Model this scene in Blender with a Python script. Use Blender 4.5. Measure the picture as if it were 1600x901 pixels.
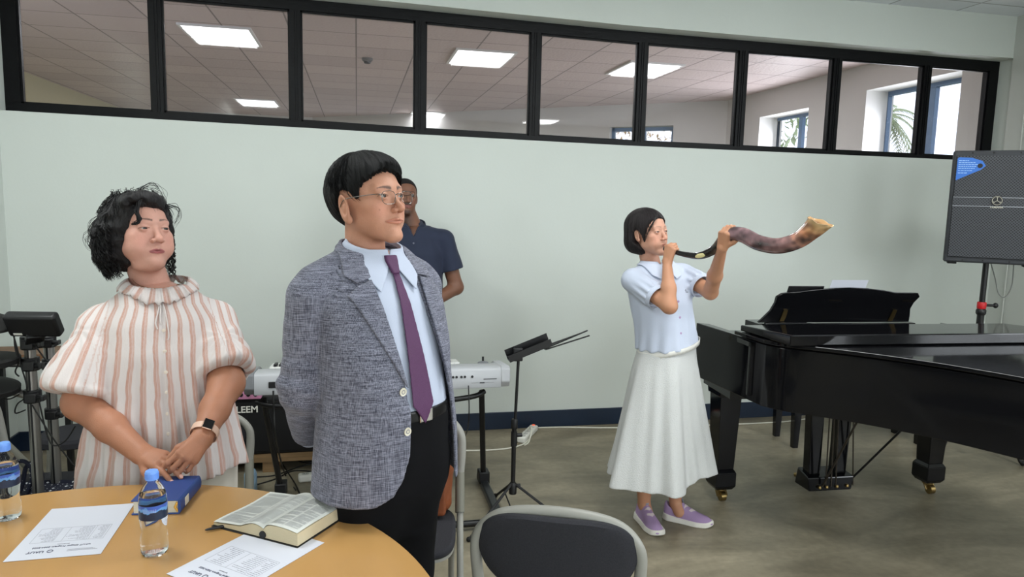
import bpy, math, random
import numpy as np
from mathutils import Vector, Matrix, Euler
for o in list(bpy.data.objects): bpy.data.objects.remove(o)
SC = bpy.context.scene
COL = SC.collection
R = math.radians
PI = math.pi
# ------------------------------------------------------------------ camera
CAM_H = 1.62
F_PX = 1110.0
YAW, PITCH, ROLL = R(12.409), R(7.019), R(1.371)
_fw = np.array([math.sin(YAW)*math.cos(PITCH), math.cos(YAW)*math.cos(PITCH), -math.sin(PITCH)])
_rt = np.array([math.cos(YAW), -math.sin(YAW), 0.0]); _up = np.cross(_rt, _fw)
_rt2 = math.cos(ROLL)*_rt + math.sin(ROLL)*_up
_up2 = -math.sin(ROLL)*_rt + math.cos(ROLL)*_up
CAM = np.array([0, 0, CAM_H])
cd = bpy.data.cameras.new('camera'); cam = bpy.data.objects.new('camera', cd); COL.objects.link(cam)
cd.sensor_width = 36; cd.lens = 36*F_PX/1600; cd.clip_start = .05; cd.clip_end = 300
cam.matrix_world = Matrix(((_rt2[0], _up2[0], -_fw[0], CAM[0]), (_rt2[1], _up2[1], -_fw[1], CAM[1]),
                           (_rt2[2], _up2[2], -_fw[2], CAM[2]), (0, 0, 0, 1)))
SC.camera = cam
def at(u, v, d):            # the point at depth d seen at photo position (u, v)
    return CAM + (_fw*F_PX + _rt2*(u-800) - _up2*(v-450.5))*(d/F_PX)
def at_z(u, v, z):
    d = at(u, v, 1)-CAM; return CAM + d*((z-CAM_H)/d[2])
def at_y(u, v, y):
    d = at(u, v, 1)-CAM; return CAM + d*(y/d[1])
# ------------------------------------------------------------------ world, lights, exposure
SC.view_settings.view_transform = 'Standard'; SC.view_settings.look = 'None'
SC.view_settings.gamma = 1.0; SC.view_settings.use_curve_mapping = False
SC.view_settings.exposure = 0.0
w = bpy.data.worlds.new('sky'); SC.world = w; w.use_nodes = True
nt = w.node_tree; nt.nodes.clear()
bg = nt.nodes.new('ShaderNodeBackground'); ou = nt.nodes.new('ShaderNodeOutputWorld')
bg.inputs[0].default_value = (.82, .90, 1.0, 1); bg.inputs[1].default_value = 2.6
nt.links.new(bg.outputs[0], ou.inputs[0])
def area(name, loc, rot, sx, sy, power, col=(1, 1, 1), spread=PI):
    l = bpy.data.lights.new(name, 'AREA'); l.shape = 'RECTANGLE'; l.size = sx; l.size_y = sy
    l.energy = power; l.color = col; l.spread = spread
    o = bpy.data.objects.new(name, l); COL.objects.link(o); o.location = loc; o.rotation_euler = rot
    return o
CEIL = 3.148
WALL = 4.825
BACK_PANELS = [(-1.27, 7.57), (1.31, 7.81), (3.20, 7.84), (-1.60, 12.73), (1.27, 13.2), (3.40, 13.3)]
PANELS = [(x, 2*5.005-y) for x, y in BACK_PANELS]      # unseen near-room panels, mirrored so their reflections overlap the panels beyond the glass
for x, y in PANELS: area('ceiling_panel_lamp', (x, y, CEIL-.035), (0, 0, 0), .56, .74, 30, (.97, 1.0, .99))
for x, y in BACK_PANELS: area('ceiling_panel_lamp', (x, y, CEIL-.035), (0, 0, 0), .56, .74, 52, (.97, 1.0, .99))
# daylight entering through the room's windows (right wall and rear wall), placed in the openings
for y in (-2.6, .2): area('window_daylight', (5.16, y, 1.75), (0, R(90), 0), 1.4, 1.7, 62, (.92, .97, 1.0))
for x in (-.2, 3.0): area('window_daylight', (x, -4.06, 1.75), (R(90), 0, 0), 1.7, 1.4, 34, (.92, .97, 1.0))
for y in (6.2, 8.3): area('window_daylight', (5.52, y, 1.9), (0, R(90), 0), 1.4, 1.0, 60, (.92, .97, 1.0))
# ------------------------------------------------------------------ helpers: properties, materials, mesh builder
def tag(o, label=None, cat=None, group=None, kind=None):
    if label: o['label'] = label
    if cat: o['category'] = cat
    if group: o['group'] = group
    if kind: o['kind'] = kind
    return o
def empty(name, loc=(0, 0, 0), rz=0, label=None, cat=None, group=None):
    o = bpy.data.objects.new(name, None); COL.objects.link(o); o.location = loc; o.rotation_euler = (0, 0, rz)
    o.empty_display_size = .1
    return tag(o, label, cat, group)
def lin(c):
    return tuple((x/12.92 if x <= .04045 else ((x+.055)/1.055)**2.4) for x in c)
def rgb(r, g, b): return lin((r/255, g/255, b/255))
def mat(name, col, rough=.5, metal=0, spec=.5, noise=0, nscale=20, nstretch=(1, 1, 1), bump=0, bscale=100, bstretch=(1, 1, 1),
        coat=0, sheen=0, sss=0, attr=False, trans=0, emit=None, estr=0, col2=None, ior=1.45, alpha=1):
    m = bpy.data.materials.new(name); m.use_nodes = True; n = m.node_tree; b = n.nodes['Principled BSDF']
    b.inputs['Base Color'].default_value = (*col, 1); b.inputs['Roughness'].default_value = rough
    b.inputs['Metallic'].default_value = metal; b.inputs['Specular IOR Level'].default_value = spec
    b.inputs['IOR'].default_value = ior
    if coat: b.inputs['Coat Weight'].default_value = coat; b.inputs['Coat Roughness'].default_value = .03
    if sheen: b.inputs['Sheen Weight'].default_value = sheen
    if trans: b.inputs['Transmission Weight'].default_value = trans
    if alpha < 1: b.inputs['Alpha'].default_value = alpha
    if sss:
        b.inputs['Subsurface Weight'].default_value = sss; b.inputs['Subsurface Scale'].default_value = .01
        b.inputs['Subsurface Radius'].default_value = (1, .4, .25)
    if emit: b.inputs['Emission Color'].default_value = (*emit, 1); b.inputs['Emission Strength'].default_value = estr
    tc = n.nodes.new('ShaderNodeTexCoord')
    def noi(scale, stretch, detail=4):
        mp = n.nodes.new('ShaderNodeMapping'); mp.inputs['Scale'].default_value = stretch
        n.links.new(tc.outputs['Object'], mp.inputs[0]); t = n.nodes.new('ShaderNodeTexNoise')
        t.inputs['Scale'].default_value = scale; t.inputs['Detail'].default_value = detail
        n.links.new(mp.outputs[0], t.inputs['Vector']); return t
    src = None
    if attr:
        a = n.nodes.new('ShaderNodeAttribute'); a.attribute_name = 'Col'; src = a.outputs['Color']
        n.links.new(src, b.inputs['Base Color'])
    if noise:
        t = noi(nscale, nstretch); mx = n.nodes.new('ShaderNodeMix'); mx.data_type = 'RGBA'
        rmp = n.nodes.new('ShaderNodeMapRange'); rmp.inputs[1].default_value = .3; rmp.inputs[2].default_value = .7
        n.links.new(t.outputs['Fac'], rmp.inputs[0]); n.links.new(rmp.outputs[0], mx.inputs[0])
        c2 = col2 or tuple(x*(1-noise) for x in col)
        if src:
            mu = n.nodes.new('ShaderNodeMix'); mu.data_type = 'RGBA'; mu.blend_type = 'MULTIPLY'; mu.inputs[0].default_value = 1
            mx.inputs[6].default_value = (1-noise, 1-noise, 1-noise, 1); mx.inputs[7].default_value = (1, 1, 1, 1)
            n.links.new(src, mu.inputs[6]); n.links.new(mx.outputs[2], mu.inputs[7]); n.links.new(mu.outputs[2], b.inputs['Base Color'])
        else:
            mx.inputs[6].default_value = (*c2, 1); mx.inputs[7].default_value = (*col, 1)
            n.links.new(mx.outputs[2], b.inputs['Base Color'])
    if bump:
        t = noi(bscale, bstretch, 3); bm = n.nodes.new('ShaderNodeBump'); bm.inputs['Strength'].default_value = bump
        bm.inputs['Distance'].default_value = .01; n.links.new(t.outputs['Fac'], bm.inputs['Height'])
        n.links.new(bm.outputs[0], b.inputs['Normal'])
    return m
def rotm(ax, deg): return np.array(Matrix.Rotation(R(deg), 3, ax))
def frame_z(d):
    d = np.array(d, float); d /= np.linalg.norm(d); a = np.array([0, 0, 1.]) if abs(d[2]) < .9 else np.array([1., 0, 0])
    x = np.cross(a, d); x /= np.linalg.norm(x); return x, np.cross(d, x), d
class MB:
    def __init__(s): s.v = []; s.f = []; s.m = []; s.mi = 0
    def add(s, vs, fs):
        o = len(s.v); s.v += [tuple(map(float, p)) for p in vs]; s.f += [tuple(o+i for i in f) for f in fs]; s.m += [s.mi]*len(fs); return s
    def slot(s, i): s.mi = i; return s
    def box(s, c, size, M=None):
        c = np.array(c, float); h = np.array(size, float)/2
        vs = np.array([(x, y, z) for x in (-1, 1) for y in (-1, 1) for z in (-1, 1)])*h
        if M is not None: vs = vs@np.array(M).T
        return s.add(vs+c, [(0, 1, 3, 2), (4, 6, 7, 5), (0, 4, 5, 1), (2, 3, 7, 6), (0, 2, 6, 4), (1, 5, 7, 3)])
    def bb(s, x0, x1, y0, y1, z0, z1): return s.box(((x0+x1)/2, (y0+y1)/2, (z0+z1)/2), (x1-x0, y1-y0, z1-z0))
    def hexa(s, b, t):      # four bottom and four top corners
        return s.add(list(b)+list(t), [(3, 2, 1, 0), (4, 5, 6, 7), (0, 1, 5, 4), (1, 2, 6, 5), (2, 3, 7, 6), (3, 0, 4, 7)])
    def bar(s, p0, p1, w, h, up=(0, 0, 1)):
        p0 = np.array(p0, float); p1 = np.array(p1, float); d = p1-p0; L = np.linalg.norm(d); d /= L
        u = np.array(up, float); x = np.cross(d, u); x /= np.linalg.norm(x); z = np.cross(x, d)
        return s.box((p0+p1)/2, (L, w, h), np.c_[d, x, z])
    def cyl(s, p0, p1, r0, r1=None, n=16, cap=True):
        r1 = r0 if r1 is None else r1
        return s.tube([p0, p1], [r0, r1], n, cap)
    def tube(s, path, r, n=10, cap=True, closed=False):
        P = np.array(path, float); k = len(P); r = np.full(k, r) if np.isscalar(r) else np.array(r, float)
        T = np.zeros_like(P)
        for i in range(k):
            a = P[(i-1) % k] if (closed or i) else P[0]; b = P[(i+1) % k] if (closed or i < k-1) else P[-1]
            T[i] = b-a; T[i] /= max(1e-9, np.linalg.norm(T[i]))
        x, y, _ = frame_z(T[0]); vs = []
        for i in range(k):
            x = x-T[i]*(x@T[i]); x /= np.linalg.norm(x); y = np.cross(T[i], x)
            for j in range(n):
                a = 2*PI*j/n; vs.append(P[i]+r[i]*(math.cos(a)*x+math.sin(a)*y))
        fs = []
        for i in range(k if closed else k-1):
            i2 = (i+1) % k
            for j in range(n): fs.append((i*n+j, i*n+(j+1) % n, i2*n+(j+1) % n, i2*n+j))
        if cap and not closed: fs += [tuple(range(n))[::-1], tuple((k-1)*n+j for j in range(n))]
        return s.add(vs, fs)
    def lathe(s, prof, c=(0, 0, 0), n=32, M=None, cap=True):
        vs = []; k = len(prof)
        for r, z in prof:
            for j in range(n): a = 2*PI*j/n; vs.append((r*math.cos(a), r*math.sin(a), z))
        vs = np.array(vs)
        if M is not None: vs = vs@np.array(M).T
        fs = [(i*n+j, i*n+(j+1) % n, (i+1)*n+(j+1) % n, (i+1)*n+j) for i in range(k-1) for j in range(n)]
        if cap: fs += [tuple(range(n))[::-1], tuple((k-1)*n+j for j in range(n))]
        return s.add(vs+np.array(c), fs)
    def prism(s, poly, t0, t1, fn=None):   # polygon in 2D, extruded from t0 to t1; fn(a, b, t) -> point
        fn = fn or (lambda a, b, t: (a, b, t)); n = len(poly)
        vs = [fn(a, b, t0) for a, b in poly]+[fn(a, b, t1) for a, b in poly]
        fs = [tuple(range(n))[::-1], tuple(range(n, 2*n))]+[(i, (i+1) % n, n+(i+1) % n, n+i) for i in range(n)]
        return s.add(vs, fs)
    def ball(s, c, r, n=16, m=10, M=None):
        r = np.array([r]*3 if np.isscalar(r) else r, float); vs = [(0, 0, -1)]
        for i in range(1, m):
            t = -PI/2+PI*i/m
            for j in range(n): a = 2*PI*j/n; vs.append((math.cos(t)*math.cos(a), math.cos(t)*math.sin(a), math.sin(t)))
        vs.append((0, 0, 1)); vs = np.array(vs)*r
        if M is not None: vs = vs@np.array(M).T
        fs = [(0, 1+(j+1) % n, 1+j) for j in range(n)]
        for i in range(m-2): fs += [(1+i*n+j, 1+i*n+(j+1) % n, 1+(i+1)*n+(j+1) % n, 1+(i+1)*n+j) for j in range(n)]
        L = len(vs)-1; fs += [(L, 1+(m-2)*n+j, 1+(m-2)*n+(j+1) % n) for j in range(n)]
        return s.add(vs+np.array(c), fs)
    def build(s, name, m, parent=None, smooth=True, bevel=0, seg=2, loc=None, rot=None):
        me = bpy.data.meshes.new(name); me.from_pydata(s.v, [], s.f)
        ms = m if isinstance(m, (list, tuple)) else [m]
        for q in ms: me.materials.append(q)
        me.polygons.foreach_set('material_index', s.m); me.validate(); me.update()
        import bmesh
        bm = bmesh.new(); bm.from_mesh(me); bmesh.ops.recalc_face_normals(bm, faces=bm.faces); bm.to_mesh(me); bm.free()
        o = bpy.data.objects.new(name, me); COL.objects.link(o)
        if parent: o.parent = parent
        if loc is not None: o.location = loc
        if rot is not None: o.rotation_euler = rot
        if smooth:
            me.polygons.foreach_set('use_smooth', [True]*len(me.polygons)); me.set_sharp_from_angle(angle=R(40))
        if bevel:
            b = o.modifiers.new('bevel', 'BEVEL'); b.width = bevel; b.segments = seg; b.limit_method = 'ANGLE'; b.angle_limit = R(40)
            b.harden_normals = False
        return o
def struct(o): o['kind'] = 'structure'; return o
def curve_pts(pts, n=8, closed=False):     # Catmull-Rom through the points
    P = [np.array(p, float) for p in pts]; out = []; k = len(P)
    for i in range(k if closed else k-1):
        if closed: a, b, c, d = P[(i-1) % k], P[i], P[(i+1) % k], P[(i+2) % k]
        else: a, b, c, d = P[max(i-1, 0)], P[i], P[i+1], P[min(i+2, k-1)]
        for j in range(n):
            t = j/n; out.append(.5*((2*b)+(-a+c)*t+(2*a-5*b+4*c-d)*t*t+(-a+3*b-3*c+d)*t**3))
    if not closed: out.append(P[-1])
    return out
def text_obj(name, body, size, m, parent, loc, rot, ext=.0005, align='CENTER', bold=False):
    cu = bpy.data.curves.new(name, 'FONT'); cu.body = body; cu.size = size; cu.extrude = ext; cu.align_x = align; cu.align_y = 'CENTER'
    if bold: cu.offset = size*.02
    t = bpy.data.objects.new(name+'_tmp', cu); COL.objects.link(t)
    dg = bpy.context.evaluated_depsgraph_get(); me = bpy.data.meshes.new_from_object(t.evaluated_get(dg))
    bpy.data.objects.remove(t); me.materials.clear(); me.materials.append(m)
    o = bpy.data.objects.new(name, me); COL.objects.link(o); o.parent = parent; o.location = loc; o.rotation_euler = rot
    return o
# ------------------------------------------------------------------ room shell
M_wall = mat('painted_plaster', rgb(211, 217, 211), .65, noise=.04, nscale=1.3, bump=.05, bscale=60)
M_wallr = mat('side_wall_plaster', rgb(200, 203, 197), .65, noise=.05, nscale=2, bump=.06, bscale=50)
M_navy = mat('navy_skirting_paint', rgb(28, 42, 62), .35, noise=.25, nscale=6)
M_wood_black = mat('black_gloss_wood', rgb(8, 9, 12), .45, spec=.25, noise=.4, nscale=30, nstretch=(1, 1, 1), bump=.12, bscale=80, bstretch=(.2, 1, 1))
M_back = mat('back_room_plaster', rgb(205, 204, 202), .7, noise=.04, nscale=2)
M_lamp = mat('lit_diffuser', (1, 1, 1), .5, emit=(.95, 1, 1), estr=2.2)
M_whitemetal = mat('white_metal', rgb(225, 225, 225), .4)
M_blueframe = mat('blue_window_frame', rgb(92, 118, 150), .35)
def floor_mat():
    m = bpy.data.materials.new('polished_concrete'); m.use_nodes = True; n = m.node_tree; b = n.nodes['Principled BSDF']
    tc = n.nodes.new('ShaderNodeTexCoord'); mp = n.nodes.new('ShaderNodeMapping'); mp.inputs['Scale'].default_value = (.55, 1.5, 1)
    mp.inputs['Rotation'].default_value = (0, 0, R(12))
    n.links.new(tc.outputs['Object'], mp.inputs[0])
    t1 = n.nodes.new('ShaderNodeTexNoise'); t1.inputs['Scale'].default_value = 2.2; t1.inputs['Detail'].default_value = 8; t1.inputs['Roughness'].default_value = .62
    t1.inputs['Distortion'].default_value = .8
    t2 = n.nodes.new('ShaderNodeTexNoise'); t2.inputs['Scale'].default_value = 26; t2.inputs['Detail'].default_value = 5
    n.links.new(mp.outputs[0], t1.inputs['Vector']); n.links.new(tc.outputs['Object'], t2.inputs['Vector'])
    r = n.nodes.new('ShaderNodeValToRGB'); e = r.color_ramp.elements
    e[0].position = .3; e[0].color = (*rgb(102, 95, 79), 1); e[1].position = .72; e[1].color = (*rgb(160, 150, 128), 1)
    k = e.new(.5); k.color = (*rgb(130, 122, 103), 1)
    n.links.new(t1.outputs['Fac'], r.inputs[0])
    mx = n.nodes.new('ShaderNodeMix'); mx.data_type = 'RGBA'; mx.blend_type = 'OVERLAY'; mx.inputs[0].default_value = .25
    n.links.new(r.outputs[0], mx.inputs[6]); n.links.new(t2.outputs['Fac'], mx.inputs[7]); n.links.new(mx.outputs[2], b.inputs['Base Color'])
    rr = n.nodes.new('ShaderNodeMapRange'); rr.inputs[3].default_value = .28; rr.inputs[4].default_value = .6
    n.links.new(t1.outputs['Fac'], rr.inputs[0]); n.links.new(rr.outputs[0], b.inputs['Roughness'])
    return m
def tile_mat(name, c, line, sx, sy, ox=0, oy=0):
    m = bpy.data.materials.new(name); m.use_nodes = True; n = m.node_tree; b = n.nodes['Principled BSDF']
    tc = n.nodes.new('ShaderNodeTexCoord'); mp = n.nodes.new('ShaderNodeMapping'); mp.inputs['Location'].default_value = (ox, oy, 0)
    n.links.new(tc.outputs['Object'], mp.inputs[0])
    br = n.nodes.new('ShaderNodeTexBrick'); br.offset = 0; br.squash = 1
    br.inputs['Scale'].default_value = 1; br.inputs['Brick Width'].default_value = sx; br.inputs['Row Height'].default_value = sy
    br.inputs['Mortar Size'].default_value = .008; br.inputs['Mortar Smooth'].default_value = .1; br.inputs['Bias'].default_value = 0
    br.inputs['Color1'].default_value = (*c, 1); br.inputs['Color2'].default_value = (*[x*.86 for x in c], 1); br.inputs['Mortar'].default_value = (*line, 1)
    n.links.new(mp.outputs[0], br.inputs['Vector'])
    n.links.new(br.outputs['Color'], b.inputs['Base Color']); b.inputs['Roughness'].default_value = .55
    t = n.nodes.new('ShaderNodeTexVoronoi'); t.inputs['Scale'].default_value = 32; n.links.new(tc.outputs['Object'], t.inputs['Vector'])
    bm = n.nodes.new('ShaderNodeBump'); bm.inputs['Strength'].default_value = .25; bm.inputs['Distance'].default_value = .01
    n.links.new(t.outputs['Distance'], bm.inputs['Height']); n.links.new(bm.outputs[0], b.inputs['Normal'])
    return m
M_floor = floor_mat()
M_ceil = tile_mat('grey_ceiling_tiles', rgb(236, 240, 246), rgb(170, 172, 176), .6, .6, .3, .2)
M_ceilb = tile_mat('beige_ceiling_tiles', rgb(208, 192, 190), rgb(128, 118, 116), .6, .6, .0, .1)
XL, XR, YB = -2.06, 5.068, -4.0
struct(MB().bb(XL-.2, XR+.25, YB-.2, WALL+.2, -.1, 0).build('floor', M_floor))
struct(MB().bb(XL-.2, XR+.25, YB-.2, WALL, CEIL, CEIL+.08).build('ceiling', M_ceil))
# front wall with the long glazed band; the band sits in a recess
FY, WT = WALL+.18, .28
WX0 = float(at_y(8, 160, FY-.035)[0]); WX1 = float(at_y(1557, 150, FY-.035)[0])
def z_sill(x): return float(np.interp(x, [-2.1, .4, 1.9, 5.1], [2.080, 2.043, 2.028, 2.026]))     # the opening is a little out of level
def z_head(x): return float(np.interp(x, [-2.1, .3, 1.8, 5.1], [2.905, 2.873, 2.845, 2.832]))
b = MB()
def slab_x(b, x0, x1, ya, yb, za, zb): b.hexa([(x0, ya, za(x0)), (x1, ya, za(x1)), (x1, yb, za(x1)), (x0, yb, za(x0))], [(x0, ya, zb(x0)), (x1, ya, zb(x1)), (x1, yb, zb(x1)), (x0, yb, zb(x0))])
_xs = [XL-.2, WX0, .35, 1.85, WX1, XR+.25]
for x0, x1 in zip(_xs[:-1], _xs[1:]):
    if x0 < WX0 or x1 > WX1: b.bb(x0, x1, WALL, WALL+WT, 0, CEIL+.08)
    else:
        slab_x(b, x0, x1, WALL, WALL+WT, lambda x: 0, z_sill); slab_x(b, x0, x1, WALL, WALL+WT, z_head, lambda x: CEIL+.08)
struct(b.build('wall_front', M_wall, smooth=False))
struct(MB().bb(XL-.2, XL, YB, WALL, 0, CEIL).build('wall_left', M_wall))
def wall_with_windows(name, fixed, t, a0, a1, wins, m, axis, ztop=CEIL):
    b = MB()
    def put(p0, p1, z0, z1):
        if axis == 'x': b.bb(fixed, fixed+t, p0, p1, z0, z1)
        else: b.bb(p0, p1, fixed, fixed+t, z0, z1)
    e = a0
    for p0, p1, z0, z1 in sorted(wins):
        put(e, p0, 0, ztop); put(p0, p1, 0, z0); put(p0, p1, z1, ztop); e = p1
    put(e, a1, 0, ztop)
    return struct(b.build(name, m, smooth=False))
def window(name, fixed, p0, p1, z0, z1, axis, m=None, nsplit=1, fw=.05):
    m = m or M_blueframe
    b = MB()
    def put(a0, a1, c0, c1, t=.05):
        if axis == 'x': b.bb(fixed-t/2, fixed+t/2, a0, a1, c0, c1)
        else: b.bb(a0, a1, fixed-t/2, fixed+t/2, c0, c1)
    put(p0, p1, z0, z0+fw); put(p0, p1, z1-fw, z1); put(p0, p0+fw, z0+fw, z1-fw); put(p1-fw, p1, z0+fw, z1-fw)
    for i in range(1, nsplit+1):
        q = p0+(p1-p0)*i/(nsplit+1); put(q-fw*.6, q+fw*.6, z0+fw, z1-fw)
    fr = struct(b.build(name, m, smooth=False, bevel=.004))
    g = MB()
    if axis == 'x': g.bb(fixed-.003, fixed+.003, p0+fw, p1-fw, z0+fw, z1-fw)
    else: g.bb(p0+fw, p1-fw, fixed-.003, fixed+.003, z0+fw, z1-fw)
    g.build('window_pane', M_glass, fr, smooth=False)
    return fr
def thin_glass(name, tint=(1, 1, 1), gloss=.06):
    m = bpy.data.materials.new(name); m.use_nodes = True; n = m.node_tree; n.nodes.clear()
    o = n.nodes.new('ShaderNodeOutputMaterial'); t = n.nodes.new('ShaderNodeBsdfTransparent'); g = n.nodes.new('ShaderNodeBsdfGlossy')
    t.inputs[0].default_value = (*tint, 1); g.inputs['Roughness'].default_value = .02; mx = n.nodes.new('ShaderNodeMixShader')
    fr = n.nodes.new('ShaderNodeLayerWeight'); fr.inputs[0].default_value = .5
    pw = n.nodes.new('ShaderNodeMath'); pw.operation = 'POWER'; pw.inputs[1].default_value = 5.0
    ad = n.nodes.new('ShaderNodeMath'); ad.operation = 'MULTIPLY_ADD'; ad.inputs[1].default_value = .95; ad.inputs[2].default_value = .035
    n.links.new(fr.outputs['Facing'], pw.inputs[0]); n.links.new(pw.outputs[0], ad.inputs[0]); n.links.new(ad.outputs[0], mx.inputs[0])
    n.links.new(t.outputs[0], mx.inputs[1]); n.links.new(g.outputs[0], mx.inputs[2]); n.links.new(mx.outputs[0], o.inputs[0])
    return m
M_glass = thin_glass('clear_pane')
M_glassd = thin_glass('tinted_pane', (.86, .85, .87))
RW = [(-3.5, -1.7, .9, 2.5), (-.7, 1.1, .9, 2.5)]
wall_with_windows('wall_right', XR, .22, YB, WALL, RW, M_wallr, 'x')
for i, (p0, p1, z0, z1) in enumerate(RW): window('window_%d' % (i+3), XR+.16, p0, p1, z0, z1, 'x')
BW = [(-1.1, .7, .9, 2.5), (2.1, 3.9, .9, 2.5)]
wall_with_windows('wall_rear', YB-.2, .2, XL, XR, BW, M_wall, 'y')
for i, (p0, p1, z0, z1) in enumerate(BW): window('window_%d' % (i+5), YB-.14, p0, p1, z0, z1, 'y')
struct(MB().bb(XL, XR, WALL-.012, WALL, 0, .124).build('baseboard_front', M_navy, bevel=.003))
struct(MB().bb(XL, XL+.012, YB, WALL-.012, 0, .124).build('baseboard_left', M_navy, bevel=.003))
struct(MB().bb(XR-.012, XR, YB, WALL-.012, 0, .124).build('baseboard_right', M_navy, bevel=.003))
struct(MB().tube([(XR-.012, WALL-.16, z) for z in (.13, 1.6, CEIL)], .006, 6).build('trim_1', M_wallr))
# glazed band: black painted timber frame
fr = MB(); fd = .035
y0, y1 = FY-fd, FY+fd
MUL = [x*1.018 for x in (-1.202, -.381, .415, 1.202, 1.985, 2.768, 3.551, 4.35)]
def z_pb(x): return float(np.interp(x, [-2.1, -.4, .4, 1.9, 5.1], [2.142, 2.110, 2.092, 2.072, 2.064]))
def z_pt(x): return float(np.interp(x, [-2.1, .3, 1.85, 5.1], [2.835, 2.803, 2.771, 2.757]))
edges = [WX0+.085-.034]+MUL+[WX1-.085+.034]
xs_ = sorted([WX0, WX1, .35, 1.85]+MUL)
for x0, x1 in zip(xs_[:-1], xs_[1:]): slab_x(fr, x0, x1, y0, y1, z_sill, z_pb); slab_x(fr, x0, x1, y0, y1, z_pt, z_head)
slab_x(fr, WX0, WX0+.085, y0, y1, z_pb, z_pt); slab_x(fr, WX1-.085, WX1, y0, y1, z_pb, z_pt)
for x in MUL: slab_x(fr, x-.034, x+.034, y0, y1, z_pb, z_pt)
FRAME = struct(fr.build('window_1', M_wood_black, smooth=False))
bd = MB()
for a, c in zip(edges[:-1], edges[1:]):
    x0, x1 = a+.034, c-.034
    slab_x(bd, x0, x1, FY-.022, FY-.002, z_pb, lambda x: z_pb(x)+.012); slab_x(bd, x0, x1, FY-.022, FY-.002, lambda x: z_pt(x)-.012, z_pt)
    slab_x(bd, x0, x0+.012, FY-.022, FY-.002, z_pb, z_pt); slab_x(bd, x1-.012, x1, FY-.022, FY-.002, z_pb, z_pt)
    if a > WX0+.2: slab_x(bd, a-.012, a-.004, y0-.006, y0+.004, z_pb, z_pt); slab_x(bd, a+.004, a+.012, y0-.006, y0+.004, z_pb, z_pt)
bd.build('glazing_bead', M_wood_black, FRAME, smooth=False)
for a, c in zip(edges[:-1], edges[1:]):
    q = MB(); slab_x(q, a+.03, c-.03, FY-.002, FY+.002, lambda x: z_pb(x)-.005, lambda x: z_pt(x)+.005); q.build('window_pane', M_glassd, FRAME, smooth=False)
# room beyond the glazed band
Y0 = WALL+WT
struct(MB().bb(-4.45, 5.7, Y0, 15.2, -.1, 0).build('floor', M_floor))
struct(MB().bb(-4.45, 5.55, Y0, 15.2, CEIL, CEIL+.08).build('ceiling', M_ceilb))
XB = 5.3
WB = [(5.55, 6.78, 1.2, 2.875), (7.77, 8.84, 1.2, 2.815)]
wall_with_windows('wall_back_right', XB, .34, Y0, 9.85, WB, M_back, 'x')
window('window_7', XB+.29, 5.50, 6.84, 1.15, 2.9, 'x', nsplit=1, fw=.07)
window('window_8', XB+.29, 7.72, 8.9, 1.15, 2.84, 'x', nsplit=1, fw=.06)
struct(MB().bb(-4.45, -4.25, Y0, 14.7, 0, CEIL).build('wall_back_left', mat('yellowish_plaster', rgb(196, 190, 158), .7)))
# diagonal wall and far wall
A = np.array([XB, 9.72]); B = np.array([-.9, 14.75]); dv = (B-A)/np.linalg.norm(B-A); nv = np.array([-dv[1], dv[0]])
if nv[1] < 0: nv = -nv
L = np.linalg.norm(B-A)
def diag(s0, s1, z0, z1, t0, t1, b):
    q = [A+dv*s+nv*t for s, t in ((s0, t0), (s1, t0), (s1, t1), (s0, t1))]
    b.hexa([(*p, z0) for p in q], [(*p, z1) for p in q])
def s_at(u):   # where the sight line through column u meets the diagonal wall
    d = at(u, 200, 1)-CAM; d = d[:2]; m_ = np.array([[dv[0], -d[0]], [dv[1], -d[1]]]); return np.linalg.solve(m_, -A)[0]
sa, sb = sorted((s_at(953), s_at(1052)))
zA = float(at_z(1003, 196, 9)[2]); dq = at(1003, 197, 1)-CAM; qA = A+dv*s_at(1003); zA = CAM_H+dq[2]*qA[0]/dq[0]
b = MB(); diag(-.4, sa, 0, CEIL, 0, .3, b); diag(sb, L+.3, 0, CEIL, 0, .3, b); diag(sa, sb, 0, 1.2, 0, .3, b); diag(sa, sb, zA, CEIL, 0, .3, b)
struct(b.build('wall_back_diagonal', M_back, smooth=False))
b = MB(); z0, z1 = 1.15, zA-.01
for s0, s1, c0, c1 in ((sa-.03, sb+.03, z0, z0+.06), (sa-.03, sb+.03, z1-.055, z1), (sa-.03, sa+.05, z0, z1), (sb-.05, sb+.03, z0, z1), ((sa+sb)/2-.05, (sa+sb)/2+.05, z0, z1)):
    diag(s0, s1, c0, c1, .10, .15, b)
fr9 = struct(b.build('window_9', M_blueframe, smooth=False))
b = MB(); diag(sa, sb, z0, z1, .123, .127, b); b.build('window_pane', M_glass, fr9, smooth=False)
struct(MB().bb(-4.45, -.7, 14.7, 14.9, 0, CEIL).build('wall_back_far', M_back))
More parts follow.
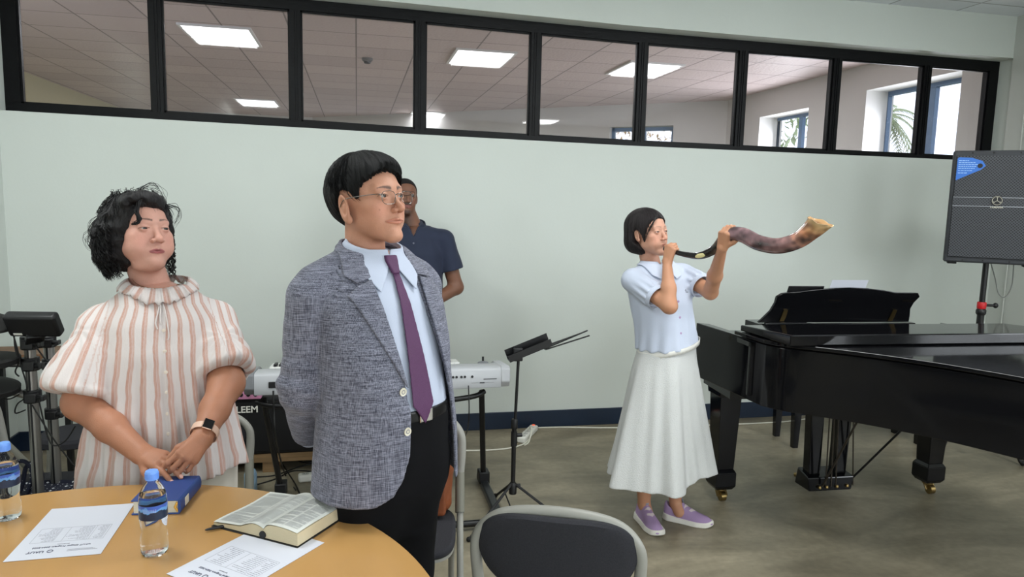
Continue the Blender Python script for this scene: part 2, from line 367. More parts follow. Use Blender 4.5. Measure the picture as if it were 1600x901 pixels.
# ceiling light fixtures
def panel_light(x, y, label, group):
    t = empty('ceiling_light', (x, y, CEIL), 0, label, 'ceiling light', group)
    b = MB(); 
    for (x0, x1, ya, yb) in ((-.32, .32, -.41, -.385), (-.32, .32, .385, .41), (-.32, -.295, -.385, .385), (.295, .32, -.385, .385)): b.bb(x0, x1, ya, yb, -.018, 0)
    b.build('frame', M_whitemetal, t, smooth=False)
    MB().bb(-.295, .295, -.385, .385, -.010, -.002).build('diffuser', M_lamp, t, smooth=False)
    return t
for (x, y), s in zip(PANELS, ('above the woman in stripes', 'above the music stand', 'above the grand piano', 'at the rear left of the near room', 'at the rear middle of the near room', 'at the rear right of the near room')):
    panel_light(x, y, 'lit white ceiling panel '+s, None)
bl = ['lit ceiling panel seen through the second pane from left, nearer of two there', 'large lit ceiling panel seen through the fourth pane from left',
      'lit ceiling panel seen through the fifth and sixth panes', 'small far lit ceiling panel low in the second pane from left',
      'small far lit ceiling panel crossing the mullion of third and fourth panes', 'small far lit ceiling panel crossing the mullion of fourth and fifth panes']
for (x, y), s in zip(BACK_PANELS, bl): panel_light(x, y, s, None)
sd = empty('smoke_detector', (.12, 8.278, CEIL), 0, 'round grey smoke detector on the tiled ceiling behind the glass', 'smoke detector')
MB().lathe([(.06, 0), (.06, -.02), (.045, -.035)], n=24).build('base', mat('grey_plastic', rgb(110, 108, 108), .5), sd)
MB().lathe([(.04, -.03), (.035, -.055), (.015, -.06)], n=24).build('sensor_dome', mat('dark_grey_plastic', rgb(70, 70, 72), .5), sd)
# outdoors beyond the windows
struct(MB().bb(5.7, 40, -10, 40, -.4, -.3).build('ground', mat('grass_ground', rgb(120, 130, 90), .9, noise=.3, nscale=3)))
M_leaf = mat('green_leaves', rgb(176, 200, 140), .6, noise=.5, nscale=9)
M_leafr = mat('reddish_leaves', rgb(226, 200, 160), .6, noise=.5, nscale=9)
M_bark = mat('bark', rgb(92, 76, 60), .9, noise=.4, nscale=20)
def palm(loc, h, label):
    t = empty('palm_tree', loc, 0, label, 'palm tree')
    MB().tube([(0, 0, 0), (.05, .02, h*.5), (0, 0, h)], [.16, .12, .11], 12).build('trunk', M_bark, t)
    b = MB(); rnd = random.Random(4)
    for k in range(34):
        a = rnd.uniform(0, 2*PI); e = rnd.uniform(-.5, 1.1); Lf = rnd.uniform(.5, .75); pts = []
        for i in range(9):
            s = i/8; r = Lf*s*math.cos(e*(1-.3*s)); z = h+Lf*s*math.sin(e)-.55*s*s
            pts.append(np.array((r*math.cos(a), r*math.sin(a), z)))
        b.tube(pts, np.linspace(.014, .004, 9), 5)
        side = np.array((-math.sin(a), math.cos(a), 0))
        for i in range(1, 9):
            for q in (0, .5):
                p = pts[i-1]*(1-q)+pts[i]*q; d = pts[i]-pts[i-1]; d /= np.linalg.norm(d)
                for sg in (-1, 1):
                    tip = p+(side*sg*.8+d*.7+np.array((0, 0, -.3)))*.15; n_ = np.cross(d, side)*.002
                    b.add([p-d*.014, p+d*.014, tip, p+n_*2], [(0, 1, 2), (0, 2, 3), (1, 3, 2)])
    b.build('fronds', mat('palm_fronds', rgb(150, 164, 120), .6), t)
palm((8.5, 10.45, -.3), 3.45, 'feathery palm tree outside the large right-hand window')
def bush(name, loc, r, h, m, label, seed, n=2600):
    t = empty(name, loc, 0, label, 'tree'); rnd = random.Random(seed); b = MB()
    for k in range(n):
        a, c = rnd.uniform(0, 2*PI), rnd.uniform(-1, 1); q = rnd.uniform(.55, 1)**.5; s = math.sqrt(1-c*c)
        p = np.array((r*q*s*math.cos(a), r*q*s*math.sin(a), h*.62+h*.38*q*c)); d = np.array([rnd.gauss(0, 1) for _ in range(3)]); d /= np.linalg.norm(d)
        x, y, z = frame_z(d); l = .10; b.add([p-d*l, p+x*l*.35+z*.01, p+d*l, p-x*l*.35], [(0, 1, 2, 3)])
    b.build('foliage', m, t, smooth=False)
    MB().tube([(0, 0, 0), (0.03, 0, h*.6)], [.08, .05], 8).build('trunk', M_bark, t)
bush('leafy_tree', (9.0, 13.2, -.3), 1.5, 4.6, M_leaf, 'green leafy tree outside the narrower window of the far room', 1)
bush('leafy_tree', (7.2, 17.4, -.3), 2.0, 5.6, M_leafr, 'reddish green tree outside the window behind the sixth pane', 2, 4200)
# ------------------------------------------------------------------ materials for the things
M_lacq = mat('black_piano_lacquer', (.005, .005, .006), .08, spec=.38)
M_brass = mat('brass', rgb(150, 128, 84), .35, metal=1)
M_chrome = mat('chrome', (.7, .7, .7), .18, metal=1)
M_alu = mat('brushed_aluminium', rgb(150, 148, 144), .35, metal=.85)
M_blk = mat('black_plastic', rgb(22, 22, 24), .45)
M_blkm = mat('black_painted_metal', rgb(18, 18, 20), .38)
M_rub = mat('black_rubber', rgb(16, 16, 16), .7)
M_white = mat('white_plastic', rgb(225, 224, 216), .4)
M_red = mat('red_plastic', rgb(190, 30, 36), .4)
M_paper = mat('white_paper', rgb(208, 210, 220), .75)
M_ink = mat('grey_ink', rgb(150, 150, 160), .8)
M_inkd = mat('dark_ink', rgb(104, 106, 122), .8)
TZ = .74
# ------------------------------------------------------------------ round table
M_tab = mat('varnished_table_wood', rgb(190, 146, 90), .22, noise=.14, nscale=5, nstretch=(1.2, .35, 1), spec=.5)
tb = empty('round_table', (-.70, 1.366, 0), 0, 'round honey-coloured wooden table with papers, books and bottles on it', 'table')
MB().lathe([(.880, TZ-.028), (.893, TZ-.022), (.894, TZ-.006), (.890, TZ)], n=128).build('tabletop', M_tab, tb)
MB().lathe([(.8942, TZ-.021), (.8962, TZ-.018), (.8962, TZ-.009), (.8942, TZ-.006)], n=128, cap=False).build('edge_band', mat('edge_banding', rgb(150, 120, 84), .4), tb)
for a in (45, 135, 225, 315):
    c, s = math.cos(R(a)), math.sin(R(a))
    MB().tube([(c*.5, s*.5, TZ-.03), (c*.62, s*.62, .02), (c*.63, s*.63, 0)], [.02, .016, .018], 12).build('leg', M_alu, tb)
MB().tube([(.5*math.cos(t), .5*math.sin(t), TZ-.04) for t in np.linspace(0, 2*PI, 40)[:-1]], .012, 8, closed=True).build('under_frame', M_alu, tb)
def mark_spot(p, r, lab):
    tag(MB().lathe([(r, 0), (r*.9, .0008)], c=p, n=20).build('table_plug', mat('dark_knot', rgb(62, 44, 24), .6)), lab, 'plug')
mark_spot(at_z(290, 889, TZ), .005, 'small dark round plug let into the tabletop between the two printed sheets')
# printed sheets: text seen upside down from the camera
def sheet(px, label, seed):
    c = [at_z(u, v, TZ+.001) for u, v in px]       # photo corners: near-left, far-left, far-right, near-right
    o = c[1]; ex = c[2]-c[1]; ey = c[0]-c[1]
    w_, h_ = .21, .297; ex = ex/np.linalg.norm(ex); ey = ey-ex*(ey@ex); ey /= np.linalg.norm(ey)
    mid = sum(c)/4
    t = empty('printed_sheet', tuple(mid), math.atan2(ex[1], ex[0]), label, 'paper')
    # local x along ex, local -y towards the camera
    MB().bb(-w_/2, w_/2, -h_/2, h_/2, 0, .0006).build('page', M_paper, t, smooth=False)
    z = .0009; b = MB(); rnd = random.Random(seed)
    # a table of small print: horizontal rules and rows of word-like dashes
    y0, y1 = -.062, .018
    for x in (-.082, -.012, .05, .084): b.bb(x-.0003, x+.0003, y0, y1, z-.0003, z)
    for y in (y0, y1): b.bb(-.082, .084, y-.0003, y+.0003, z-.0003, z)
    for r_ in range(11):
        y = y0+.006+r_*.0068
        for xa, xb in ((-.079, -.030), (-.009, .046), (.053, .080)):
            x = xb
            e = xb-(xb-xa)*rnd.uniform(.45, 1)
            while x > e:
                l = rnd.uniform(.003, .009); b.bb(max(x-l, e), x, y-.0009, y+.0009, z-.0003, z); x -= l+.0015
    b.build('small_print', M_ink, t, smooth=False)
    text_obj('heading', 'UAUT Chapel Program 2024-2025', .0092, M_inkd, t, (0, -.090, z), (0, 0, PI))
    text_obj('subheading', '2nd Semester', .005, M_ink, t, (0, -.078, z), (0, 0, PI))
    text_obj('letterhead', 'UAUT', .014, M_inkd, t, (-.050, -.113, z), (0, 0, PI), bold=True)
    MB().tube([(-.018+.006*math.cos(a), -.113+.006*math.sin(a), z) for a in np.linspace(0, 2*PI, 24)[:-1]], .0012, 4, closed=True).build('emblem', M_inkd, t)
    b = MB()
    for k in range(3): b.bb(.02, .088-.006*k, -.119+k*.004, -.1175+k*.004, z-.0003, z)
    b.build('address_lines', M_ink, t, smooth=False)
    return t
sheet([(5, 876), (81, 796), (210, 787), (158, 864)], 'printed program sheet lying between the two water bottles', 3)
sheet([(278, 912), (380, 815), (478, 846), (412, 925)], 'printed program sheet partly tucked under the open book', 5)
# water bottles
M_water = mat('clear_plastic_bottle', (.97, .98, 1), .03, trans=1, ior=1.12)
M_water2 = mat('water', (.97, .99, 1), .0, trans=1, ior=1.2)
M_cap = mat('sky_blue_cap', rgb(112, 160, 238), .4)
def label_mat():
    m = bpy.data.materials.new('bottle_label_print'); m.use_nodes = True; n = m.node_tree; b = n.nodes['Principled BSDF']
    tc = n.nodes.new('ShaderNodeTexCoord'); sx = n.nodes.new('ShaderNodeSeparateXYZ'); n.links.new(tc.outputs['Object'], sx.inputs[0])
    t = n.nodes.new('ShaderNodeTexNoise'); t.inputs['Scale'].default_value = 55; n.links.new(tc.outputs['Object'], t.inputs['Vector'])
    ad = n.nodes.new('ShaderNodeMath'); ad.operation = 'MULTIPLY_ADD'; ad.inputs[1].default_value = .03; n.links.new(t.outputs['Fac'], ad.inputs[0]); n.links.new(sx.outputs['Z'], ad.inputs[2])
    mr = n.nodes.new('ShaderNodeMapRange'); mr.inputs[1].default_value = .105; mr.inputs[2].default_value = .165; n.links.new(ad.outputs[0], mr.inputs[0])
    r = n.nodes.new('ShaderNodeValToRGB'); r.color_ramp.interpolation = 'CONSTANT'; e = r.color_ramp.elements
    e[0].position = 0; e[0].color = (*rgb(20, 36, 62), 1); e[1].position = .42; e[1].color = (*rgb(96, 150, 205), 1)
    k = e.new(.56); k.color = (*rgb(60, 92, 176), 1)
    n.links.new(mr.outputs[0], r.inputs[0]); n.links.new(r.outputs[0], b.inputs['Base Color']); b.inputs['Roughness'].default_value = .35
    return m
M_lab = label_mat()
def bottle(loc, rz, label, hh=.21, s=1.0):
    t = empty('water_bottle', loc, rz, label, 'bottle')
    k = hh/.21
    prof = [(.018, .003), (.027, .0), (.0305, .006), (.0315, .018), (.0305, .03), (.0312, .04), (.0295, .052), (.0285, .062), (.0298, .072), (.0305, .082), (.0318, .090), (.0318, .132), (.0312, .142), (.028, .158), (.021, .172), (.0135, .182), (.0125, .188), (.0125, .196)]
    MB().lathe([(r*s, z*k) for r, z in prof], n=40, cap=True).build('body', M_water, t)
    inner = [(.017, .006), (.0255, .0035), (.0290, .009), (.0300, .020), (.0292, .031), (.0298, .041), (.0283, .052), (.0273, .062), (.0286, .072), (.0293, .082), (.0305, .090), (.0305, .132), (.0300, .140), (.0280, .149)]
    MB().lathe([(r*s, z*k) for r, z in inner], n=40).build('water', M_water2, t)
    MB().lathe([(.0324*s, .094*k), (.0324*s, .130*k)], n=40, cap=False).build('label_band', M_lab, t)
    c = MB().lathe([(.0150*s, .188*k), (.0152*s, .190*k), (.0152*s, .205*k), (.0138*s, .209*k)], n=40)
    for q in range(36):
        a = 2*PI*q/36; c.box((.0152*s*math.cos(a), .0152*s*math.sin(a), .197*k), (.0012, .0010, .014*k), rotm('Z', math.degrees(a)))
    c.build('cap', M_cap, t, smooth=True)
    b = MB()
    for q, zz in enumerate((.115, .112, .109)): 
        for a in np.linspace(-.5, .35, 8): b.box((.0327*s*math.cos(a-1.5), .0327*s*math.sin(a-1.5), (zz+.006)*k), (.0006, .0022, .0012), rotm('Z', math.degrees(a-1.5)))
    b.build('label_print', mat('pale_violet_ink', rgb(170, 176, 220), .5), t, smooth=False)
    return t
bottle(tuple(at_z(242, 862, TZ)), 0, 'blue-capped water bottle standing in front of the closed blue book')
bottle(tuple(at_z(13, 808, TZ)), 1.2, 'blue-capped water bottle at the far left edge of the table')
# closed blue book
M_blue = mat('blue_leatherette', rgb(44, 72, 136), .45, bump=.15, bscale=600)
M_edge = mat('page_edges', rgb(214, 208, 190), .6, noise=.12, nscale=40, nstretch=(1, 1, 40))
M_gold = mat('gilt', rgb(226, 176, 84), .35, metal=.4)
bk = at_z(268, 792, TZ)
t = empty('closed_book', (-.535, 2.113, TZ), R(-6), 'closed blue leather book with a white spine label under the woman\'s hands', 'book')
# long side runs away from the camera, spine on the right
bw, bl_, bh = .125, .175, .042
for z0 in (0, bh-.004): MB().bb(-bw/2, bw/2, -bl_/2, bl_/2, z0, z0+.004).build('cover', M_blue, t, bevel=.0015)
sp = [(bw/2-.002+.008*math.cos(a), bh/2+(bh/2)*math.sin(a)) for a in np.linspace(-PI/2, PI/2, 9)]
MB().prism(sp, -bl_/2, bl_/2, lambda a, b_, q: (a, q, b_)).build('spine', M_blue, t)
MB().bb(-bw/2+.005, bw/2-.003, -bl_/2+.004, bl_/2-.004, .004, bh-.004).build('page_block', M_edge, t)
MB().bb(bw/2+.0055, bw/2+.0068, -.055, -.025, .010, .034).build('spine_label', mat('spine_label_paper', rgb(220, 216, 200), .6), t, bevel=.002)
MB().tube([(bw/2-.004, -bl_/2+.003, .008), (bw/2-.010, -bl_/2+.001, bh/2), (bw/2-.004, -bl_/2+.003, bh-.008)], .0035, 8).build('headband', M_gold, t)
MB().bar((bw/2-.02, bl_/2-.002, .012), (bw/2-.005, bl_/2+.02, .008), .006, .003).build('ribbon', M_gold, t)
# open book
M_pg = mat('book_page', rgb(216, 218, 212), .7)
M_pedge = mat('book_page_edges', rgb(206, 192, 160), .6, noise=.18, nscale=60, nstretch=(1, 1, 60))
corner = [at_z(333, 822, TZ), at_z(464, 856, TZ), at_z(548, 803, TZ)]
nl, nr, frr = corner
ax = (nr-nl)/np.linalg.norm(nr-nl); spl = .095
ob = empty('open_book', (float(nr[0]), float(nr[1]), TZ), math.atan2(ax[1], ax[0]), 'open book with gilt-edged text pages and black cover near the table edge', 'book')
# local: +x right along the near edge (right corner at 0), +y away; the right block is thick, the left one thin
Wd, Lg = .118, .205
Lg = float(np.linalg.norm(frr-nr)); Wr = .108; Wl = float(np.linalg.norm(nr-nl))-Wr
def page_prof(side, n=18):
    out = []
    for i in range(n+1):
        s = i/n
        if side > 0: x = -Wr*(1-s); z = .040-.014*math.exp(-s*14)-.004*s**3+.003*math.sin(PI*s)
        else: x = -Wr-Wl*s; z = .026+.014*math.sin(PI*min(1, s*2.2))*(1-s)**1.0*1.0-.017*s
        out.append((x, z))
    return out
pr = page_prof(1); pl = page_prof(-1)
def book_shear(a, b_, q): return (a, q, b_)
MB().prism([(-Wr, .004)]+pr+[(0, .004)], .002, Lg-.002, book_shear).build('page_block', [M_pedge], ob)
MB().prism([(pl[-1][0], .004)]+pl[::-1]+[(-Wr, .004)], .002, Lg-.002, book_shear).build('page_block', [M_pedge], ob)
def page_surface(prof, up, name):
    b = MB(); n = len(prof); ys = np.linspace(.0015, Lg-.0015, 14); vs = []
    for y in ys:
        for x, z in prof: vs.append((x, y, z+up+.0012*math.sin(y*30+x*20)*abs(x+Wr)/.1))
    fs = [(i*n+j, i*n+j+1, (i+1)*n+j+1, (i+1)*n+j) for i in range(len(ys)-1) for j in range(n-1)]
    return b.add(vs, fs).build(name, M_pg, ob)
pgR = page_surface(pr, .0025, 'page'); pgL = page_surface(pl, .0025, 'page')
def text_lines(prof, name, par, seed):
    b = MB(); rnd = random.Random(seed); xs = [p[0] for p in prof]; zs = [p[1] for p in prof]
    if xs[0] > xs[-1]: xs, zs = xs[::-1], zs[::-1]
    x0, x1 = xs[0]+.010, xs[-1]-.010; cols = ((x0, (x0+x1)/2-.002), ((x0+x1)/2+.002, x1))
    for ca, cb in cols:
        y = Lg-.014
        while y > .014:
            if rnd.random() < .06: y -= .0032; continue
            xa, xb = ca, cb-(rnd.random() < .12)*(cb-ca)*rnd.uniform(.2, .6); k = 8; x = np.linspace(xa, xb, k)
            hz = [np.interp(q, xs, zs)+.0030+.0012*math.sin(y*30+q*20)*abs(q+Wr)/.1 for q in x]
            b.add([(q, y-.00042, h) for q, h in zip(x, hz)]+[(q, y+.00042, h) for q, h in zip(x, hz)], [(i, i+1, k+i+1, k+i) for i in range(k-1)])
            y -= .0024
    o = b.build(name, mat('text_ink', rgb(168, 170, 172), .8), par); o.data.validate(); return o
text_lines(pr, 'print', pgR, 1); text_lines(pl, 'print', pgL, 2)
MB().bb(-Wr-Wl-.004, .004, -.003, Lg+.003, 0, .0025).build('cover', mat('black_leatherette', rgb(20, 20, 22), .45), ob, bevel=.001)
MB().tube([(-Wr-.002, -.0015, .012), (-Wr-.002, Lg+.0015, .012)], .010, 12).build('spine', M_blk, ob)
pn = empty('pen', tuple(at_z(338, 824, TZ+.006)), R(20), 'tip of a dark pen poking out under the open book', 'pen')
MB().tube([(-.028, 0, 0), (-.024, 0, 0), (-.01, 0, 0), (.05, 0, 0)], [.0012, .003, .004, .0045], 12).build('barrel', M_blkm, pn)
# ------------------------------------------------------------------ folding chairs
M_pad = mat('charcoal_fabric', rgb(44, 44, 50), .9, noise=.35, nscale=300, bump=.3, bscale=900)
M_cframe = mat('grey_beige_tube', rgb(146, 145, 138), .42)
M_wrap = mat('ribbed_grey_wrap', rgb(120, 119, 108), .6)
def folding_chair(loc, rz, label):
    t = empty('folding_chair', loc, rz, label, 'chair'); t.scale = (1, 1, .935)
    # back frame: arch from the right hinge over the top to the left hinge, oval flattened section
    W = .225
    def back(y, z): return y+.10*(z-.62)
    arch = [(-W+.006, .175, .60), (-W, .19, .70), (-W+.008, .198, .765), (-W+.05, .205, .82), (-.11, .212, .848), (0, .214, .858), (.11, .212, .848), (W-.05, .205, .82), (W-.008, .198, .765), (W, .19, .70), (W-.006, .175, .60)]
    P = curve_pts(arch, 6)
    MB().tube(P, .0165, 12).build('back_frame', M_cframe, t)
    outl = []
    for i in range(72):
        a = 2*PI*i/72; c, s = math.cos(a), math.sin(a)
        x = .215*abs(c)**.55*(1 if c > 0 else -1); z = .735+(.120*abs(s)**.72 if s > 0 else -.125*abs(s)**.75)
        if s < 0: x *= 1-.16*abs(s)
        outl.append((x, z))
    def bend(x, z, q): return (x, .190+(z-.62)*.10+q-.03*(1-(x/.2)**2)*0+.035*(1-(x/.21)**2), z)
    b = MB(); n = 72
    rings = [(.80, -.020), (.95, -.017), (1, -.008), (1, .006), (.95, .014), (.8, .017)]
    vs = []
    for sc, q in rings:
        for x, z in outl: vs.append(bend(x*sc, .735+(z-.735)*sc, q))
    for sc, q in ((.4, .018), ): 
        pass
    fs = [(i*n+j, i*n+(j+1) % n, (i+1)*n+(j+1) % n, (i+1)*n+j) for i in range(len(rings)-1) for j in range(n)]
    for (ri, q) in ((0, -.021), (len(rings)-1, .018)):
        prev = ri*n
        for sc in (.5, .2):
            st = len(vs)
            for x, z in outl: vs.append(bend(x*sc*.99, .735+(z-.735)*sc, q))
            fs += [(prev+j, prev+(j+1) % n, st+(j+1) % n, st+j) for j in range(n)]; prev = st
        fs.append(tuple(range(prev, prev+n)))
    b.add(vs, fs); b.build('backrest', M_pad, t)
    for s in (-1, 1):
        p0 = np.array((s*(W-.006), .175, .60)); p1 = np.array((s*(W-.004), .06, .44))
        leg = MB().tube(curve_pts([p0, p1+np.array((0, .02, .02)), (s*W, -.12, .20), (s*W, -.235, .015)], 5), .0125, 12)
        lg = leg.build('leg', M_cframe, t)
        wr = MB(); 
        for i in range(26):
            f = i/25; q = p0*(1-f)+np.array((s*(W-.005), .085, .475))*f; d = (p1-p0)/np.linalg.norm(p1-p0)
            wr.cyl(q-d*.003, q+d*.003, .0185, .0175, 12)
        wr.build('wrap', M_wrap, lg)
        MB().cyl((s*W, -.226, .030), (s*W, -.24, 0), .016, .017, 12).build('foot_cap', M_rub, lg)
        l2 = MB().tube(curve_pts([(s*(W-.035), -.06, .425), (s*(W-.035), .09, .25), (s*(W-.035), .255, .015)], 5), .0115, 12).build('leg', M_cframe, t)
        MB().cyl((s*(W-.035), .246, .03), (s*(W-.035), .262, 0), .015, .016, 12).build('foot_cap', M_rub, l2)
    MB().cyl((-W, -.12, .20), (W, -.12, .20), .009).build('crossbar', M_cframe, t)
    MB().cyl((-W+.035, .19, .10), (W-.035, .19, .10), .009).build('crossbar', M_cframe, t)
    so = []
    for i in range(48):
        a = 2*PI*i/48; c, s = math.cos(a), math.sin(a); so.append((.205*abs(c)**.5*(1 if c > 0 else -1), -.02+.20*abs(s)**.5*(1 if s > 0 else -1)))
    MB().prism(so, .432, .462).build('seat', M_pad, t, bevel=.012, seg=3)
    MB().prism([(x*.98, -.02+(y+.02)*.98) for x, y in so], .420, .432).build('seat_pan', M_cframe, t)
    return t
folding_chair((.60, 1.93, 0), R(180-22), 'charcoal folding chair closest to the camera, right of the round table')
folding_chair((.15, 2.50, 0), R(-8), 'folding chair behind the man in the grey jacket, with a brown bag on it')
folding_chair((-.652, 2.90, 0), R(6), 'folding chair directly behind the woman in the striped blouse').scale = (1, 1, .82)
st_ = empty('stool', (-1.46, 4.02, 0), R(10), 'low black stool with grey tube frame behind the drum rack', 'stool')
MB().lathe([(.15, .31), (.165, .32), (.165, .345), (.15, .36)], n=32).build('seat', M_pad, st_)
for s in (-1, 1):
    MB().tube(curve_pts([(s*.13, -.12, .31), (s*.15, -.13, .05), (s*.15, -.10, .014), (s*.15, .10, .014), (s*.15, .13, .05), (s*.13, .12, .31)], 6), .013, 10).build('leg', M_cframe, st_)
MB().cyl((-.14, 0, .30), (.14, 0, .30), .01).build('crossbar', M_blkm, st_)
# ------------------------------------------------------------------ brown bag on the man's chair
M_leath = mat('brown_leather', rgb(132, 72, 42), .42, noise=.3, nscale=12, bump=.3, bscale=40)
# ------------------------------------------------------------------ grand piano
PN = empty('grand_piano', (2.65, 2.8, 0), 0, 'black lacquered grand piano with closed lid at the right of the room', 'piano')
def pl_(pts): return [(x-2.65, y-2.8) for x, y in pts]
OUT = [(1.85, 3.60), (1.873, 3.29), (1.893, 2.99), (1.94, 2.90), (2.03, 2.815), (2.135, 2.72), (2.246, 2.60), (2.345, 2.47), (2.43, 2.33), (2.51, 2.17), (2.58, 2.0), (2.65, 1.82), (2.74, 1.62), (2.86, 1.47), (3.02, 1.39), (3.2, 1.37), (3.36, 1.42), (3.45, 1.54), (3.475, 1.7), (3.35, 3.49)]
RZ0, RZ1 = .672, .972
o_ = pl_(OUT)
def inset(poly, d):
    P = np.array(poly); n = len(P); out = []
    area_ = sum(P[i][0]*P[(i+1) % n][1]-P[(i+1) % n][0]*P[i][1] for i in range(n)); sg = 1 if area_ > 0 else -1
    for i in range(n):
        a, b_, c = P[i-1], P[i], P[(i+1) % n]; e1 = (b_-a)/np.linalg.norm(b_-a); e2 = (c-b_)/np.linalg.norm(c-b_)
        n1 = np.array((-e1[1], e1[0])); n2 = np.array((-e2[1], e2[0])); m_ = n1+n2; m_ /= max(.3, m_@m_/2)
        out.append(tuple(b_+m_*d*sg))
    return out
def smooth_outline(P, keep=2):   # densify the curved part
    core = curve_pts(P[keep:-1], 5); return P[:keep]+[tuple(p) for p in core]+[P[-1]]
o_s = smooth_outline(o_, 2); i_s = inset(o_s, .05); n = len(o_s)
# rim open towards the keyboard: ring of quads except along the front edge
vs = [(*p, RZ0) for p in o_s]+[(*p, RZ1) for p in o_s]+[(*p, RZ1) for p in i_s]+[(*p, RZ0) for p in i_s]
fs = []
for i in range(n-1):
    j = i+1
    fs += [(i, j, n+j, n+i), (n+i, n+j, 2*n+j, 2*n+i), (2*n+i, 2*n+j, 3*n+j, 3*n+i), (3*n+i, 3*n+j, j, i)]
fs += [(0, n, 2*n, 3*n), (n-1, 4*n-1, 3*n-1, 2*n-1)]
MB().add(vs, fs).build('rim', M_lacq, PN, bevel=.004)
MB().prism(inset(o_s, .045), RZ0+.005, RZ0+.03).build('bottom_board', M_lacq, PN)
fx0, fy0 = 1.905-2.65, 3.585-2.8; fx1, fy1 = 3.30-2.65, 3.485-2.8
def along(s, back, z): # a point of the keyboard side: s from treble to bass, 'back' towards the tail
    d = np.array((fx1-fx0, fy1-fy0)); d /= np.linalg.norm(d); q = np.array((fx0, fy0))+d*s; return (q[0]+d[1]*back, q[1]-d[0]*back, z)
KW = 1.395
def kb_box(s0, s1, b0, b1, z0, z1, name, m, bevel=.003):
    return MB().hexa([along(s0, b0, z0), along(s1, b0, z0), along(s1, b1, z0), along(s0, b1, z0)], [along(s0, b0, z1), along(s1, b0, z1), along(s1, b1, z1), along(s0, b1, z1)]).build(name, m, PN, smooth=False, bevel=bevel)
kb_box(0, KW, .0, .34, .63, .69, 'keybed', M_lacq)
kb_box(0.02, KW-.02, -.0, .02, .69, .73, 'key_slip', M_lacq)
kb_box(.02, .09, .02, .17, .69, .75, 'key_block', M_lacq); kb_box(KW-.09, KW-.02, .02, .17, .69, .75, 'key_block', M_lacq)
kb = MB(); kb2 = MB()
for i in range(52):
    s = .095+i*(KW-.19)/52; w_ = (KW-.19)/52-.001
    kb.hexa([along(s, .022, .70), along(s+w_, .022, .70), along(s+w_, .165, .70), along(s, .165, .70)], [along(s, .022, .742), along(s+w_, .022, .742), along(s+w_, .165, .742), along(s, .165, .742)])
    if i % 7 not in (1, 4) and i < 51:
        s2 = s+w_-.005; kb2.hexa([along(s2, .07, .74), along(s2+.011, .07, .74), along(s2+.011, .165, .74), along(s2, .165, .74)], [along(s2+.001, .075, .754), along(s2+.010, .075, .754), along(s2+.010, .165, .754), along(s2+.001, .165, .754)])
kb.build('white_keys', mat('ivory_white', rgb(235, 232, 222), .25), PN, smooth=False); kb2.build('black_keys', M_blk, PN, smooth=False)
kb_box(.04, KW-.04, .17, .19, .69, .955, 'fallboard', M_lacq)
kb_box(.0, KW, .19, .52, .940, .965, 'tuning_shelf', M_lacq)
kb_box(.0, KW, .50, .52, .70, .965, 'inner_beam', M_lacq)
# lid: main leaf over the tail, front leaf folded back on top of it
lid = []
for (x, y) in inset(o_s, -.014):
    lid.append((x, min(y, 3.215-2.8)))
cut = [p for p in inset(o_s, -.014) if p[1] < 3.22-2.8]
lidp = [(1.865-2.65, 3.22-2.8)]+cut+[(3.385-2.65, 3.12-2.8)]
MB().prism(lidp, .978, .998).build('main_lid', M_lacq, PN, smooth=True, bevel=.004)
MB().hexa([(1.905-2.65, 2.80-2.8, 1.001), (3.435-2.65, 2.73-2.8, 1.001), (3.40-2.65, 3.12-2.8, 1.001), (1.88-2.65, 3.19-2.8, 1.001)],
          [(1.905-2.65, 2.80-2.8, 1.052), (3.435-2.65, 2.73-2.8, 1.052), (3.40-2.65, 3.12-2.8, 1.030), (1.88-2.65, 3.19-2.8, 1.030)]).build('front_lid', M_lacq, PN, smooth=False, bevel=.006)
for s in (.25, .70, 1.15):
    q = (1.88-2.65+s, 3.205-2.8-s*.048, 1.0); MB().cyl((q[0]-.04, q[1], 1.003), (q[0]+.04, q[1]-.002, 1.003), .006, n=10).build('lid_hinge', M_brass, PN)
# music desk, seen from behind
DY = 3.31-2.8
def dk(a, z, q): return (a-2.65, DY+.03-(z-1.0)*.42+q-(a-2.5)*.05, z)
desk = [(2.075, 1.012), (2.09, 1.03), (2.125, 1.08), (2.137, 1.125), (2.135, 1.160), (2.160, 1.178), (2.185, 1.182), (2.25, 1.186)]
top = [(2.32, 1.196), (2.42, 1.206), (2.53, 1.211), (2.64, 1.207), (2.74, 1.196)]
rt_ = [(2.81, 1.184), (2.90, 1.183), (2.945, 1.182), (2.965, 1.160), (2.945, 1.125), (2.94, 1.09), (2.955, 1.05), (2.965, 1.012)]
dp = desk+top+rt_
MB().prism(dp, -.010, .010, dk).build('music_desk', M_lacq, PN, bevel=.003)
MB().bb(2.07-2.65, 3.0-2.65, DY-.02, DY+.16, .966, 1.008).build('desk_tray', M_lacq, PN, smooth=False, bevel=.004)
for x in (2.205, 2.845):
    MB().prism([(x-.014, 1.02), (x+.010, 1.02), (x+.014, 1.045), (x+.012, 1.085), (x-.010, 1.085)], -.016, -.0115, dk).build('desk_hinge', M_brass, PN, smooth=False)
MB().tube([(2.06-2.65, DY-.05, 1.018), (2.30-2.65, DY-.05, 1.018)], .010, 10).build('desk_rail', M_lacq, PN)
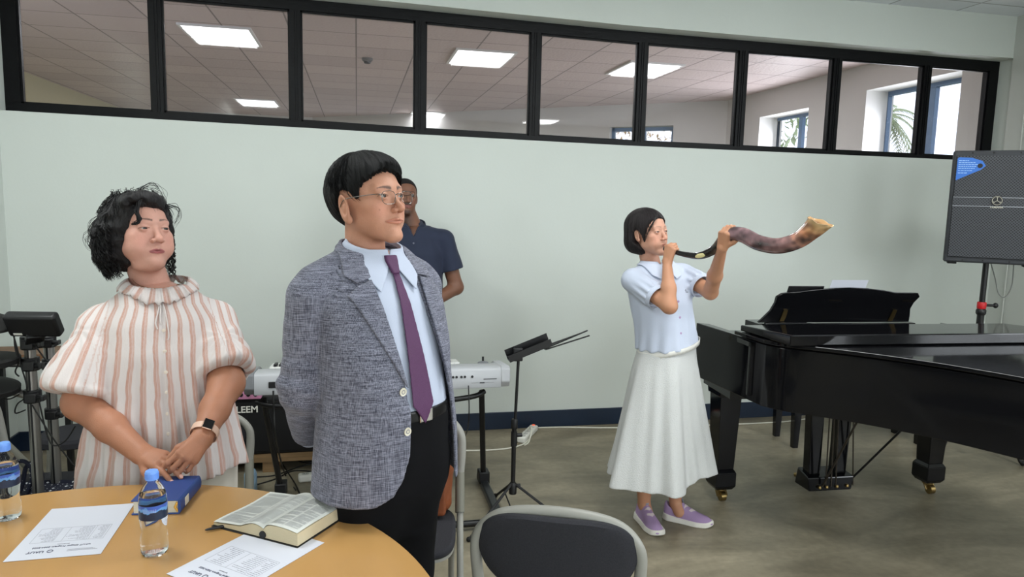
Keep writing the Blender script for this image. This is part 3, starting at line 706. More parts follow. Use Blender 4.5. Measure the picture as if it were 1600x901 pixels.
# legs with square taper, foot block and brass caster
def pleg(x, y, name='leg'):
    b = MB(); x -= 2.65; y -= 2.8
    def ring(h, z): return [(x-h, y-h, z), (x+h, y-h, z), (x+h, y+h, z), (x-h, y+h, z)]
    b.hexa(ring(.070, .60), ring(.078, .675)); b.hexa(ring(.048, .185), ring(.062, .60)); b.hexa(ring(.060, .165), ring(.048, .185)); b.hexa(ring(.060, .09), ring(.060, .165)); b.hexa(ring(.046, .068), ring(.060, .09))
    l = b.build('leg', M_lacq, PN, smooth=False, bevel=.003)
    c = MB(); c.cyl((x, y, .07), (x, y, .055), .03, n=20).bar((x-.018, y-.004, .058), (x-.018, y-.028, .026), .005, .03, (1, 0, 0)).bar((x+.018, y-.004, .058), (x+.018, y-.028, .026), .005, .03, (1, 0, 0))
    c.cyl((x-.014, y-.026, .026), (x+.014, y-.026, .026), .026, n=24)
    c.build('caster', M_brass, l)
pleg(1.975, 3.455); pleg(3.235, 3.35); pleg(3.22, 1.66)
# lyre
ly = MB(); cx, cy = 2.60-2.65, 3.42-2.8
MB().hexa([(cx-.13, cy-.06, .045), (cx+.13, cy-.07, .045), (cx+.13, cy+.07, .045), (cx-.13, cy+.08, .045)], [(cx-.145, cy-.06, .125), (cx+.145, cy-.07, .125), (cx+.13, cy+.05, .145), (cx-.13, cy+.06, .145)]).build('lyre_box', M_lacq, PN, smooth=False, bevel=.006)
for s in (-1, 1):
    MB().hexa([(cx+s*.082-.036, cy-.03, .13), (cx+s*.082+.036, cy-.03, .13), (cx+s*.082+.036, cy+.03, .13), (cx+s*.082-.036, cy+.03, .13)],
              [(cx+s*.092-.044, cy-.03, .68), (cx+s*.092+.044, cy-.03, .68), (cx+s*.092+.044, cy+.03, .68), (cx+s*.092-.044, cy+.03, .68)]).build('lyre_post', M_lacq, PN, smooth=False, bevel=.004)
for dx in (-.035, 0, .03, .14): MB().cyl((cx+dx, cy-.068, .07), (cx+dx*.8, cy-.04, .68), .004, n=8).build('pedal_rod', bpy.data.materials.get('dull_rod') or mat('dull_rod', rgb(70, 64, 56), .4, metal=.6), PN)
MB().cyl((cx-.06, cy-.075, .08), (cx+.03, cy-.30, .69), .006, n=8).build('lyre_brace', mat('dull_rod', rgb(70, 64, 56), .4, metal=.6), PN)
MB().cyl((cx+.14, cy-.06, .11), (cx+.30, cy-.42, .68), .006, n=8).build('lyre_brace', M_blkm, PN)
for dx in (-.06, 0, .06): MB().tube(curve_pts([(cx+dx, cy+.05, .07), (cx+dx, cy+.12, .065), (cx+dx, cy+.17, .05)], 4), [.006]*4+[.012]*4+[.015], 10).build('pedal', M_brass, PN)
for dx in (-.075, -.03, .035, .10): MB().lathe([(.004, 0), (.010, .004), (.010, .012), (.006, .018)], c=(cx+dx, cy-.072, .062), n=12).build('rod_end', M_brass, PN)
# piano bench behind the piano
bn = empty('piano_bench', (3.38, 4.24, 0), R(-4), 'black piano bench standing against the keyboard side of the piano', 'bench')
for x in (-.465, .465):
    for y in (-.12, .12):
        MB().hexa([(x-.018, y-.018, 0), (x+.018, y-.018, 0), (x+.018, y+.018, 0), (x-.018, y+.018, 0)], [(x-.03, y-.03, .42), (x+.03, y-.03, .42), (x+.03, y+.03, .42), (x-.03, y+.03, .42)]).build('leg', M_lacq, bn, smooth=False)
MB().bb(-.50, .50, -.155, .155, .42, .455).build('frame', M_lacq, bn, bevel=.005)
MB().bb(-.49, .49, -.145, .145, .455, .50).build('cushion', mat('black_vinyl', rgb(20, 20, 22), .4), bn, bevel=.015, seg=3)
# things on the music desk
def lean(x, z, off): return (x, DY+2.8+.03-(z-1.0)*.42-(x-2.5)*.05+off, z)
t = empty('tablet', (0, 0, 0), 0, 'black tablet leaning on the music desk, its top edge just showing', 'tablet')
def slab(x0, x1, z0, z1, a, b_): return MB().hexa([lean(x0, z0, a), lean(x1, z0, a), lean(x1, z0, b_), lean(x0, z0, b_)], [lean(x0, z1, a), lean(x1, z1, a), lean(x1, z1, b_), lean(x0, z1, b_)])
slab(2.20, 2.40, 1.012, 1.215, .014, .024).build('case', M_blkm, t, bevel=.003)
slab(2.21, 2.39, 1.02, 1.205, .0245, .0252).build('screen', M_lacq, t)
tag(slab(2.43, 2.64, 1.012, 1.250, .014, .0148).build('sheet_music', M_paper, smooth=False), 'white sheet of music standing on the piano desk', 'sheet music')
# ------------------------------------------------------------------ loudspeaker on a stand behind the piano
spc = at(1547, 412, 4.45)
SP = empty('loudspeaker', (float(spc[0]), float(spc[1]), float(spc[2])), 0, 'dark grey loudspeaker with blue sticker on a pole behind the piano', 'loudspeaker')
SP.rotation_euler = (0, 0, R(-47+8))
hw, hh, dp_ = .252, .70, .36
M_spk = mat('speaker_shell', rgb(54, 56, 60), .6, bump=.25, bscale=500)
def mesh_mat():
    m = mat('perforated_steel', rgb(60, 62, 66), .6); n = m.node_tree; b = n.nodes['Principled BSDF']; tc = n.nodes.new('ShaderNodeTexCoord')
    v = n.nodes.new('ShaderNodeTexVoronoi'); v.inputs['Scale'].default_value = 80; v.inputs['Randomness'].default_value = .0
    mp = n.nodes.new('ShaderNodeMapping'); mp.inputs['Rotation'].default_value = (0, R(45), 0)
    n.links.new(tc.outputs['Object'], mp.inputs[0]); n.links.new(mp.outputs[0], v.inputs['Vector'])
    r = n.nodes.new('ShaderNodeMapRange'); r.inputs[1].default_value = .30; r.inputs[2].default_value = .40; n.links.new(v.outputs['Distance'], r.inputs[0])
    mx = n.nodes.new('ShaderNodeMix'); mx.data_type = 'RGBA'; mx.inputs[6].default_value = (*rgb(24, 25, 28), 1); mx.inputs[7].default_value = (*rgb(70, 72, 77), 1)
    n.links.new(r.outputs[0], mx.inputs[0]); n.links.new(mx.outputs[2], b.inputs['Base Color']); return m
body = [(-hw, 0), (hw, 0), (hw, .05), (hw*.72, dp_), (-hw*.72, dp_), (-hw, .05)]
MB().prism(body, 0.0, hh).build('cabinet', M_spk, SP, bevel=.012, seg=3)
MB().bb(-hw+.018, hw-.018, -.012, .004, .035, .355).build('grille', mesh_mat(), SP, bevel=.004)
MB().bb(-hw+.018, hw-.018, -.012, .004, .412, hh-.03).build('grille', bpy.data.materials['perforated_steel'], SP, bevel=.004)
MB().bb(-hw+.018, hw-.018, -.010, .004, .357, .410).build('logo_band', bpy.data.materials['perforated_steel'], SP)
M_line = mat('silver_line', rgb(150, 152, 156), .3, metal=.6)
for z in (.356, .411): MB().bb(-hw+.018, hw-.018, -.0135, -.010, z-.0015, z+.0015).build('trim_line', M_line, SP, smooth=False)
lg = MB().tube([(.026*math.cos(a), -.016, .392+.026*math.sin(a)) for a in np.linspace(0, 2*PI, 32)[:-1]], .0022, 6, closed=True)
for k in range(3):
    a = PI/2+k*2*PI/3; dx, dz = math.cos(a), math.sin(a)
    lg.bar((0, -.016, .392), (dx*.021, -.016, .392+dz*.021), .002, .002)
    p = np.array((dx*.017, -.016, .392+dz*.017))
    for s in (-1, 1): q = np.array((math.cos(a+s*.9), 0, math.sin(a+s*.9)))*.007; lg.bar(p-q*.2, p-q*.2+q, .0018, .002)
lg.build('emblem', mat('pale_gold', rgb(176, 172, 158), .35, metal=.5), SP)
MB().lathe([(.031, 0), (.031, .004)], c=(0, -.012, .392), n=32, M=rotm('X', 90)).build('emblem_plate', M_blk, SP)
text_obj('maker_name', 'YAMAHA', .017, bpy.data.materials['pale_gold'], SP, (0, -.0135, .351), (R(90), 0, 0), bold=True)
st = [(-hw+.022, hh-.05), (-hw+.03, hh-.042), (-hw+.10, hh-.046), (-hw+.155, hh-.065), (-hw+.175, hh-.095), (-hw+.15, hh-.12), (-hw+.08, hh-.155), (-hw+.022, hh-.185)]
MB().prism(st, -.0145, -.013, lambda a, b_, q: (a, q, b_)).build('blue_sticker', mat('blue_sticker', rgb(48, 110, 200), .4), SP, smooth=False)
b = MB(); rnd = random.Random(2)
for k, (z, l) in enumerate(((hh-.062, .05), (hh-.074, .085), (hh-.086, .095), (hh-.098, .09), (hh-.110, .085), (hh-.124, .06), (hh-.138, .05))):
    x = -hw+.03
    while x < -hw+.03+l: q = rnd.uniform(.006, .016); b.bb(x, x+q, -.0152, -.0146, z-.003, z+.001); x += q+.003
b.build('sticker_text', mat('pale_blue_ink', rgb(160, 200, 240), .5), SP, smooth=False)
MB().lathe([(.014, 0), (.014, .0015)], c=(-hw+.145, -.0146, hh-.095), n=24, M=rotm('X', 90)).build('sticker_disc', M_blk, SP)
for x in (-.15, -.04, .1, .2):
    for z in (.018, hh-.014): MB().lathe([(.005, 0), (.004, .003)], c=(x, -.001, z), n=12, M=rotm('X', 90)).build('screw', M_blk, SP)
for x in (-hw+.05, hw-.05): MB().bb(x-.025, x+.025, .02, .10, -.012, .002).build('rubber_foot', M_rub, SP, bevel=.003)
sx, sy = float(spc[0]), float(spc[1]); off = .17
px_, py_ = sx+off*math.sin(R(39))*1, sy+off*math.cos(R(39))
ss = empty('speaker_stand', (px_, py_, 0), 0, 'black tripod speaker stand with a red clamp behind the piano', 'stand')
MB().cyl((0, 0, .93), (0, 0, spc[2]), .0175, n=20).build('upper_pole', M_blkm, ss)
MB().cyl((0, 0, .12), (0, 0, .97), .0215, n=20).build('lower_pole', M_blkm, ss)
MB().lathe([(.024, .955), (.03, .965), (.03, .985), (.024, .995)], n=24).build('clamp_collar', M_blk, ss)
MB().lathe([(.025, .996), (.027, 1.0), (.027, 1.035), (.024, 1.04)], n=24).build('clamp', M_red, ss)
MB().cyl((.02, -.01, 1.02), (.07, -.03, 1.02), .009, n=12).ball((.075, -.032, 1.02), (.016, .016, .018)).build('knob', M_blk, ss)
for a in (75, 195, 315):
    c, s = math.cos(R(a)), math.sin(R(a))
    lgg = MB().tube([(c*.02, s*.02, .62), (c*.30, s*.30, .02)], .0125, 10).build('leg', M_blkm, ss)
    MB().cyl((c*.015, s*.015, .16), (c*.17, s*.17, .29), .008).build('brace', M_blkm, lgg)
    MB().ball((c*.31, s*.31, .018), .018).build('foot_cap', M_rub, lgg)
cp = [(px_+.03, py_+.02, spc[2]+.05), (px_+.07, py_-.01, 1.20), (px_+.09, py_-.03, 1.10), (px_+.125, py_-.05, 1.08), (px_+.155, py_-.06, 1.16), (px_+.16, py_-.05, spc[2]+.02)]
tag(MB().tube(curve_pts(cp, 8), .0035, 8).build('speaker_cable', mat('grey_cable', rgb(120, 122, 118), .5)), 'thin grey cable looping down below the loudspeaker', 'cable')
# ------------------------------------------------------------------ electronic keyboard and its stand
M_kb = mat('silver_plastic', rgb(186, 188, 192), .4); M_kb2 = mat('dark_silver_plastic', rgb(128, 130, 134), .45)
KX0, KX1, KY0, KY1, KZ0, KZ1 = -.54, .785, 3.55, 3.90, .632, .742
K = empty('electronic_keyboard', ((KX0+KX1)/2, (KY0+KY1)/2, KZ0), R(0), 'silver electronic keyboard seen from behind on a black stand', 'keyboard')
K.rotation_euler = (R(-6), 0, 0)
kw = KX1-KX0; kd = KY1-KY0; kh = KZ1-KZ0
prof = [(-kd/2+.004, .0), (-kd/2, .006), (-kd/2, kh-.018), (-kd/2+.006, kh-.008), (-kd/2+.02, kh-.002), (-.02, kh), (kd/2-.16, kh-.012), (kd/2-.15, kh-.045), (kd/2, kh-.05), (kd/2, .012), (kd/2-.01, 0)]
MB().prism(prof, -kw/2+.05, kw/2-.05, lambda a, b_, q: (q, a, b_)).build('body', M_kb, K)
for s in (-1, 1):
    MB().prism([(-kd/2-.002, .03), (-kd/2-.002, kh-.012), (-kd/2+.02, kh+.002), (kd/2-.10, kh+.002), (kd/2+.002, kh-.03), (kd/2+.002, .02), (kd/2-.03, -.0), (-kd/2+.03, 0)], s*(kw/2-.05), s*(kw/2), lambda a, b_, q: (q, a, b_)).build('end_cap', M_kb if s > 0 else M_kb2, K, bevel=.006)
wk = MB(); bk_ = MB(); nk = 36; ks0, ks1 = -kw/2+.10, kw/2-.24
for i in range(nk):
    x0 = ks0+(ks1-ks0)*i/nk; x1 = ks0+(ks1-ks0)*(i+1)/nk-.0012; wk.bb(x0, x1, kd/2-.155, kd/2-.004, kh-.045, kh+.004)
    if i % 7 in (0, 1, 3, 4, 5) and i < nk-1: bk_.bb(x1-.007, x1+.007, kd/2-.155, kd/2-.06, kh+.004, kh+.016)
wk.build('white_keys', mat('white_keys', rgb(238, 238, 234), .3), K, smooth=False); bk_.build('black_keys', M_blk, K, smooth=False)
jk = MB()
for u in (708, 713.5, 721, 726.5, 738): 
    p = at_y(u, 600, KY0); jk.lathe([(.0065, 0), (.0065, .003)], c=(p[0]-(KX0+KX1)/2, -kd/2-.001, .062), n=12, M=rotm('X', 90))
jk.build('sockets', M_blk, K)
jk = MB(); p = at_y(766, 600, KY0)[0]-(KX0+KX1)/2; jk.bb(p-.035, p+.035, -kd/2-.0012, -kd/2, .045, .049).bb(p-.055, p-.03, -kd/2-.0012, -kd/2, .026, .031).bb(p-.10, p+.02, -kd/2-.0012, -kd/2, .0285, .0292).build('printed_marks', mat('dark_marks', rgb(60, 60, 64), .6), K, smooth=False)
p = at_y(427, 610, KY0)[0]-(KX0+KX1)/2; MB().bb(p-.022, p+.022, -kd/2-.006, -kd/2, .035, .066).build('power_socket', M_blk, K, bevel=.004)
p2 = at_y(445, 610, KY0)[0]-(KX0+KX1)/2; MB().bb(p2-.010, p2+.010, -kd/2-.002, -kd/2, .05, .064).build('usb_port', M_blk, K)
jx = kw/2-.30; MB().lathe([(.030, 0), (.028, .006), (.012, .012)], c=(at_y(756, 590, 3.72)[0]-(KX0+KX1)/2, .02, kh-.004), n=24).build('joystick_base', M_kb2, K)
MB().cyl((at_y(756, 590, 3.72)[0]-(KX0+KX1)/2, .02, kh+.004), (at_y(756, 590, 3.72)[0]-(KX0+KX1)/2, .02, kh+.032), .006, n=12).build('joystick', M_blk, K)
S = empty('keyboard_stand', (.13, 3.72, 0), 0, 'black metal stand carrying the silver keyboard', 'stand')
for x in (.57, -.53):
    lg = MB().tube([(x-.055, -.10, .615), (x+.0, .10, .05)], .0155, 12).build('leg', M_blkm, S)
    MB().bar((x+.0, .20, .03), (x+.0, -.45, .03), .045, .04).build('foot', mat('satin_black', rgb(34, 36, 38), .35), S, bevel=.008, seg=3)
    MB().bb(x-.03, x+.03, .06, .14, .03, .10).build('joint', M_blk, S, bevel=.006)
MB().tube(curve_pts([(-.62, -.12, .605), (-.45, -.14, .582), (.2, -.14, .580), (.45, -.13, .594), (.53, -.10, .614)], 6), .014, 12).build('support_arm', M_blkm, S)
MB().tube([(-.53, .12, .590), (.53, .12, .590)], .012, 12).build('support_arm', M_blkm, S)
MB().tube([(-.53, -.42, .035), (.57, -.42, .035)], .017, 12).build('crossbar', M_blkm, S)
# ------------------------------------------------------------------ amplifier on a pallet
AX0, AX1, AY = -.95, -.18, 4.30
A_ = empty('guitar_amplifier', ((AX0+AX1)/2, AY+.13, .085), 0, 'wide black amplifier with white LEEM lettering behind the chairs', 'amplifier')
aw = AX1-AX0
MB().bb(-aw/2, aw/2, -.13, .15, 0, .345).build('cabinet', mat('black_tolex', rgb(14, 14, 16), .7, bump=.3, bscale=300), A_, bevel=.01)
MB().bb(-aw/2+.02, aw/2-.02, -.137, -.128, .02, .325).build('grille_cloth', mat('black_cloth', rgb(12, 12, 14), .85, bump=.3, bscale=700), A_, bevel=.003)
p = at_y(386, 640, AY-.01); text_obj('lettering', 'LEEM', .055, M_white, A_, (float(p[0])-(AX0+AX1)/2+.0, -.139, float(p[2])-.085), (R(90), 0, 0), bold=True)
for x, z in ((-aw/2+.03, .03), (aw/2-.03, .03)): MB().ball((x, -.137, z), .008).build('screw', M_chrome, A_)
pa = empty('wooden_pallet', (-.50, 4.45, 0), 0, 'low pale wooden pallet under the black amplifier', 'pallet')
M_pine = mat('raw_pine', rgb(150, 120, 84), .7, noise=.3, nscale=8, nstretch=(.3, 3, 3))
for y in (-.18, 0, .18): MB().bb(-.47, .47, y-.05, y+.05, .065, .085).build('deck_board', M_pine, pa, smooth=False)
for x in (-.40, 0, .38): MB().bb(x-.045, x+.045, -.22, .22, 0, .065).build('stringer', M_pine, pa, smooth=False)
M_pink = mat('pink_metal', rgb(222, 150, 190), .45)
pk = empty('effects_pedal', (float(at_y(392, 620, 4.3)[0])-.09, 4.34, .43), 0, 'pink effects box with black knobs on top of the black amplifier', 'effects box')
MB().bb(-.15, .15, -.06, .06, 0, .055).build('case', M_pink, pk, bevel=.005)
for k in range(7): MB().lathe([(.011, 0), (.010, .016)], c=(-.12+k*.04, -.061, .030), n=16, M=rotm('X', 90)).build('knob', M_blk, pk)
# ------------------------------------------------------------------ music stand (folding lyric stand)
ms = empty('music_stand', (.768, 3.36, 0), 0, 'black folding music stand in front of the pale wall', 'music stand')
MB().cyl((0, 0, .40), (.012, 0, .84), .0075, n=14).build('upper_pole', M_blkm, ms)
MB().cyl((0, 0, .17), (0, 0, .50), .0115, n=14).build('lower_pole', M_blkm, ms)
MB().lathe([(.015, .49), (.017, .495), (.017, .53), (.013, .54)], n=16).cyl((.015, 0, .455), (.04, 0, .455), .010, n=10).lathe([(.016, .40), (.016, .475)], n=16).build('collar', M_blk, ms)
MB().lathe([(.019, .15), (.020, .155), (.020, .20), (.014, .21)], n=16).cyl((.015, 0, .19), (.038, 0, .19), .010, n=10).build('leg_hub', M_blk, ms)
for a in (215, 335, 95):
    c, s = math.cos(R(a)), math.sin(R(a))
    l = MB().tube([(c*.015, s*.015, .20), (c*.30, s*.30, .012)], .007, 8).build('leg', M_blkm, ms)
    MB().ball((c*.305, s*.305, .012), .012).build('foot_cap', M_rub, l)
    MB().cyl((c*.012, s*.012, .06), (c*.15, s*.15, .105), .004, n=8).build('brace', M_blkm, l)
MB().bb(-.014, .032, -.014, .014, .835, .90).build('head_joint', M_blk, ms, bevel=.005)
def mstand_pt(u, v, dy=0): p = at_y(u, v, 3.36+dy); return (float(p[0])-.768, dy, float(p[2]))
p0 = np.array(mstand_pt(795, 563)); p1 = np.array(mstand_pt(861, 536)); dr = (p1-p0)/np.linalg.norm(p1-p0); up_ = np.array((-dr[2], 0, dr[0]))
mid = (p0+p1)/2; L_ = np.linalg.norm(p1-p0)
mm = np.c_[dr, (0, 1, 0), up_]
MB().box(mid, (L_, .05, .012), mm).box(mid+np.array((0, -.025, 0))+up_*.012, (L_, .003, .034), mm).box(mid+np.array((0, .03, 0))+up_*.022, (L_*1.0, .003, .055), mm).build('tray', M_blkm, ms, smooth=False)
for (ua, va, ub, vb, dy) in ((850, 541, 906, 521, .0), (850, 545, 918, 516, .02), (852, 546, 921, 524, -.02), (860, 540, 890, 528, .03)):
    MB().bar(mstand_pt(ua, va, dy), mstand_pt(ub, vb, dy), .010, .005).build('folding_arm', M_blkm, ms, smooth=False)
# ------------------------------------------------------------------ sockets, power strips, cables
t = empty('wall_socket', tuple(at_y(694, 540, WALL)), 0, 'small cream wall socket behind the man in navy', 'wall socket')
MB().bb(-.035, .035, -.03, 0, -.035, .035).build('box', mat('cream_plastic', rgb(214, 205, 170), .5), t, bevel=.006)
MB().bb(-.022, .022, -.034, -.03, -.022, .022).build('rocker', mat('cream_plastic_light', rgb(225, 218, 188), .5), t, bevel=.003)
def power_strip(a, b_, label, nsock=4):
    a = np.array(a, float); b_ = np.array(b_, float); d = b_-a; L0 = np.linalg.norm(d[:2]); t = empty('power_strip', (float((a+b_)[0]/2), float((a+b_)[1]/2), 0), math.atan2(d[1], d[0]), label, 'power strip')
    MB().bb(-L0/2, L0/2, -.03, .03, 0, .042).build('housing', M_white, t, bevel=.012, seg=3)
    for k in range(nsock):
        x = -L0/2+.04+k*(L0-.09)/max(1, nsock-1)*.92
        o = MB().lathe([(.021, .0425), (.021, .0435), (.017, .0436)], c=(x, 0, 0), n=20).build('socket', mat('socket_grey', rgb(190, 190, 184), .5), t)
        MB().cyl((x-.007, 0, .0425), (x-.007, 0, .0442), .003, n=8).cyl((x+.007, 0, .0425), (x+.007, 0, .0442), .003, n=8).build('socket_hole', M_blk, o)
    MB().bb(L0/2-.03, L0/2-.012, -.010, .010, .042, .047).build('switch', mat('orange_switch', rgb(235, 110, 80), .4, emit=rgb(240, 100, 60), estr=.6), t, bevel=.002)
    return t
power_strip((1.075, 4.50), (1.235, 4.76), 'white power strip on the floor near the wall, behind the music stand', 5)
M_wc = mat('white_cable', rgb(222, 220, 206), .5); M_bc = mat('black_cable', rgb(18, 18, 18), .5)
def cable(px, r, m, label, z=None):
    pts = [at_z(u, v, r) for u, v in px]
    pts = [(p[0], min(p[1], WALL-.03), r) for p in pts]
    tag(MB().tube(curve_pts(pts, 8), r, 8).build('cable', m), label, 'cable')
cable([(838, 664), (880, 667), (940, 668), (1010, 667), (1100, 664), (1160, 662), (1230, 658), (1280, 651), (1330, 646), (1400, 640)], .005, M_wc, 'long white cable running along the floor by the wall')
cable([(826, 676), (823, 690), (800, 699), (760, 703), (690, 704), (600, 706)], .005, M_wc, 'white cable running left along the floor from the power strip')
tag(MB().tube(curve_pts([(1.155, 4.63, .05), (1.17, 4.60, .075), (1.16, 4.55, .05), (1.13, 4.50, .006), (1.09, 4.45, .005)], 8), .005, 8).build('cable', M_wc), 'short white plug lead looping out of the power strip', 'cable')
for k, px in enumerate(([(395, 745), (430, 742), (470, 728), (500, 722)], [(440, 722), (450, 738), (462, 757), (470, 775)], [(400, 757), (430, 748), (460, 735), (500, 738)], [(450, 712), (475, 722), (505, 720), (540, 728)])):
    cable(px, .004, M_bc, ['black cable curving on the floor under the amplifier', 'black cable running towards the table behind the open book', 'lowest black cable on the floor right of the woman\'s chair', 'black cable between amplifier and the man in grey'][k])
a_ = at_z(466, 752, 0); power_strip((a_[0], a_[1]), (a_[0]+.20, a_[1]+.03), 'power strip with lit orange switch behind the man in the grey jacket', 3)
# black lead hanging from the keyboard
tag(MB().tube(curve_pts([at_y(732, 602, KY0-.02), at_y(733, 640, KY0-.05), at_y(731, 668, KY0+.1), at_z(726, 684, .01)], 8), .003, 8).build('cable', M_bc), 'thin black lead hanging from the back of the silver keyboard', 'cable')
tag(MB().tube(curve_pts([at_y(427, 610, KY0-.02), at_y(428, 640, KY0-.03), at_y(432, 690, KY0), at_z(446, 742, .006), at_z(462, 765, .006)], 8), .0045, 8).build('cable', M_bc), 'black power lead dropping from the keyboard\'s left end', 'cable')
bb_ = empty('plastic_bottle', tuple(at_z(392, 768, 0)), 0, 'small pale blue plastic bottle on the floor right of the woman', 'bottle')
MB().lathe([(.03, 0), (.034, .01), (.034, .10), (.026, .125), (.014, .135)], n=24).build('body', mat('pale_blue_plastic', rgb(150, 180, 205), .35), bb_)
MB().lathe([(.015, .135), (.015, .155), (.012, .158)], n=20).build('cap', mat('blue_cap', rgb(110, 150, 200), .4), bb_)
# ------------------------------------------------------------------ electronic drum rack at the left
DR = empty('drum_rack', (-1.25, 3.0, 0), 0, 'aluminium electronic drum rack with black module at the left edge', 'drum rack')
def dl(u, v, y=3.0): p = at_y(u, v, y); return np.array((p[0]+1.25, p[1]-3.0, p[2]))
pa1 = dl(48, 545); pb1 = dl(58, 755); pa2 = dl(79, 540, 3.12); pb2 = dl(86, 760, 3.12)
for a, b_ in ((pa1, pb1), (pa2, pb2)):
    xx = (a[0]+b_[0])/2
    MB().cyl((xx, a[1], 0.02), (xx, a[1], a[2]+.03), .0195, n=20).build('post', M_alu, DR)
    MB().bb(xx-.003, xx+.003, a[1]-.0205, a[1]-.017, .05, a[2]).build('groove', M_blk, DR, smooth=False)
    MB().ball((xx, a[1], .02), (.03, .03, .02)).build('rubber_foot', M_rub, DR)
x1_ = (pa1[0]+pb1[0])/2; x2_ = (pa2[0]+pb2[0])/2
def clamp(x, y, z, s=1.0):
    b = MB().cyl((x, y, z-.025*s), (x, y, z+.025*s), .031*s, n=20).box((x+.01*s, y-.035*s, z), (.04*s, .03*s, .035*s)).cyl((x+.02*s, y-.03*s, z), (x+.055*s, y-.05*s, z+.004), .010*s, n=10).box((x+.058*s, y-.052*s, z+.004), (.012*s, .035*s, .02*s))
    b.build('clamp', M_blk, DR, bevel=.003)
for v in (535, 568, 618): clamp(x1_, pa1[1], dl(45, v)[2])
for v in (533, 568, 597, 645): clamp(x2_, pa2[1], dl(75, v, 3.12)[2], .9)
MB().tube([dl(-60, 613), dl(0, 606), dl(40, 616)], .0165, 16).build('arm', M_alu, DR)
MB().tube([dl(-60, 568), dl(0, 568), dl(40, 569)], .012, 16).build('arm', M_alu, DR)
mo = MB(); c = dl(53, 506, 2.92); c2 = np.array(c)
Mr = rotm('Z', -8)@rotm('X', 28)
MB().box(c, (.185, .045, .095), Mr).build('drum_module', M_blk, DR, bevel=.012, seg=3)
MB().box(c+Mr@np.array((-.055, -.024, -.03)), (.03, .002, .008), Mr).build('module_label', M_white, DR)
MB().bar(c+np.array((0, .01, -.04)), dl(52, 540), .06, .03).build('module_bracket', M_blk, DR, bevel=.004)
def dl2(u, v, y): return dl(u, v, y)
q = dl(-30, 564, 2.95); MB().lathe([(.10, -.02), (.125, -.010), (.125, .008), (.11, .012)], c=q, n=40, M=rotm('X', 2)).build('drum_pad', M_rub, DR)
q = dl(-30, 606, 2.95); MB().lathe([(.10, -.02), (.125, -.010), (.125, .008), (.11, .012)], c=q, n=40, M=rotm('Y', 6)@rotm('X', 3)).build('drum_pad', M_rub, DR)
q = dl(-34, 503, 2.95); MB().lathe([(.02, .030), (.05, .026), (.115, .004), (.118, -.004), (.02, .02)], c=q, n=40, M=rotm('Y', 12)@rotm('X', 8)).build('cymbal_pad', M_rub, DR)
for pts in ([(22, 518), (24, 545), (34, 575), (42, 605), (36, 625)], [(20, 520), (30, 560), (24, 580), (30, 588)], [(45, 620), (28, 630), (24, 645), (40, 640)], [(0, 621), (15, 623), (30, 616)], [(50, 632), (80, 680), (110, 720), (150, 768)], [(60, 622), (78, 690), (100, 690), (118, 665)], [(55, 540), (70, 560), (78, 570), (70, 600)]):
    MB().tube(curve_pts([dl(u, v, 2.96) for u, v in pts], 6), .0028, 6).build('lead', M_bc, DR)
wd = empty('wooden_shelf', (-1.75, 4.45, 0), 0, 'narrow brown wooden desk edge behind the drum rack', 'desk')
zz = at_y(30, 552, 4.45)[2]
MB().bb(-.29, .18, -.12, .12, zz-.022, zz+.018).build('top_board', mat('brown_board', rgb(122, 88, 60), .5, noise=.3, nscale=9, nstretch=(.3, 3, 1)), wd, bevel=.003)
for x in (-.26, .15):
    for y in (-.1, .1): MB().bb(x-.015, x+.015, y-.015, y+.015, 0, zz-.022).build('leg', M_blkm, wd, smooth=False)
# star-patterned bag on a chair hidden by the table edge
def star_mat():
    m = mat('navy_star_fabric', rgb(22, 26, 46), .8); n = m.node_tree; b = n.nodes['Principled BSDF']; tc = n.nodes.new('ShaderNodeTexCoord')
    v = n.nodes.new('ShaderNodeTexVoronoi'); v.inputs['Scale'].default_value = 50; v.inputs['Randomness'].default_value = .35; v.distance = 'MINKOWSKI'; v.inputs['Exponent'].default_value = .6
    n.links.new(tc.outputs['Object'], v.inputs['Vector']); r = n.nodes.new('ShaderNodeMapRange'); r.inputs[1].default_value = .52; r.inputs[2].default_value = .60
    n.links.new(v.outputs['Distance'], r.inputs[0]); mx = n.nodes.new('ShaderNodeMix'); mx.data_type = 'RGBA'
    mx.inputs[6].default_value = (*rgb(225, 228, 232), 1); mx.inputs[7].default_value = (*rgb(22, 26, 46), 1)
    n.links.new(r.outputs[0], mx.inputs[0]); n.links.new(mx.outputs[2], b.inputs['Base Color']); return m
M_star = star_mat()
bg_ = empty('tote_bag', tuple(at_z(50, 770, .46)*np.array((1, 1, 0))+np.array((-.03, .10, .46))), 0, 'navy bag with white stars and cord handles standing behind the table\'s left edge', 'bag')
bp = bg_.location
def bgl(u, v, dy=0): p = at_y(u, v, bp[1]+dy); return np.array((p[0]-bp[0], dy, p[2]-bp[2]))
tz = bgl(55, 768)[2]
vs = []; ring = 28
for z, w_, d_ in ((0, .13, .06), (.01, .14, .07), (tz*.6, .14, .065), (tz*.9, .135, .04), (tz, .13, .03), (tz-.004, .12, .024)):
    for j in range(ring): a = 2*PI*j/ring; vs.append((w_*np.sign(math.cos(a))*abs(math.cos(a))**.6, d_*np.sign(math.sin(a))*abs(math.sin(a))**.7, z+(.008*math.sin(3*a) if z > .1 else 0)))
fs = [(i*ring+j, i*ring+(j+1) % ring, (i+1)*ring+(j+1) % ring, (i+1)*ring+j) for i in range(5) for j in range(ring)]+[tuple(range(ring)), tuple(5*ring+j for j in range(ring))]
MB().add(vs, fs).build('body', M_star, bg_)
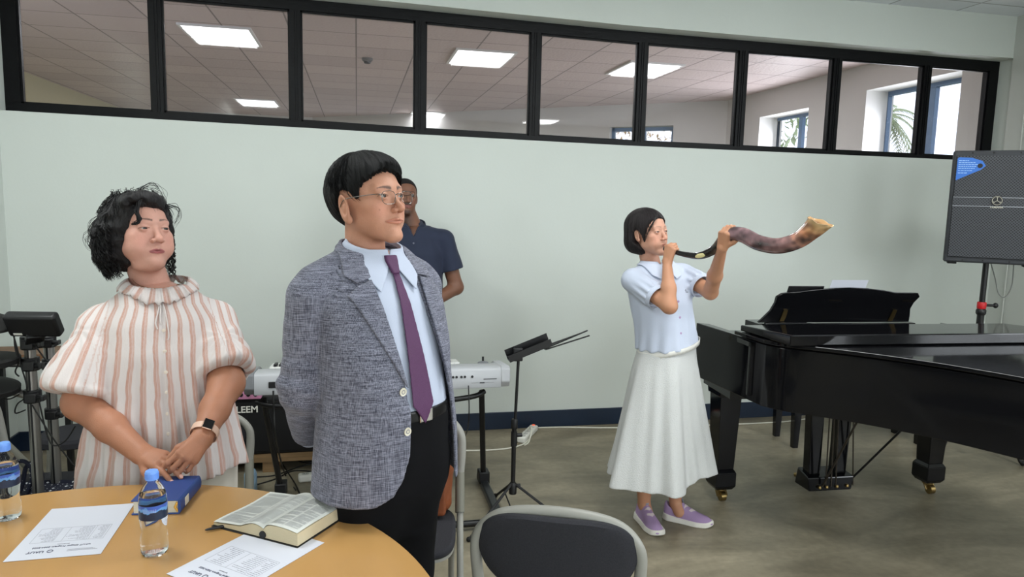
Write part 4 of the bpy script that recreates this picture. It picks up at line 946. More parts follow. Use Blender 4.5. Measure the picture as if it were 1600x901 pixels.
for dy, pts in ((-.035, [(38, 775), (45, 752), (50, 735), (46, 718), (36, 710), (24, 712)]), (.0, [(30, 770), (36, 740), (40, 720), (52, 712), (62, 722), (65, 740), (58, 758), (55, 770)])):
    MB().tube(curve_pts([bgl(u, v, dy) for u, v in pts], 6), .008, 10).build('handle', M_star, bg_)
sc_ = folding_chair((float(bp[0])-.02, float(bp[1])+.0, 0), R(90), 'folding chair at the far left holding the starry bag')
bg_.location.z = .434
# ------------------------------------------------------------------ implicit-surface sculpting helpers
f32 = np.float32
def V3(*a): return np.array(a, float)
def unit(v): v = np.array(v, float); return v/np.linalg.norm(v)
def d_cap(p, a, b, ra, rb):
    a = np.array(a, float); ba = np.array(b, float)-a; L = ba@ba
    x, y, z = p[0]-a[0], p[1]-a[1], p[2]-a[2]
    t = np.clip((x*ba[0]+y*ba[1]+z*ba[2])/max(L, 1e-9), 0, 1)
    return np.sqrt((x-ba[0]*t)**2+(y-ba[1]*t)**2+(z-ba[2]*t)**2)-(ra+(rb-ra)*t)
def d_ell(p, c, r, M=None):
    x, y, z = p[0]-c[0], p[1]-c[1], p[2]-c[2]
    if M is not None: x, y, z = (M[0][0]*x+M[1][0]*y+M[2][0]*z, M[0][1]*x+M[1][1]*y+M[2][1]*z, M[0][2]*x+M[1][2]*y+M[2][2]*z)
    k0 = np.sqrt((x/r[0])**2+(y/r[1])**2+(z/r[2])**2); k1 = np.sqrt((x/r[0]**2)**2+(y/r[1]**2)**2+(z/r[2]**2)**2)+1e-6
    return k0*(k0-1)/k1
def d_box(p, c, h, M=None, r=0):
    x, y, z = p[0]-c[0], p[1]-c[1], p[2]-c[2]
    if M is not None: x, y, z = (M[0][0]*x+M[1][0]*y+M[2][0]*z, M[0][1]*x+M[1][1]*y+M[2][1]*z, M[0][2]*x+M[1][2]*y+M[2][2]*z)
    qx, qy, qz = abs(x)-h[0]+r, abs(y)-h[1]+r, abs(z)-h[2]+r
    return np.sqrt(np.maximum(qx, 0)**2+np.maximum(qy, 0)**2+np.maximum(qz, 0)**2)+np.minimum(np.maximum(qx, np.maximum(qy, qz)), 0)-r
def smin(a, b, k):
    h = np.clip(.5+.5*(b-a)/k, 0, 1); return b*(1-h)+a*h-k*h*(1-h)
def smax(a, b, k): return -smin(-a, -b, k)
def d_poly(u, v, poly):      # signed distance to a polygon in 2D
    P = np.array(poly, float); n = len(P); d = np.full(u.shape, 1e9); s = np.ones(u.shape)
    for i in range(n):
        a, b = P[i], P[i-1]; e = b-a; wx, wy = u-a[0], v-a[1]
        t = np.clip((wx*e[0]+wy*e[1])/max(e@e, 1e-12), 0, 1); d = np.minimum(d, (wx-e[0]*t)**2+(wy-e[1]*t)**2)
        c1 = v >= a[1]; c2 = v < b[1]; c3 = e[0]*wy > e[1]*wx
        s = np.where((c1 & c2 & c3) | (~c1 & ~c2 & ~c3), -s, s)
    return s*np.sqrt(d)
def keyed(z, ks, vs):        # smooth interpolation through keys
    o = np.argsort(ks); k = np.array(ks, float)[o]; v = np.array(vs, float)[o]
    t = np.linspace(k[0], k[-1], 160); q = np.interp(t, k, v); w_ = 9
    q = np.convolve(np.pad(q, w_//2, mode='edge'), np.ones(w_)/w_, 'valid'); return np.interp(z, t, q)
def d_loft(p, zs, a, b, cx=None, cy=None, n=2.3, cap_r=.02):
    A = keyed(p[2], zs, a); B = keyed(p[2], zs, b); x = p[0]-(keyed(p[2], zs, cx) if cx is not None else 0); y = p[1]-(keyed(p[2], zs, cy) if cy is not None else 0)
    k = (np.abs(x/A)**n+np.abs(y/B)**n)**(1/n); g = np.sqrt((x/A**2)**2+(y/B**2)**2)+1e-5
    d = np.where(k > .3, (k-1)*np.minimum(k/g*1.0, np.maximum(A, B)), -.7*np.minimum(A, B))
    zc = (max(zs)+min(zs))/2; hz = (max(zs)-min(zs))/2
    return smax(d, np.abs(p[2]-zc)-hz, cap_r)
_rs = np.random.RandomState(7); _lat = _rs.rand(32, 32, 32).astype(f32)
def vnoise(x, y, z):
    xi, yi, zi = np.floor(x).astype(int), np.floor(y).astype(int), np.floor(z).astype(int)
    fx, fy, fz = x-xi, y-yi, z-zi; fx = fx*fx*(3-2*fx); fy = fy*fy*(3-2*fy); fz = fz*fz*(3-2*fz); o = 0
    for i in (0, 1):
        for j in (0, 1):
            for k in (0, 1):
                o = o+_lat[(xi+i) & 31, (yi+j) & 31, (zi+k) & 31]*(fx if i else 1-fx)*(fy if j else 1-fy)*(fz if k else 1-fz)
    return o*2-1
def polygonise(fn, lo, hi, h, band=2.2):
    lo = np.array(lo, float); hi = np.array(hi, float); H = 3*h
    nc = np.ceil((hi-lo)/H).astype(int)+1
    cx, cy, cz = [lo[i]+np.arange(nc[i]+1)*H for i in range(3)]
    X, Y, Z = np.meshgrid(cx, cy, cz, indexing='ij'); Fc = fn((X.ravel(), Y.ravel(), Z.ravel())).reshape(X.shape)
    n = nc*3+1; F = np.repeat(np.repeat(np.repeat(np.where(Fc > 0, 1., -1.), 3, 0), 3, 1), 3, 2)[:n[0], :n[1], :n[2]].astype(f32)
    near = np.abs(Fc) < band*H
    # a coarse cell is refined when any corner is near
    cell = np.zeros(nc, bool)
    for i in (0, 1):
        for j in (0, 1):
            for k in (0, 1): cell |= near[i:nc[0]+i, j:nc[1]+j, k:nc[2]+k]
    m = np.zeros(n, bool); c3 = np.repeat(np.repeat(np.repeat(cell, 3, 0), 3, 1), 3, 2)
    m[:-1, :-1, :-1] |= c3; m[1:, 1:, 1:] |= c3; m[:-1, 1:, 1:] |= c3; m[1:, :-1, 1:] |= c3; m[1:, 1:, :-1] |= c3; m[:-1, :-1, 1:] |= c3; m[:-1, 1:, :-1] |= c3; m[1:, :-1, :-1] |= c3
    ix, iy, iz = np.nonzero(m)
    F[ix, iy, iz] = fn((lo[0]+ix*h, lo[1]+iy*h, lo[2]+iz*h))
    S = F < 0
    a = S[:-1, :-1, :-1]; act = np.zeros(a.shape, bool)
    for i in (0, 1):
        for j in (0, 1):
            for k in (0, 1): act |= S[i:n[0]-1+i, j:n[1]-1+j, k:n[2]-1+k] != a
    ai, aj, ak = np.nonzero(act); idx = -np.ones(a.shape, int); idx[ai, aj, ak] = np.arange(len(ai))
    acc = np.zeros((len(ai), 3)); cnt = np.zeros(len(ai))
    cor = [(i, j, k) for i in (0, 1) for j in (0, 1) for k in (0, 1)]
    for c in cor:
        for ax in range(3):
            if c[ax]: continue
            d = list(c); d[ax] = 1
            f0 = F[ai+c[0], aj+c[1], ak+c[2]]; f1 = F[ai+d[0], aj+d[1], ak+d[2]]; cr = (f0 < 0) != (f1 < 0)
            t = np.where(cr, f0/np.where(f0-f1 == 0, 1, f0-f1), 0)
            p = np.tile(np.array(c, float), (len(ai), 1)); p[:, ax] += t; acc += p*cr[:, None]; cnt += cr
    v = (acc/cnt[:, None]+np.c_[ai, aj, ak])*h+lo
    fs = []
    for ax in range(3):
        u, w_ = (ax+1) % 3, (ax+2) % 3; sl0 = [slice(None)]*3; sl1 = [slice(None)]*3; sl0[ax] = slice(0, n[ax]-1); sl1[ax] = slice(1, n[ax])
        A = S[tuple(sl0)]; B = S[tuple(sl1)]; e = np.array(np.nonzero(A != B)).T; ok = (e[:, u] > 0) & (e[:, w_] > 0) & (e[:, u] < n[u]-1) & (e[:, w_] < n[w_]-1); e = e[ok]
        q = []
        for du, dw in ((1, 1), (0, 1), (0, 0), (1, 0)):
            t = e.copy(); t[:, u] -= du; t[:, w_] -= dw; q.append(idx[t[:, 0], t[:, 1], t[:, 2]])
        q = np.array(q).T; flip = ~A[e[:, 0], e[:, 1], e[:, 2]]; q[flip] = q[flip][:, ::-1]; fs.append(q)
    f = np.concatenate(fs); f = f[(f >= 0).all(1)]
    return v, f
def mesh_np(name, chunks, m, parent=None, attrs=None, smooth_iter=0, T=None):
    V = []; Fq = []; o = 0
    for v, f in chunks: V.append(v); Fq.append(f+o); o += len(v)
    V = np.concatenate(V); Fq = np.concatenate(Fq)
    for _ in range(smooth_iter):
        s = np.zeros_like(V); c = np.zeros(len(V))
        for k in range(4):
            np.add.at(s, Fq[:, k], V[Fq[:, (k+1) % 4]]); np.add.at(c, Fq[:, k], 1)
        V = V*.5+.5*s/np.maximum(c, 1)[:, None]
    me = bpy.data.meshes.new(name); me.vertices.add(len(V)); me.loops.add(Fq.size); me.polygons.add(len(Fq))
    VT = V if T is None else T(V)
    me.vertices.foreach_set('co', VT.astype(f32).ravel()); me.loops.foreach_set('vertex_index', Fq.ravel().astype(np.int32))
    me.polygons.foreach_set('loop_start', (np.arange(len(Fq))*4).astype(np.int32))
    me.polygons.foreach_set('use_smooth', [True]*len(Fq)); me.update(); me.validate()
    for nme, fnc in (attrs or {}).items():
        val = fnc((V[:, 0], V[:, 1], V[:, 2]))
        if nme == 'Col':
            at_ = me.attributes.new('Col', 'FLOAT_COLOR', 'POINT'); at_.data.foreach_set('color', np.c_[val, np.ones(len(V))].astype(f32).ravel())
        elif val.ndim == 2:
            at_ = me.attributes.new(nme, 'FLOAT_VECTOR', 'POINT'); at_.data.foreach_set('vector', val.astype(f32).ravel())
        else:
            at_ = me.attributes.new(nme, 'FLOAT', 'POINT'); at_.data.foreach_set('value', val.astype(f32))
    me.materials.append(m)
    ob_ = bpy.data.objects.new(name, me); COL.objects.link(ob_); ob_.parent = parent
    return ob_
def sdf_obj(name, fn, lo, hi, h, m, parent, attrs=None, smooth_iter=1, band=2.2):
    return mesh_np(name, [polygonise(fn, lo, hi, h, band)], m, parent, attrs, smooth_iter)
# ------------------------------------------------------------------ heads and hands
class Pose:                  # canonical head frame -> person frame
    def __init__(s, c, yaw=0, pitch=0, roll=0, scale=1.0):
        s.c = np.array(c, float); s.s = scale; s.M = rotm('Z', yaw)@rotm('Y', roll)@rotm('X', pitch)
    def inv(s, p):
        x, y, z = p[0]-s.c[0], p[1]-s.c[1], p[2]-s.c[2]; M = s.M/s.s
        return (M[0][0]*x+M[1][0]*y+M[2][0]*z, M[0][1]*x+M[1][1]*y+M[2][1]*z, M[0][2]*x+M[1][2]*y+M[2][2]*z)
    def out(s, q): return s.c+s.M@(np.array(q, float)*s.s)
    def verts(s, V): return (V*s.s)@s.M.T+s.c
def head_sdf(p, k):
    x, y, z = p; ax = np.abs(x); pa = (ax, y, z); g = k.get
    jw, full, eo = g('jaw', 1.), g('full', 0.), g('eye', .0036)
    d = d_ell(p, (0, .012, .022), (.0735, .096, .081))
    d = smin(d, d_ell(p, (0, -.028, -.032), (.058, .056, .074)), .02)
    d = smin(d, d_cap(pa, (.040*jw, -.008, -.058), (.008, -.066, -.097), .022+.004*full, .019), .022)
    d = smin(d, d_ell(pa, (.044, -.048, -.022), (.020+.003*full, .026, .020)), .016)
    d = smin(d, d_ell(pa, (.034+.006*full, -.048, -.055), (.022+.007*full, .026+.006*full, .028+.004*full)), .02)
    d = smin(d, d_ell(p, (0, -.070, -.064), (.027, .0205*g('mound', 1.), .024)), .014)
    d = smin(d, d_ell(p, (0, -.076, -.101), (.019, .0155, .015)), .014)
    d = smin(d, d_cap(pa, (.004, -.076, .019), (.040, -.066, .018), .010, .009), .014)
    d = smax(d, -d_ell(pa, (.032, -.097, .001), (.018, .0135, .010)), .010)
    ec = (.0315, -.0715, 0.)
    d = smin(d, d_ell(pa, ec, (.0150, .0138, .0130)), .004)
    tl = g('tilt', .06); u = ax-ec[0]; zz = z-u*tl
    slit = d_ell((u, y+.0850, zz), (0, 0, -.0004), (.0130, .0105, eo))
    d = smax(d, -slit, .0012)
    d = smin(d, d_cap((u, y, zz-.0022-.25*eo), (-.0115, -.0815, -.0015), (.012, -.0785, -.0015), .0016, .0014)+.0006*np.clip(abs(u)*90, 0, 1), .0022)
    nl, nw = g('nose', 1.), g('nosew', 1.)
    d = smin(d, d_cap(p, (0, -.079, .006), (0, -.083-.019*nl, -.030), .0060, .0085*nw), .010)
    d = smin(d, d_ell(p, (0, -.086-.018*nl, -.0335), (.0108*nw, .0105, .0092)), .006)
    d = smin(d, d_ell(pa, (.0128*nw, -.0925, -.0375), (.0068*nw, .0095, .0070)), .005)
    d = smax(d, -d_ell(pa, (.0062*nw, -.086-.0165*nl, -.0445), (.0036, .0050, .0036)), .002)
    lf = g('lips', 1.); mo = g('pucker', 0.); p0_, pa0 = p, pa; mz = g('mz', 0.); p = (x, y, z-mz); pa = (ax, y, z-mz); dn = g('down', 0.)
    w_ = (1-.45*mo)*g('mw', 1.)
    lipy = -.0895-.008*mo
    up = smin(d_cap(pa, (.0035, lipy-.0012, -.0590), (.0225*w_, lipy+.0085, -.0635-dn), .0038*lf, .0014), d_cap(pa, (0, lipy-.0010, -.0600), (.004, lipy-.0012, -.0590), .0034*lf, .0036*lf), .003)
    lowr = d_cap(pa, (0, lipy-.0008, -.0685), (.0195*w_, lipy+.0070, -.0648-dn), .0046*lf, .0014)
    lips = smin(up, lowr, .0012)
    d = smin(d, lips, .0035)
    d = smax(d, -d_ell(pa, (0, lipy-.006+30*0, -.0640), (.021*w_, .0075, .0009+.001*mo)), .0015)
    p, pa = p0_, pa0
    d = smax(d, -d_cap(pa, (.0215, -.094, -.040), (.034, -.088, -.062), .0028, .0022), .007) if g('fold', 1) else d
    d = smax(d, -d_cap(p, (0, -.099, -.049), (0, -.0985, -.054), .0022, .0026), .004)
    # ears
    if g('ears', 1):
        es = g('ears', 1); pa = (.0735+(ax-.0735)/es, .010+(y-.010)/es, -.012+(z+.012-g('earz', 0.))/es)
        Me = rotm('X', -12)@rotm('Z', 20)
        e = d_ell(pa, (.0765, .014, -.012), (.0075, .0185, .0315), Me)
        e = smax(e, -d_ell(pa, (.0835, .0105, -.008), (.0065, .0115, .0205), Me), .004)
        e = smin(e, d_ell(pa, (.077, .012, -.012), (.004, .006, .012), Me), .004)
        e = smin(e, d_ell(pa, (.0745, .004, -.037), (.006, .008, .009)), .006)
        d = smin(d, e, .005)
    if full > .5: d = smin(d, d_ell(p, (0, -.030, -.108), (.044, .040, .020)), .022)
    return d
def head_neck(p, pose, k, nb, nr=.052):
    q = pose.inv(p); d = head_sdf(q, k)*pose.s
    a = pose.out((0, .024, -.050)); return smin(d, d_cap(p, a, nb, nr, nr*1.08), .022)
def face_paint(base, k):
    base = np.array(base)
    def col(p, pose):
        x, y, z = pose.inv(p); ax = np.abs(x); C_ = np.tile(base, (len(x), 1)); g = k.get
        def mixc(w_, c):
            w_ = np.clip(w_, 0, 1)[:, None]; return C_*(1-w_)+np.array(c)*w_
        face = (y < -.02)
        ch = np.exp(-(((ax-.042)/.022)**2+((z+.035)/.024)**2))*face*.35; C_ = mixc(ch, base*np.array((1.08, .80, .78)))
        ns = np.exp(-((ax/.016)**2+((z+.034)/.012)**2))*face*.25; C_ = mixc(ns, base*np.array((1.06, .80, .78)))
        w_ = (1-.45*g('pucker', 0.))*g('mw', 1.); lf = g('lips', 1.); zm = z-g('mz', 0.); zc = -.0640-g('down', 0.)*np.clip(ax/.022, 0, 1)**2; top = zc+.0075*lf*(1-.35*np.exp(-(x/.003)**2))*np.sqrt(np.clip(1-(ax/(.024*w_))**2, 0, 1)); bot = zc-.0085*lf*np.sqrt(np.clip(1-(ax/(.022*w_))**2, 0, 1))
        lip = np.clip((top-zm)/.0012, 0, 1)*np.clip((zm-bot)/.0012, 0, 1)*(y < -.07)*(ax < .024*w_); C_ = mixc(lip*g('lipmix', .8), g('lipcol', base*np.array((.9, .55, .55))))
        C_ = mixc(np.exp(-((zm-zc)/.0009)**2)*(ax < .022*w_)*(y < -.07)*.6, base*.25)
        # brows
        bz = g('browz', .0215); t = (ax-.012)/.034; cz = bz+.0045*np.sin(np.clip(t, 0, 1)*2.4)-.002*t; th = g('browt', .0036)*np.clip(1.15-t, .3, 1)
        nz = vnoise(x*900, z*260, y*50); br = np.clip(1.3-np.abs(z-cz)/th+.35*nz, 0, 1)*((t > -.05) & (t < 1.02))*(y < -.03); C_ = mixc(br*g('brow', .85), g('browcol', (.012, .01, .01)))
        # lash line and lid crease
        u = ax-.0315; zz = z-u*g('tilt', .06); eo = g('eye', .0036)
        lash = np.exp(-((zz-eo*1.02*np.sqrt(np.clip(1-(u/.0145)**2, 0, 1)))/.0010)**2)*(abs(u) < .0150)*(y < -.06); C_ = mixc(lash*.9, (.012, .009, .009))
        l2 = np.exp(-((zz+eo*1.05*np.sqrt(np.clip(1-(u/.0145)**2, 0, 1)))/.0009)**2)*(abs(u) < .0145)*(y < -.06); C_ = mixc(l2*.4, base*.35)
        if g('beard', 0):
            n2 = vnoise(x*700, y*700, z*700); mus = np.exp(-(((z+.0525)/.0045)**2))*(ax < .026)*(y < -.06)
            jaw_ = np.clip((-.083-z)/.008, 0, 1)*(y < .0)*np.clip(1.2-ax/.05, 0, 1)
            C_ = mixc(np.clip(mus+jaw_*.95, 0, 1)*(.75+.2*n2), (.012, .010, .010))
        for (sx_, sz_, sr_) in g('spots', []): C_ = mixc(np.exp(-(((x-sx_)**2+(z-sz_)**2)/sr_**2))*(y < -.01)*.7, base*.35)
        n3 = vnoise(p[0]*60, p[1]*60, p[2]*60)*.5+vnoise(p[0]*160, p[1]*160, p[2]*160)*.5
        return C_*(1+.05*n3[:, None])
    return col
def eyes(pose, parent, look=(0, 0), white=(.45, .41, .38), iris=(.018, .012, .009)):
    for s in (-1, 1):
        m = bpy.data.materials.get('eyeball') or mat('eyeball', white, .12, attr=True)
        b = MB().ball((0, 0, 0), 1, 32, 24); V = np.array(b.v)
        eye = bpy.data.meshes.new('eye'); eye.from_pydata([tuple(v*.0119*pose.s) for v in V], [], b.f); eye.polygons.foreach_set('use_smooth', [True]*len(eye.polygons))
        a, t = R(look[0]), R(look[1]); g_ = np.array((math.sin(a)*math.cos(t), -math.cos(a)*math.cos(t), math.sin(t)))
        ang = np.arccos(np.clip(V@g_, -1, 1)); w_ = np.array(white); c = np.where((ang < .22)[:, None], (.004, .004, .004), np.where((ang < .58)[:, None], np.array(iris), w_))
        at_ = eye.attributes.new('Col', 'FLOAT_COLOR', 'POINT'); at_.data.foreach_set('color', np.c_[c, np.ones(len(V))].astype(f32).ravel())
        eye.materials.append(m); o = bpy.data.objects.new('eye', eye); COL.objects.link(o); o.parent = parent
        o.matrix_local = Matrix.Translation(Vector(pose.out((s*.0315, -.0716, 0))))@Matrix(pose.M.tolist()).to_4x4()
def hand_caps(wrist, dirn, nrm, thumb_side, size=1.0, curls=((20, 25, 15),)*4, thumb=((35, 15), 25, 20), spread=(6, 2, -3, -8), fat=1.0):
    """wrist point, direction wrist->knuckles, outward normal of the back of the hand, side vector towards the thumb"""
    d = unit(dirn); n = np.array(nrm, float); n = unit(n-d*(n@d)); s = np.cross(d, n); s = s if s@np.array(thumb_side, float) > 0 else -s
    W = np.array(wrist, float); palm = []; fingers = []
    base = [(.086, .024), (.089, .006), (.084, -.012), (.076, -.028)]; segs = [(.041, .024, .019), (.045, .027, .020), (.041, .025, .020), (.032, .019, .017)]
    rr = [(.0088, .0080, .0072, .0062), (.0090, .0082, .0073, .0063), (.0086, .0078, .0070, .0060), (.0076, .0068, .0062, .0054)]
    for i in range(4):
        kn = W+(d*base[i][0]+s*base[i][1]-n*(.002 if i in (1, 2) else .006))*size
        st = W+(d*.006+s*base[i][1]*.55)*size
        palm.append((st, kn, .0145*size*fat, .0115*size*fat))
        a = R(spread[i]); dd = d*math.cos(a)+s*math.sin(a); ang = 0; P = kn; ch = []
        for j in range(3):
            ang += R(curls[i][j]); q = dd*math.cos(ang)-n*math.sin(ang); Q = P+q*segs[i][j]*size; ch.append((P, Q, rr[i][j]*size*fat, rr[i][j+1]*size*fat)); P = Q
        fingers.append(ch)
    (op, fl), c1, c2 = thumb
    t0 = W+(d*.022+s*.020-n*.006)*size; td = unit(d*math.cos(R(op))+s*math.sin(R(op))-n*math.sin(R(fl)))
    t1 = t0+td*.044*size; inward = unit(-s*math.sin(R(op+35))+d*.6-n*.5)
    td2 = unit(td*math.cos(R(c1))+inward*math.sin(R(c1))); t2 = t1+td2*.033*size; td3 = unit(td2*math.cos(R(c2))+inward*math.sin(R(c2))); t3 = t2+td3*.025*size
    palm.append((W+(d*.012+s*.008-n*.004)*size, t1, .0150*size*fat, .0115*size*fat))
    fingers.append([(t1, t2, .0108*size*fat, .0094*size*fat), (t2, t3, .0094*size*fat, .0072*size*fat)])
    return palm, fingers
def d_hand(p, hand):
    palm, fingers = hand; d = None
    for c in palm: q = d_cap(p, *c); d = q if d is None else smin(d, q, .010)
    for ch in fingers:
        f = None
        for c in ch: q = d_cap(p, *c); f = q if f is None else smin(f, q, .0035)
        d = smin(d, f, .0035)
    return d
M_skin = {}
def skin(name, c, rough=.48):
    return mat(name, c, rough+.06, attr=True, sss=.10, bump=.16, bscale=360, spec=.4)
def hair_mat(name, c, c2, rough=.38, freq=(70, 3, 1)):
    m = mat(name, c, rough+.05, spec=.32); n = m.node_tree; b = n.nodes['Principled BSDF']
    a = n.nodes.new('ShaderNodeAttribute'); a.attribute_name = 'flow'; mp = n.nodes.new('ShaderNodeMapping'); mp.inputs['Scale'].default_value = freq
    n.links.new(a.outputs['Vector'], mp.inputs[0]); t = n.nodes.new('ShaderNodeTexNoise'); t.inputs['Scale'].default_value = 1; t.inputs['Detail'].default_value = 6; t.inputs['Roughness'].default_value = .7
    n.links.new(mp.outputs[0], t.inputs['Vector']); bm = n.nodes.new('ShaderNodeBump'); bm.inputs['Strength'].default_value = .8; bm.inputs['Distance'].default_value = .006
    n.links.new(t.outputs['Fac'], bm.inputs['Height']); n.links.new(bm.outputs[0], b.inputs['Normal'])
    mx = n.nodes.new('ShaderNodeMix'); mx.data_type = 'RGBA'; r = n.nodes.new('ShaderNodeMapRange'); r.inputs[1].default_value = .4; r.inputs[2].default_value = .7
    n.links.new(t.outputs['Fac'], r.inputs[0]); n.links.new(r.outputs[0], mx.inputs[0]); mx.inputs[6].default_value = (*c, 1); mx.inputs[7].default_value = (*c2, 1); n.links.new(mx.outputs[2], b.inputs['Base Color'])
    return m
def person(name, loc, rz, label):
    return empty(name, (loc[0], loc[1], 0), R(rz), label, 'person')
def to_local(root, p):
    M = np.array(Matrix.Rotation(-root.rotation_euler[2], 3, 'Z')); return M@(np.array(p)-np.array(root.location))
# ------------------------------------------------------------------ people: shared pieces
def weave_mat(name, c1, c2, sc=1.0):
    m = mat(name, c1, .8, sheen=.1); n = m.node_tree; b = n.nodes['Principled BSDF']; tc = n.nodes.new('ShaderNodeTexCoord'); fs = []
    for st in ((14*sc, 14*sc, 420*sc), (420*sc, 420*sc, 12*sc), (40*sc, 40*sc, 700*sc), (650*sc, 650*sc, 40*sc)):
        mp = n.nodes.new('ShaderNodeMapping'); mp.inputs['Scale'].default_value = st; n.links.new(tc.outputs['Object'], mp.inputs[0])
        t = n.nodes.new('ShaderNodeTexNoise'); t.inputs['Scale'].default_value = 1; t.inputs['Detail'].default_value = 3; n.links.new(mp.outputs[0], t.inputs['Vector']); fs.append(t)
    def add(a, b_):
        q = n.nodes.new('ShaderNodeMath'); q.operation = 'ADD'; n.links.new(a, q.inputs[0]); n.links.new(b_, q.inputs[1]); return q.outputs[0]
    s = add(add(fs[0].outputs['Fac'], fs[1].outputs['Fac']), add(fs[2].outputs['Fac'], fs[3].outputs['Fac']))
    r = n.nodes.new('ShaderNodeMapRange'); r.inputs[1].default_value = 1.75; r.inputs[2].default_value = 2.35; n.links.new(s, r.inputs[0])
    mx = n.nodes.new('ShaderNodeMix'); mx.data_type = 'RGBA'; mx.inputs[6].default_value = (*c1, 1); mx.inputs[7].default_value = (*c2, 1); n.links.new(r.outputs[0], mx.inputs[0]); n.links.new(mx.outputs[2], b.inputs['Base Color'])
    bm = n.nodes.new('ShaderNodeBump'); bm.inputs['Strength'].default_value = .25; bm.inputs['Distance'].default_value = .002; n.links.new(s, bm.inputs['Height']); n.links.new(bm.outputs[0], b.inputs['Normal'])
    return m
def stripe_mat(name, base, stripe):
    m = mat(name, base, .75, sheen=.15); n = m.node_tree; b = n.nodes['Principled BSDF']; a = n.nodes.new('ShaderNodeAttribute'); a.attribute_name = 's'
    tc = n.nodes.new('ShaderNodeTexCoord')
    def mth(op, x, y=None, v=None):
        q = n.nodes.new('ShaderNodeMath'); q.operation = op; n.links.new(x, q.inputs[0])
        if y is not None: n.links.new(y, q.inputs[1])
        if v is not None: q.inputs[1].default_value = v
        return q.outputs[0]
    ph = mth('MULTIPLY', a.outputs['Fac'], v=1/.040); fr_ = mth('FRACT', ph)
    # a pair of bands per repeat: one wide, one thin
    def band(c, w_, soft):
        d = mth('ABSOLUTE', mth('SUBTRACT', fr_, v=c)); r = n.nodes.new('ShaderNodeMapRange'); r.inputs[1].default_value = w_; r.inputs[2].default_value = w_+soft; r.inputs[3].default_value = 1; r.inputs[4].default_value = 0; n.links.new(d, r.inputs[0]); return r.outputs[0]
    k = mth('MAXIMUM', band(.27, .075, .06), mth('MULTIPLY', band(.49, .07, .06), v=.8))
    k = mth('MAXIMUM', k, mth('MULTIPLY', band(.38, .15, .08), v=.5))
    mp = n.nodes.new('ShaderNodeMapping'); mp.inputs['Scale'].default_value = (300, 300, 30); n.links.new(tc.outputs['Object'], mp.inputs[0])
    t = n.nodes.new('ShaderNodeTexNoise'); t.inputs['Scale'].default_value = 1; n.links.new(mp.outputs[0], t.inputs['Vector'])
    r = n.nodes.new('ShaderNodeMapRange'); r.inputs[1].default_value = .3; r.inputs[2].default_value = .7; r.inputs[3].default_value = .72; r.inputs[4].default_value = 1; n.links.new(t.outputs['Fac'], r.inputs[0])
    k = mth('MULTIPLY', k, r.outputs[0])
    mx = n.nodes.new('ShaderNodeMix'); mx.data_type = 'RGBA'; mx.inputs[6].default_value = (*base, 1); mx.inputs[7].default_value = (*stripe, 1); n.links.new(k, mx.inputs[0]); n.links.new(mx.outputs[2], b.inputs['Base Color'])
    bm = n.nodes.new('ShaderNodeBump'); bm.inputs['Strength'].default_value = .3; bm.inputs['Distance'].default_value = .003; n.links.new(t.outputs['Fac'], bm.inputs['Height']); n.links.new(bm.outputs[0], b.inputs['Normal'])
    return m
def folds(p, amp, fx, fz, seed=0): return amp*(vnoise(p[0]*fx+seed, p[1]*fx+seed*1.7, p[2]*fz+seed)+.5*vnoise(p[0]*fx*2+seed, p[1]*fx*2, p[2]*fz*2.2+seed))
def shoe(root, c, heading, L, upper_m, sole_m, name='shoe'):
    """shoe with its ankle at c, toe pointing along heading (degrees, 0 = -Y)"""
    M = rotm('Z', heading); c = np.array(c, float); k = L/.25
    def T(V): return (V*k)@M.T+c
    def width(y): return keyed(y, [-.19, -.16, -.11, -.04, .03, .06], [.018, .036, .045, .036, .034, .022])
    def sole(p): 
        x, y, z = p; w_ = width(y); a = np.abs(x+.004*np.sin((y+.1)*12))-w_; b_ = np.abs(y+.065)-.125
        d = smax(a, b_, .03); top = .026+.010*np.clip((y+.02)/.08, 0, 1)+.012*np.clip((-.13-y)/.06, 0, 1)**2; bot = .012*np.clip((-.14-y)/.05, 0, 1)**2
        return smax(smax(d-.004*(1-z/.03), z-top, .006), bot-z, .006)
    def upper(p):
        x, y, z = p; w_ = width(y)-.003; h = keyed(y, [-.19, -.16, -.11, -.06, -.02, .03, .055], [.028, .048, .060, .082, .105, .100, .092])
        d = (np.sqrt((x/w_)**2+(np.maximum(z-.01, 0)/(h-.01))**2)-1)*.030
        d = smax(d, np.abs(y+.066)-.122, .015); d = smax(d, .015-z, .004)
        op = d_cap(p, (0, .012, .09), (0, .002, .14), .030, .040); d = smax(d, -op, .006)
        return d
    so = mesh_np(name+'_tmp', [polygonise(sole, (-.06, -.21, -.01), (.06, .08, .06), .003)], sole_m, None, None, 1, T)
    u = mesh_np(name, [polygonise(upper, (-.06, -.21, 0), (.06, .08, .13), .003)], upper_m, root, None, 1, T)
    so.name = 'sole'; so.parent = u
    return u, T
def flow_of(pose, crown=(0, .04, .11)):
    def f(p):
        x, y, z = pose.inv(p); cx, cy, cz = crown; az = np.arctan2(x-cx, -(y-cy)); el = np.arctan2(np.sqrt((x-cx)**2+(y-cy)**2), z-cz+.12)
        return np.c_[az, el, vnoise(x*30, y*30, z*30)]
    return f
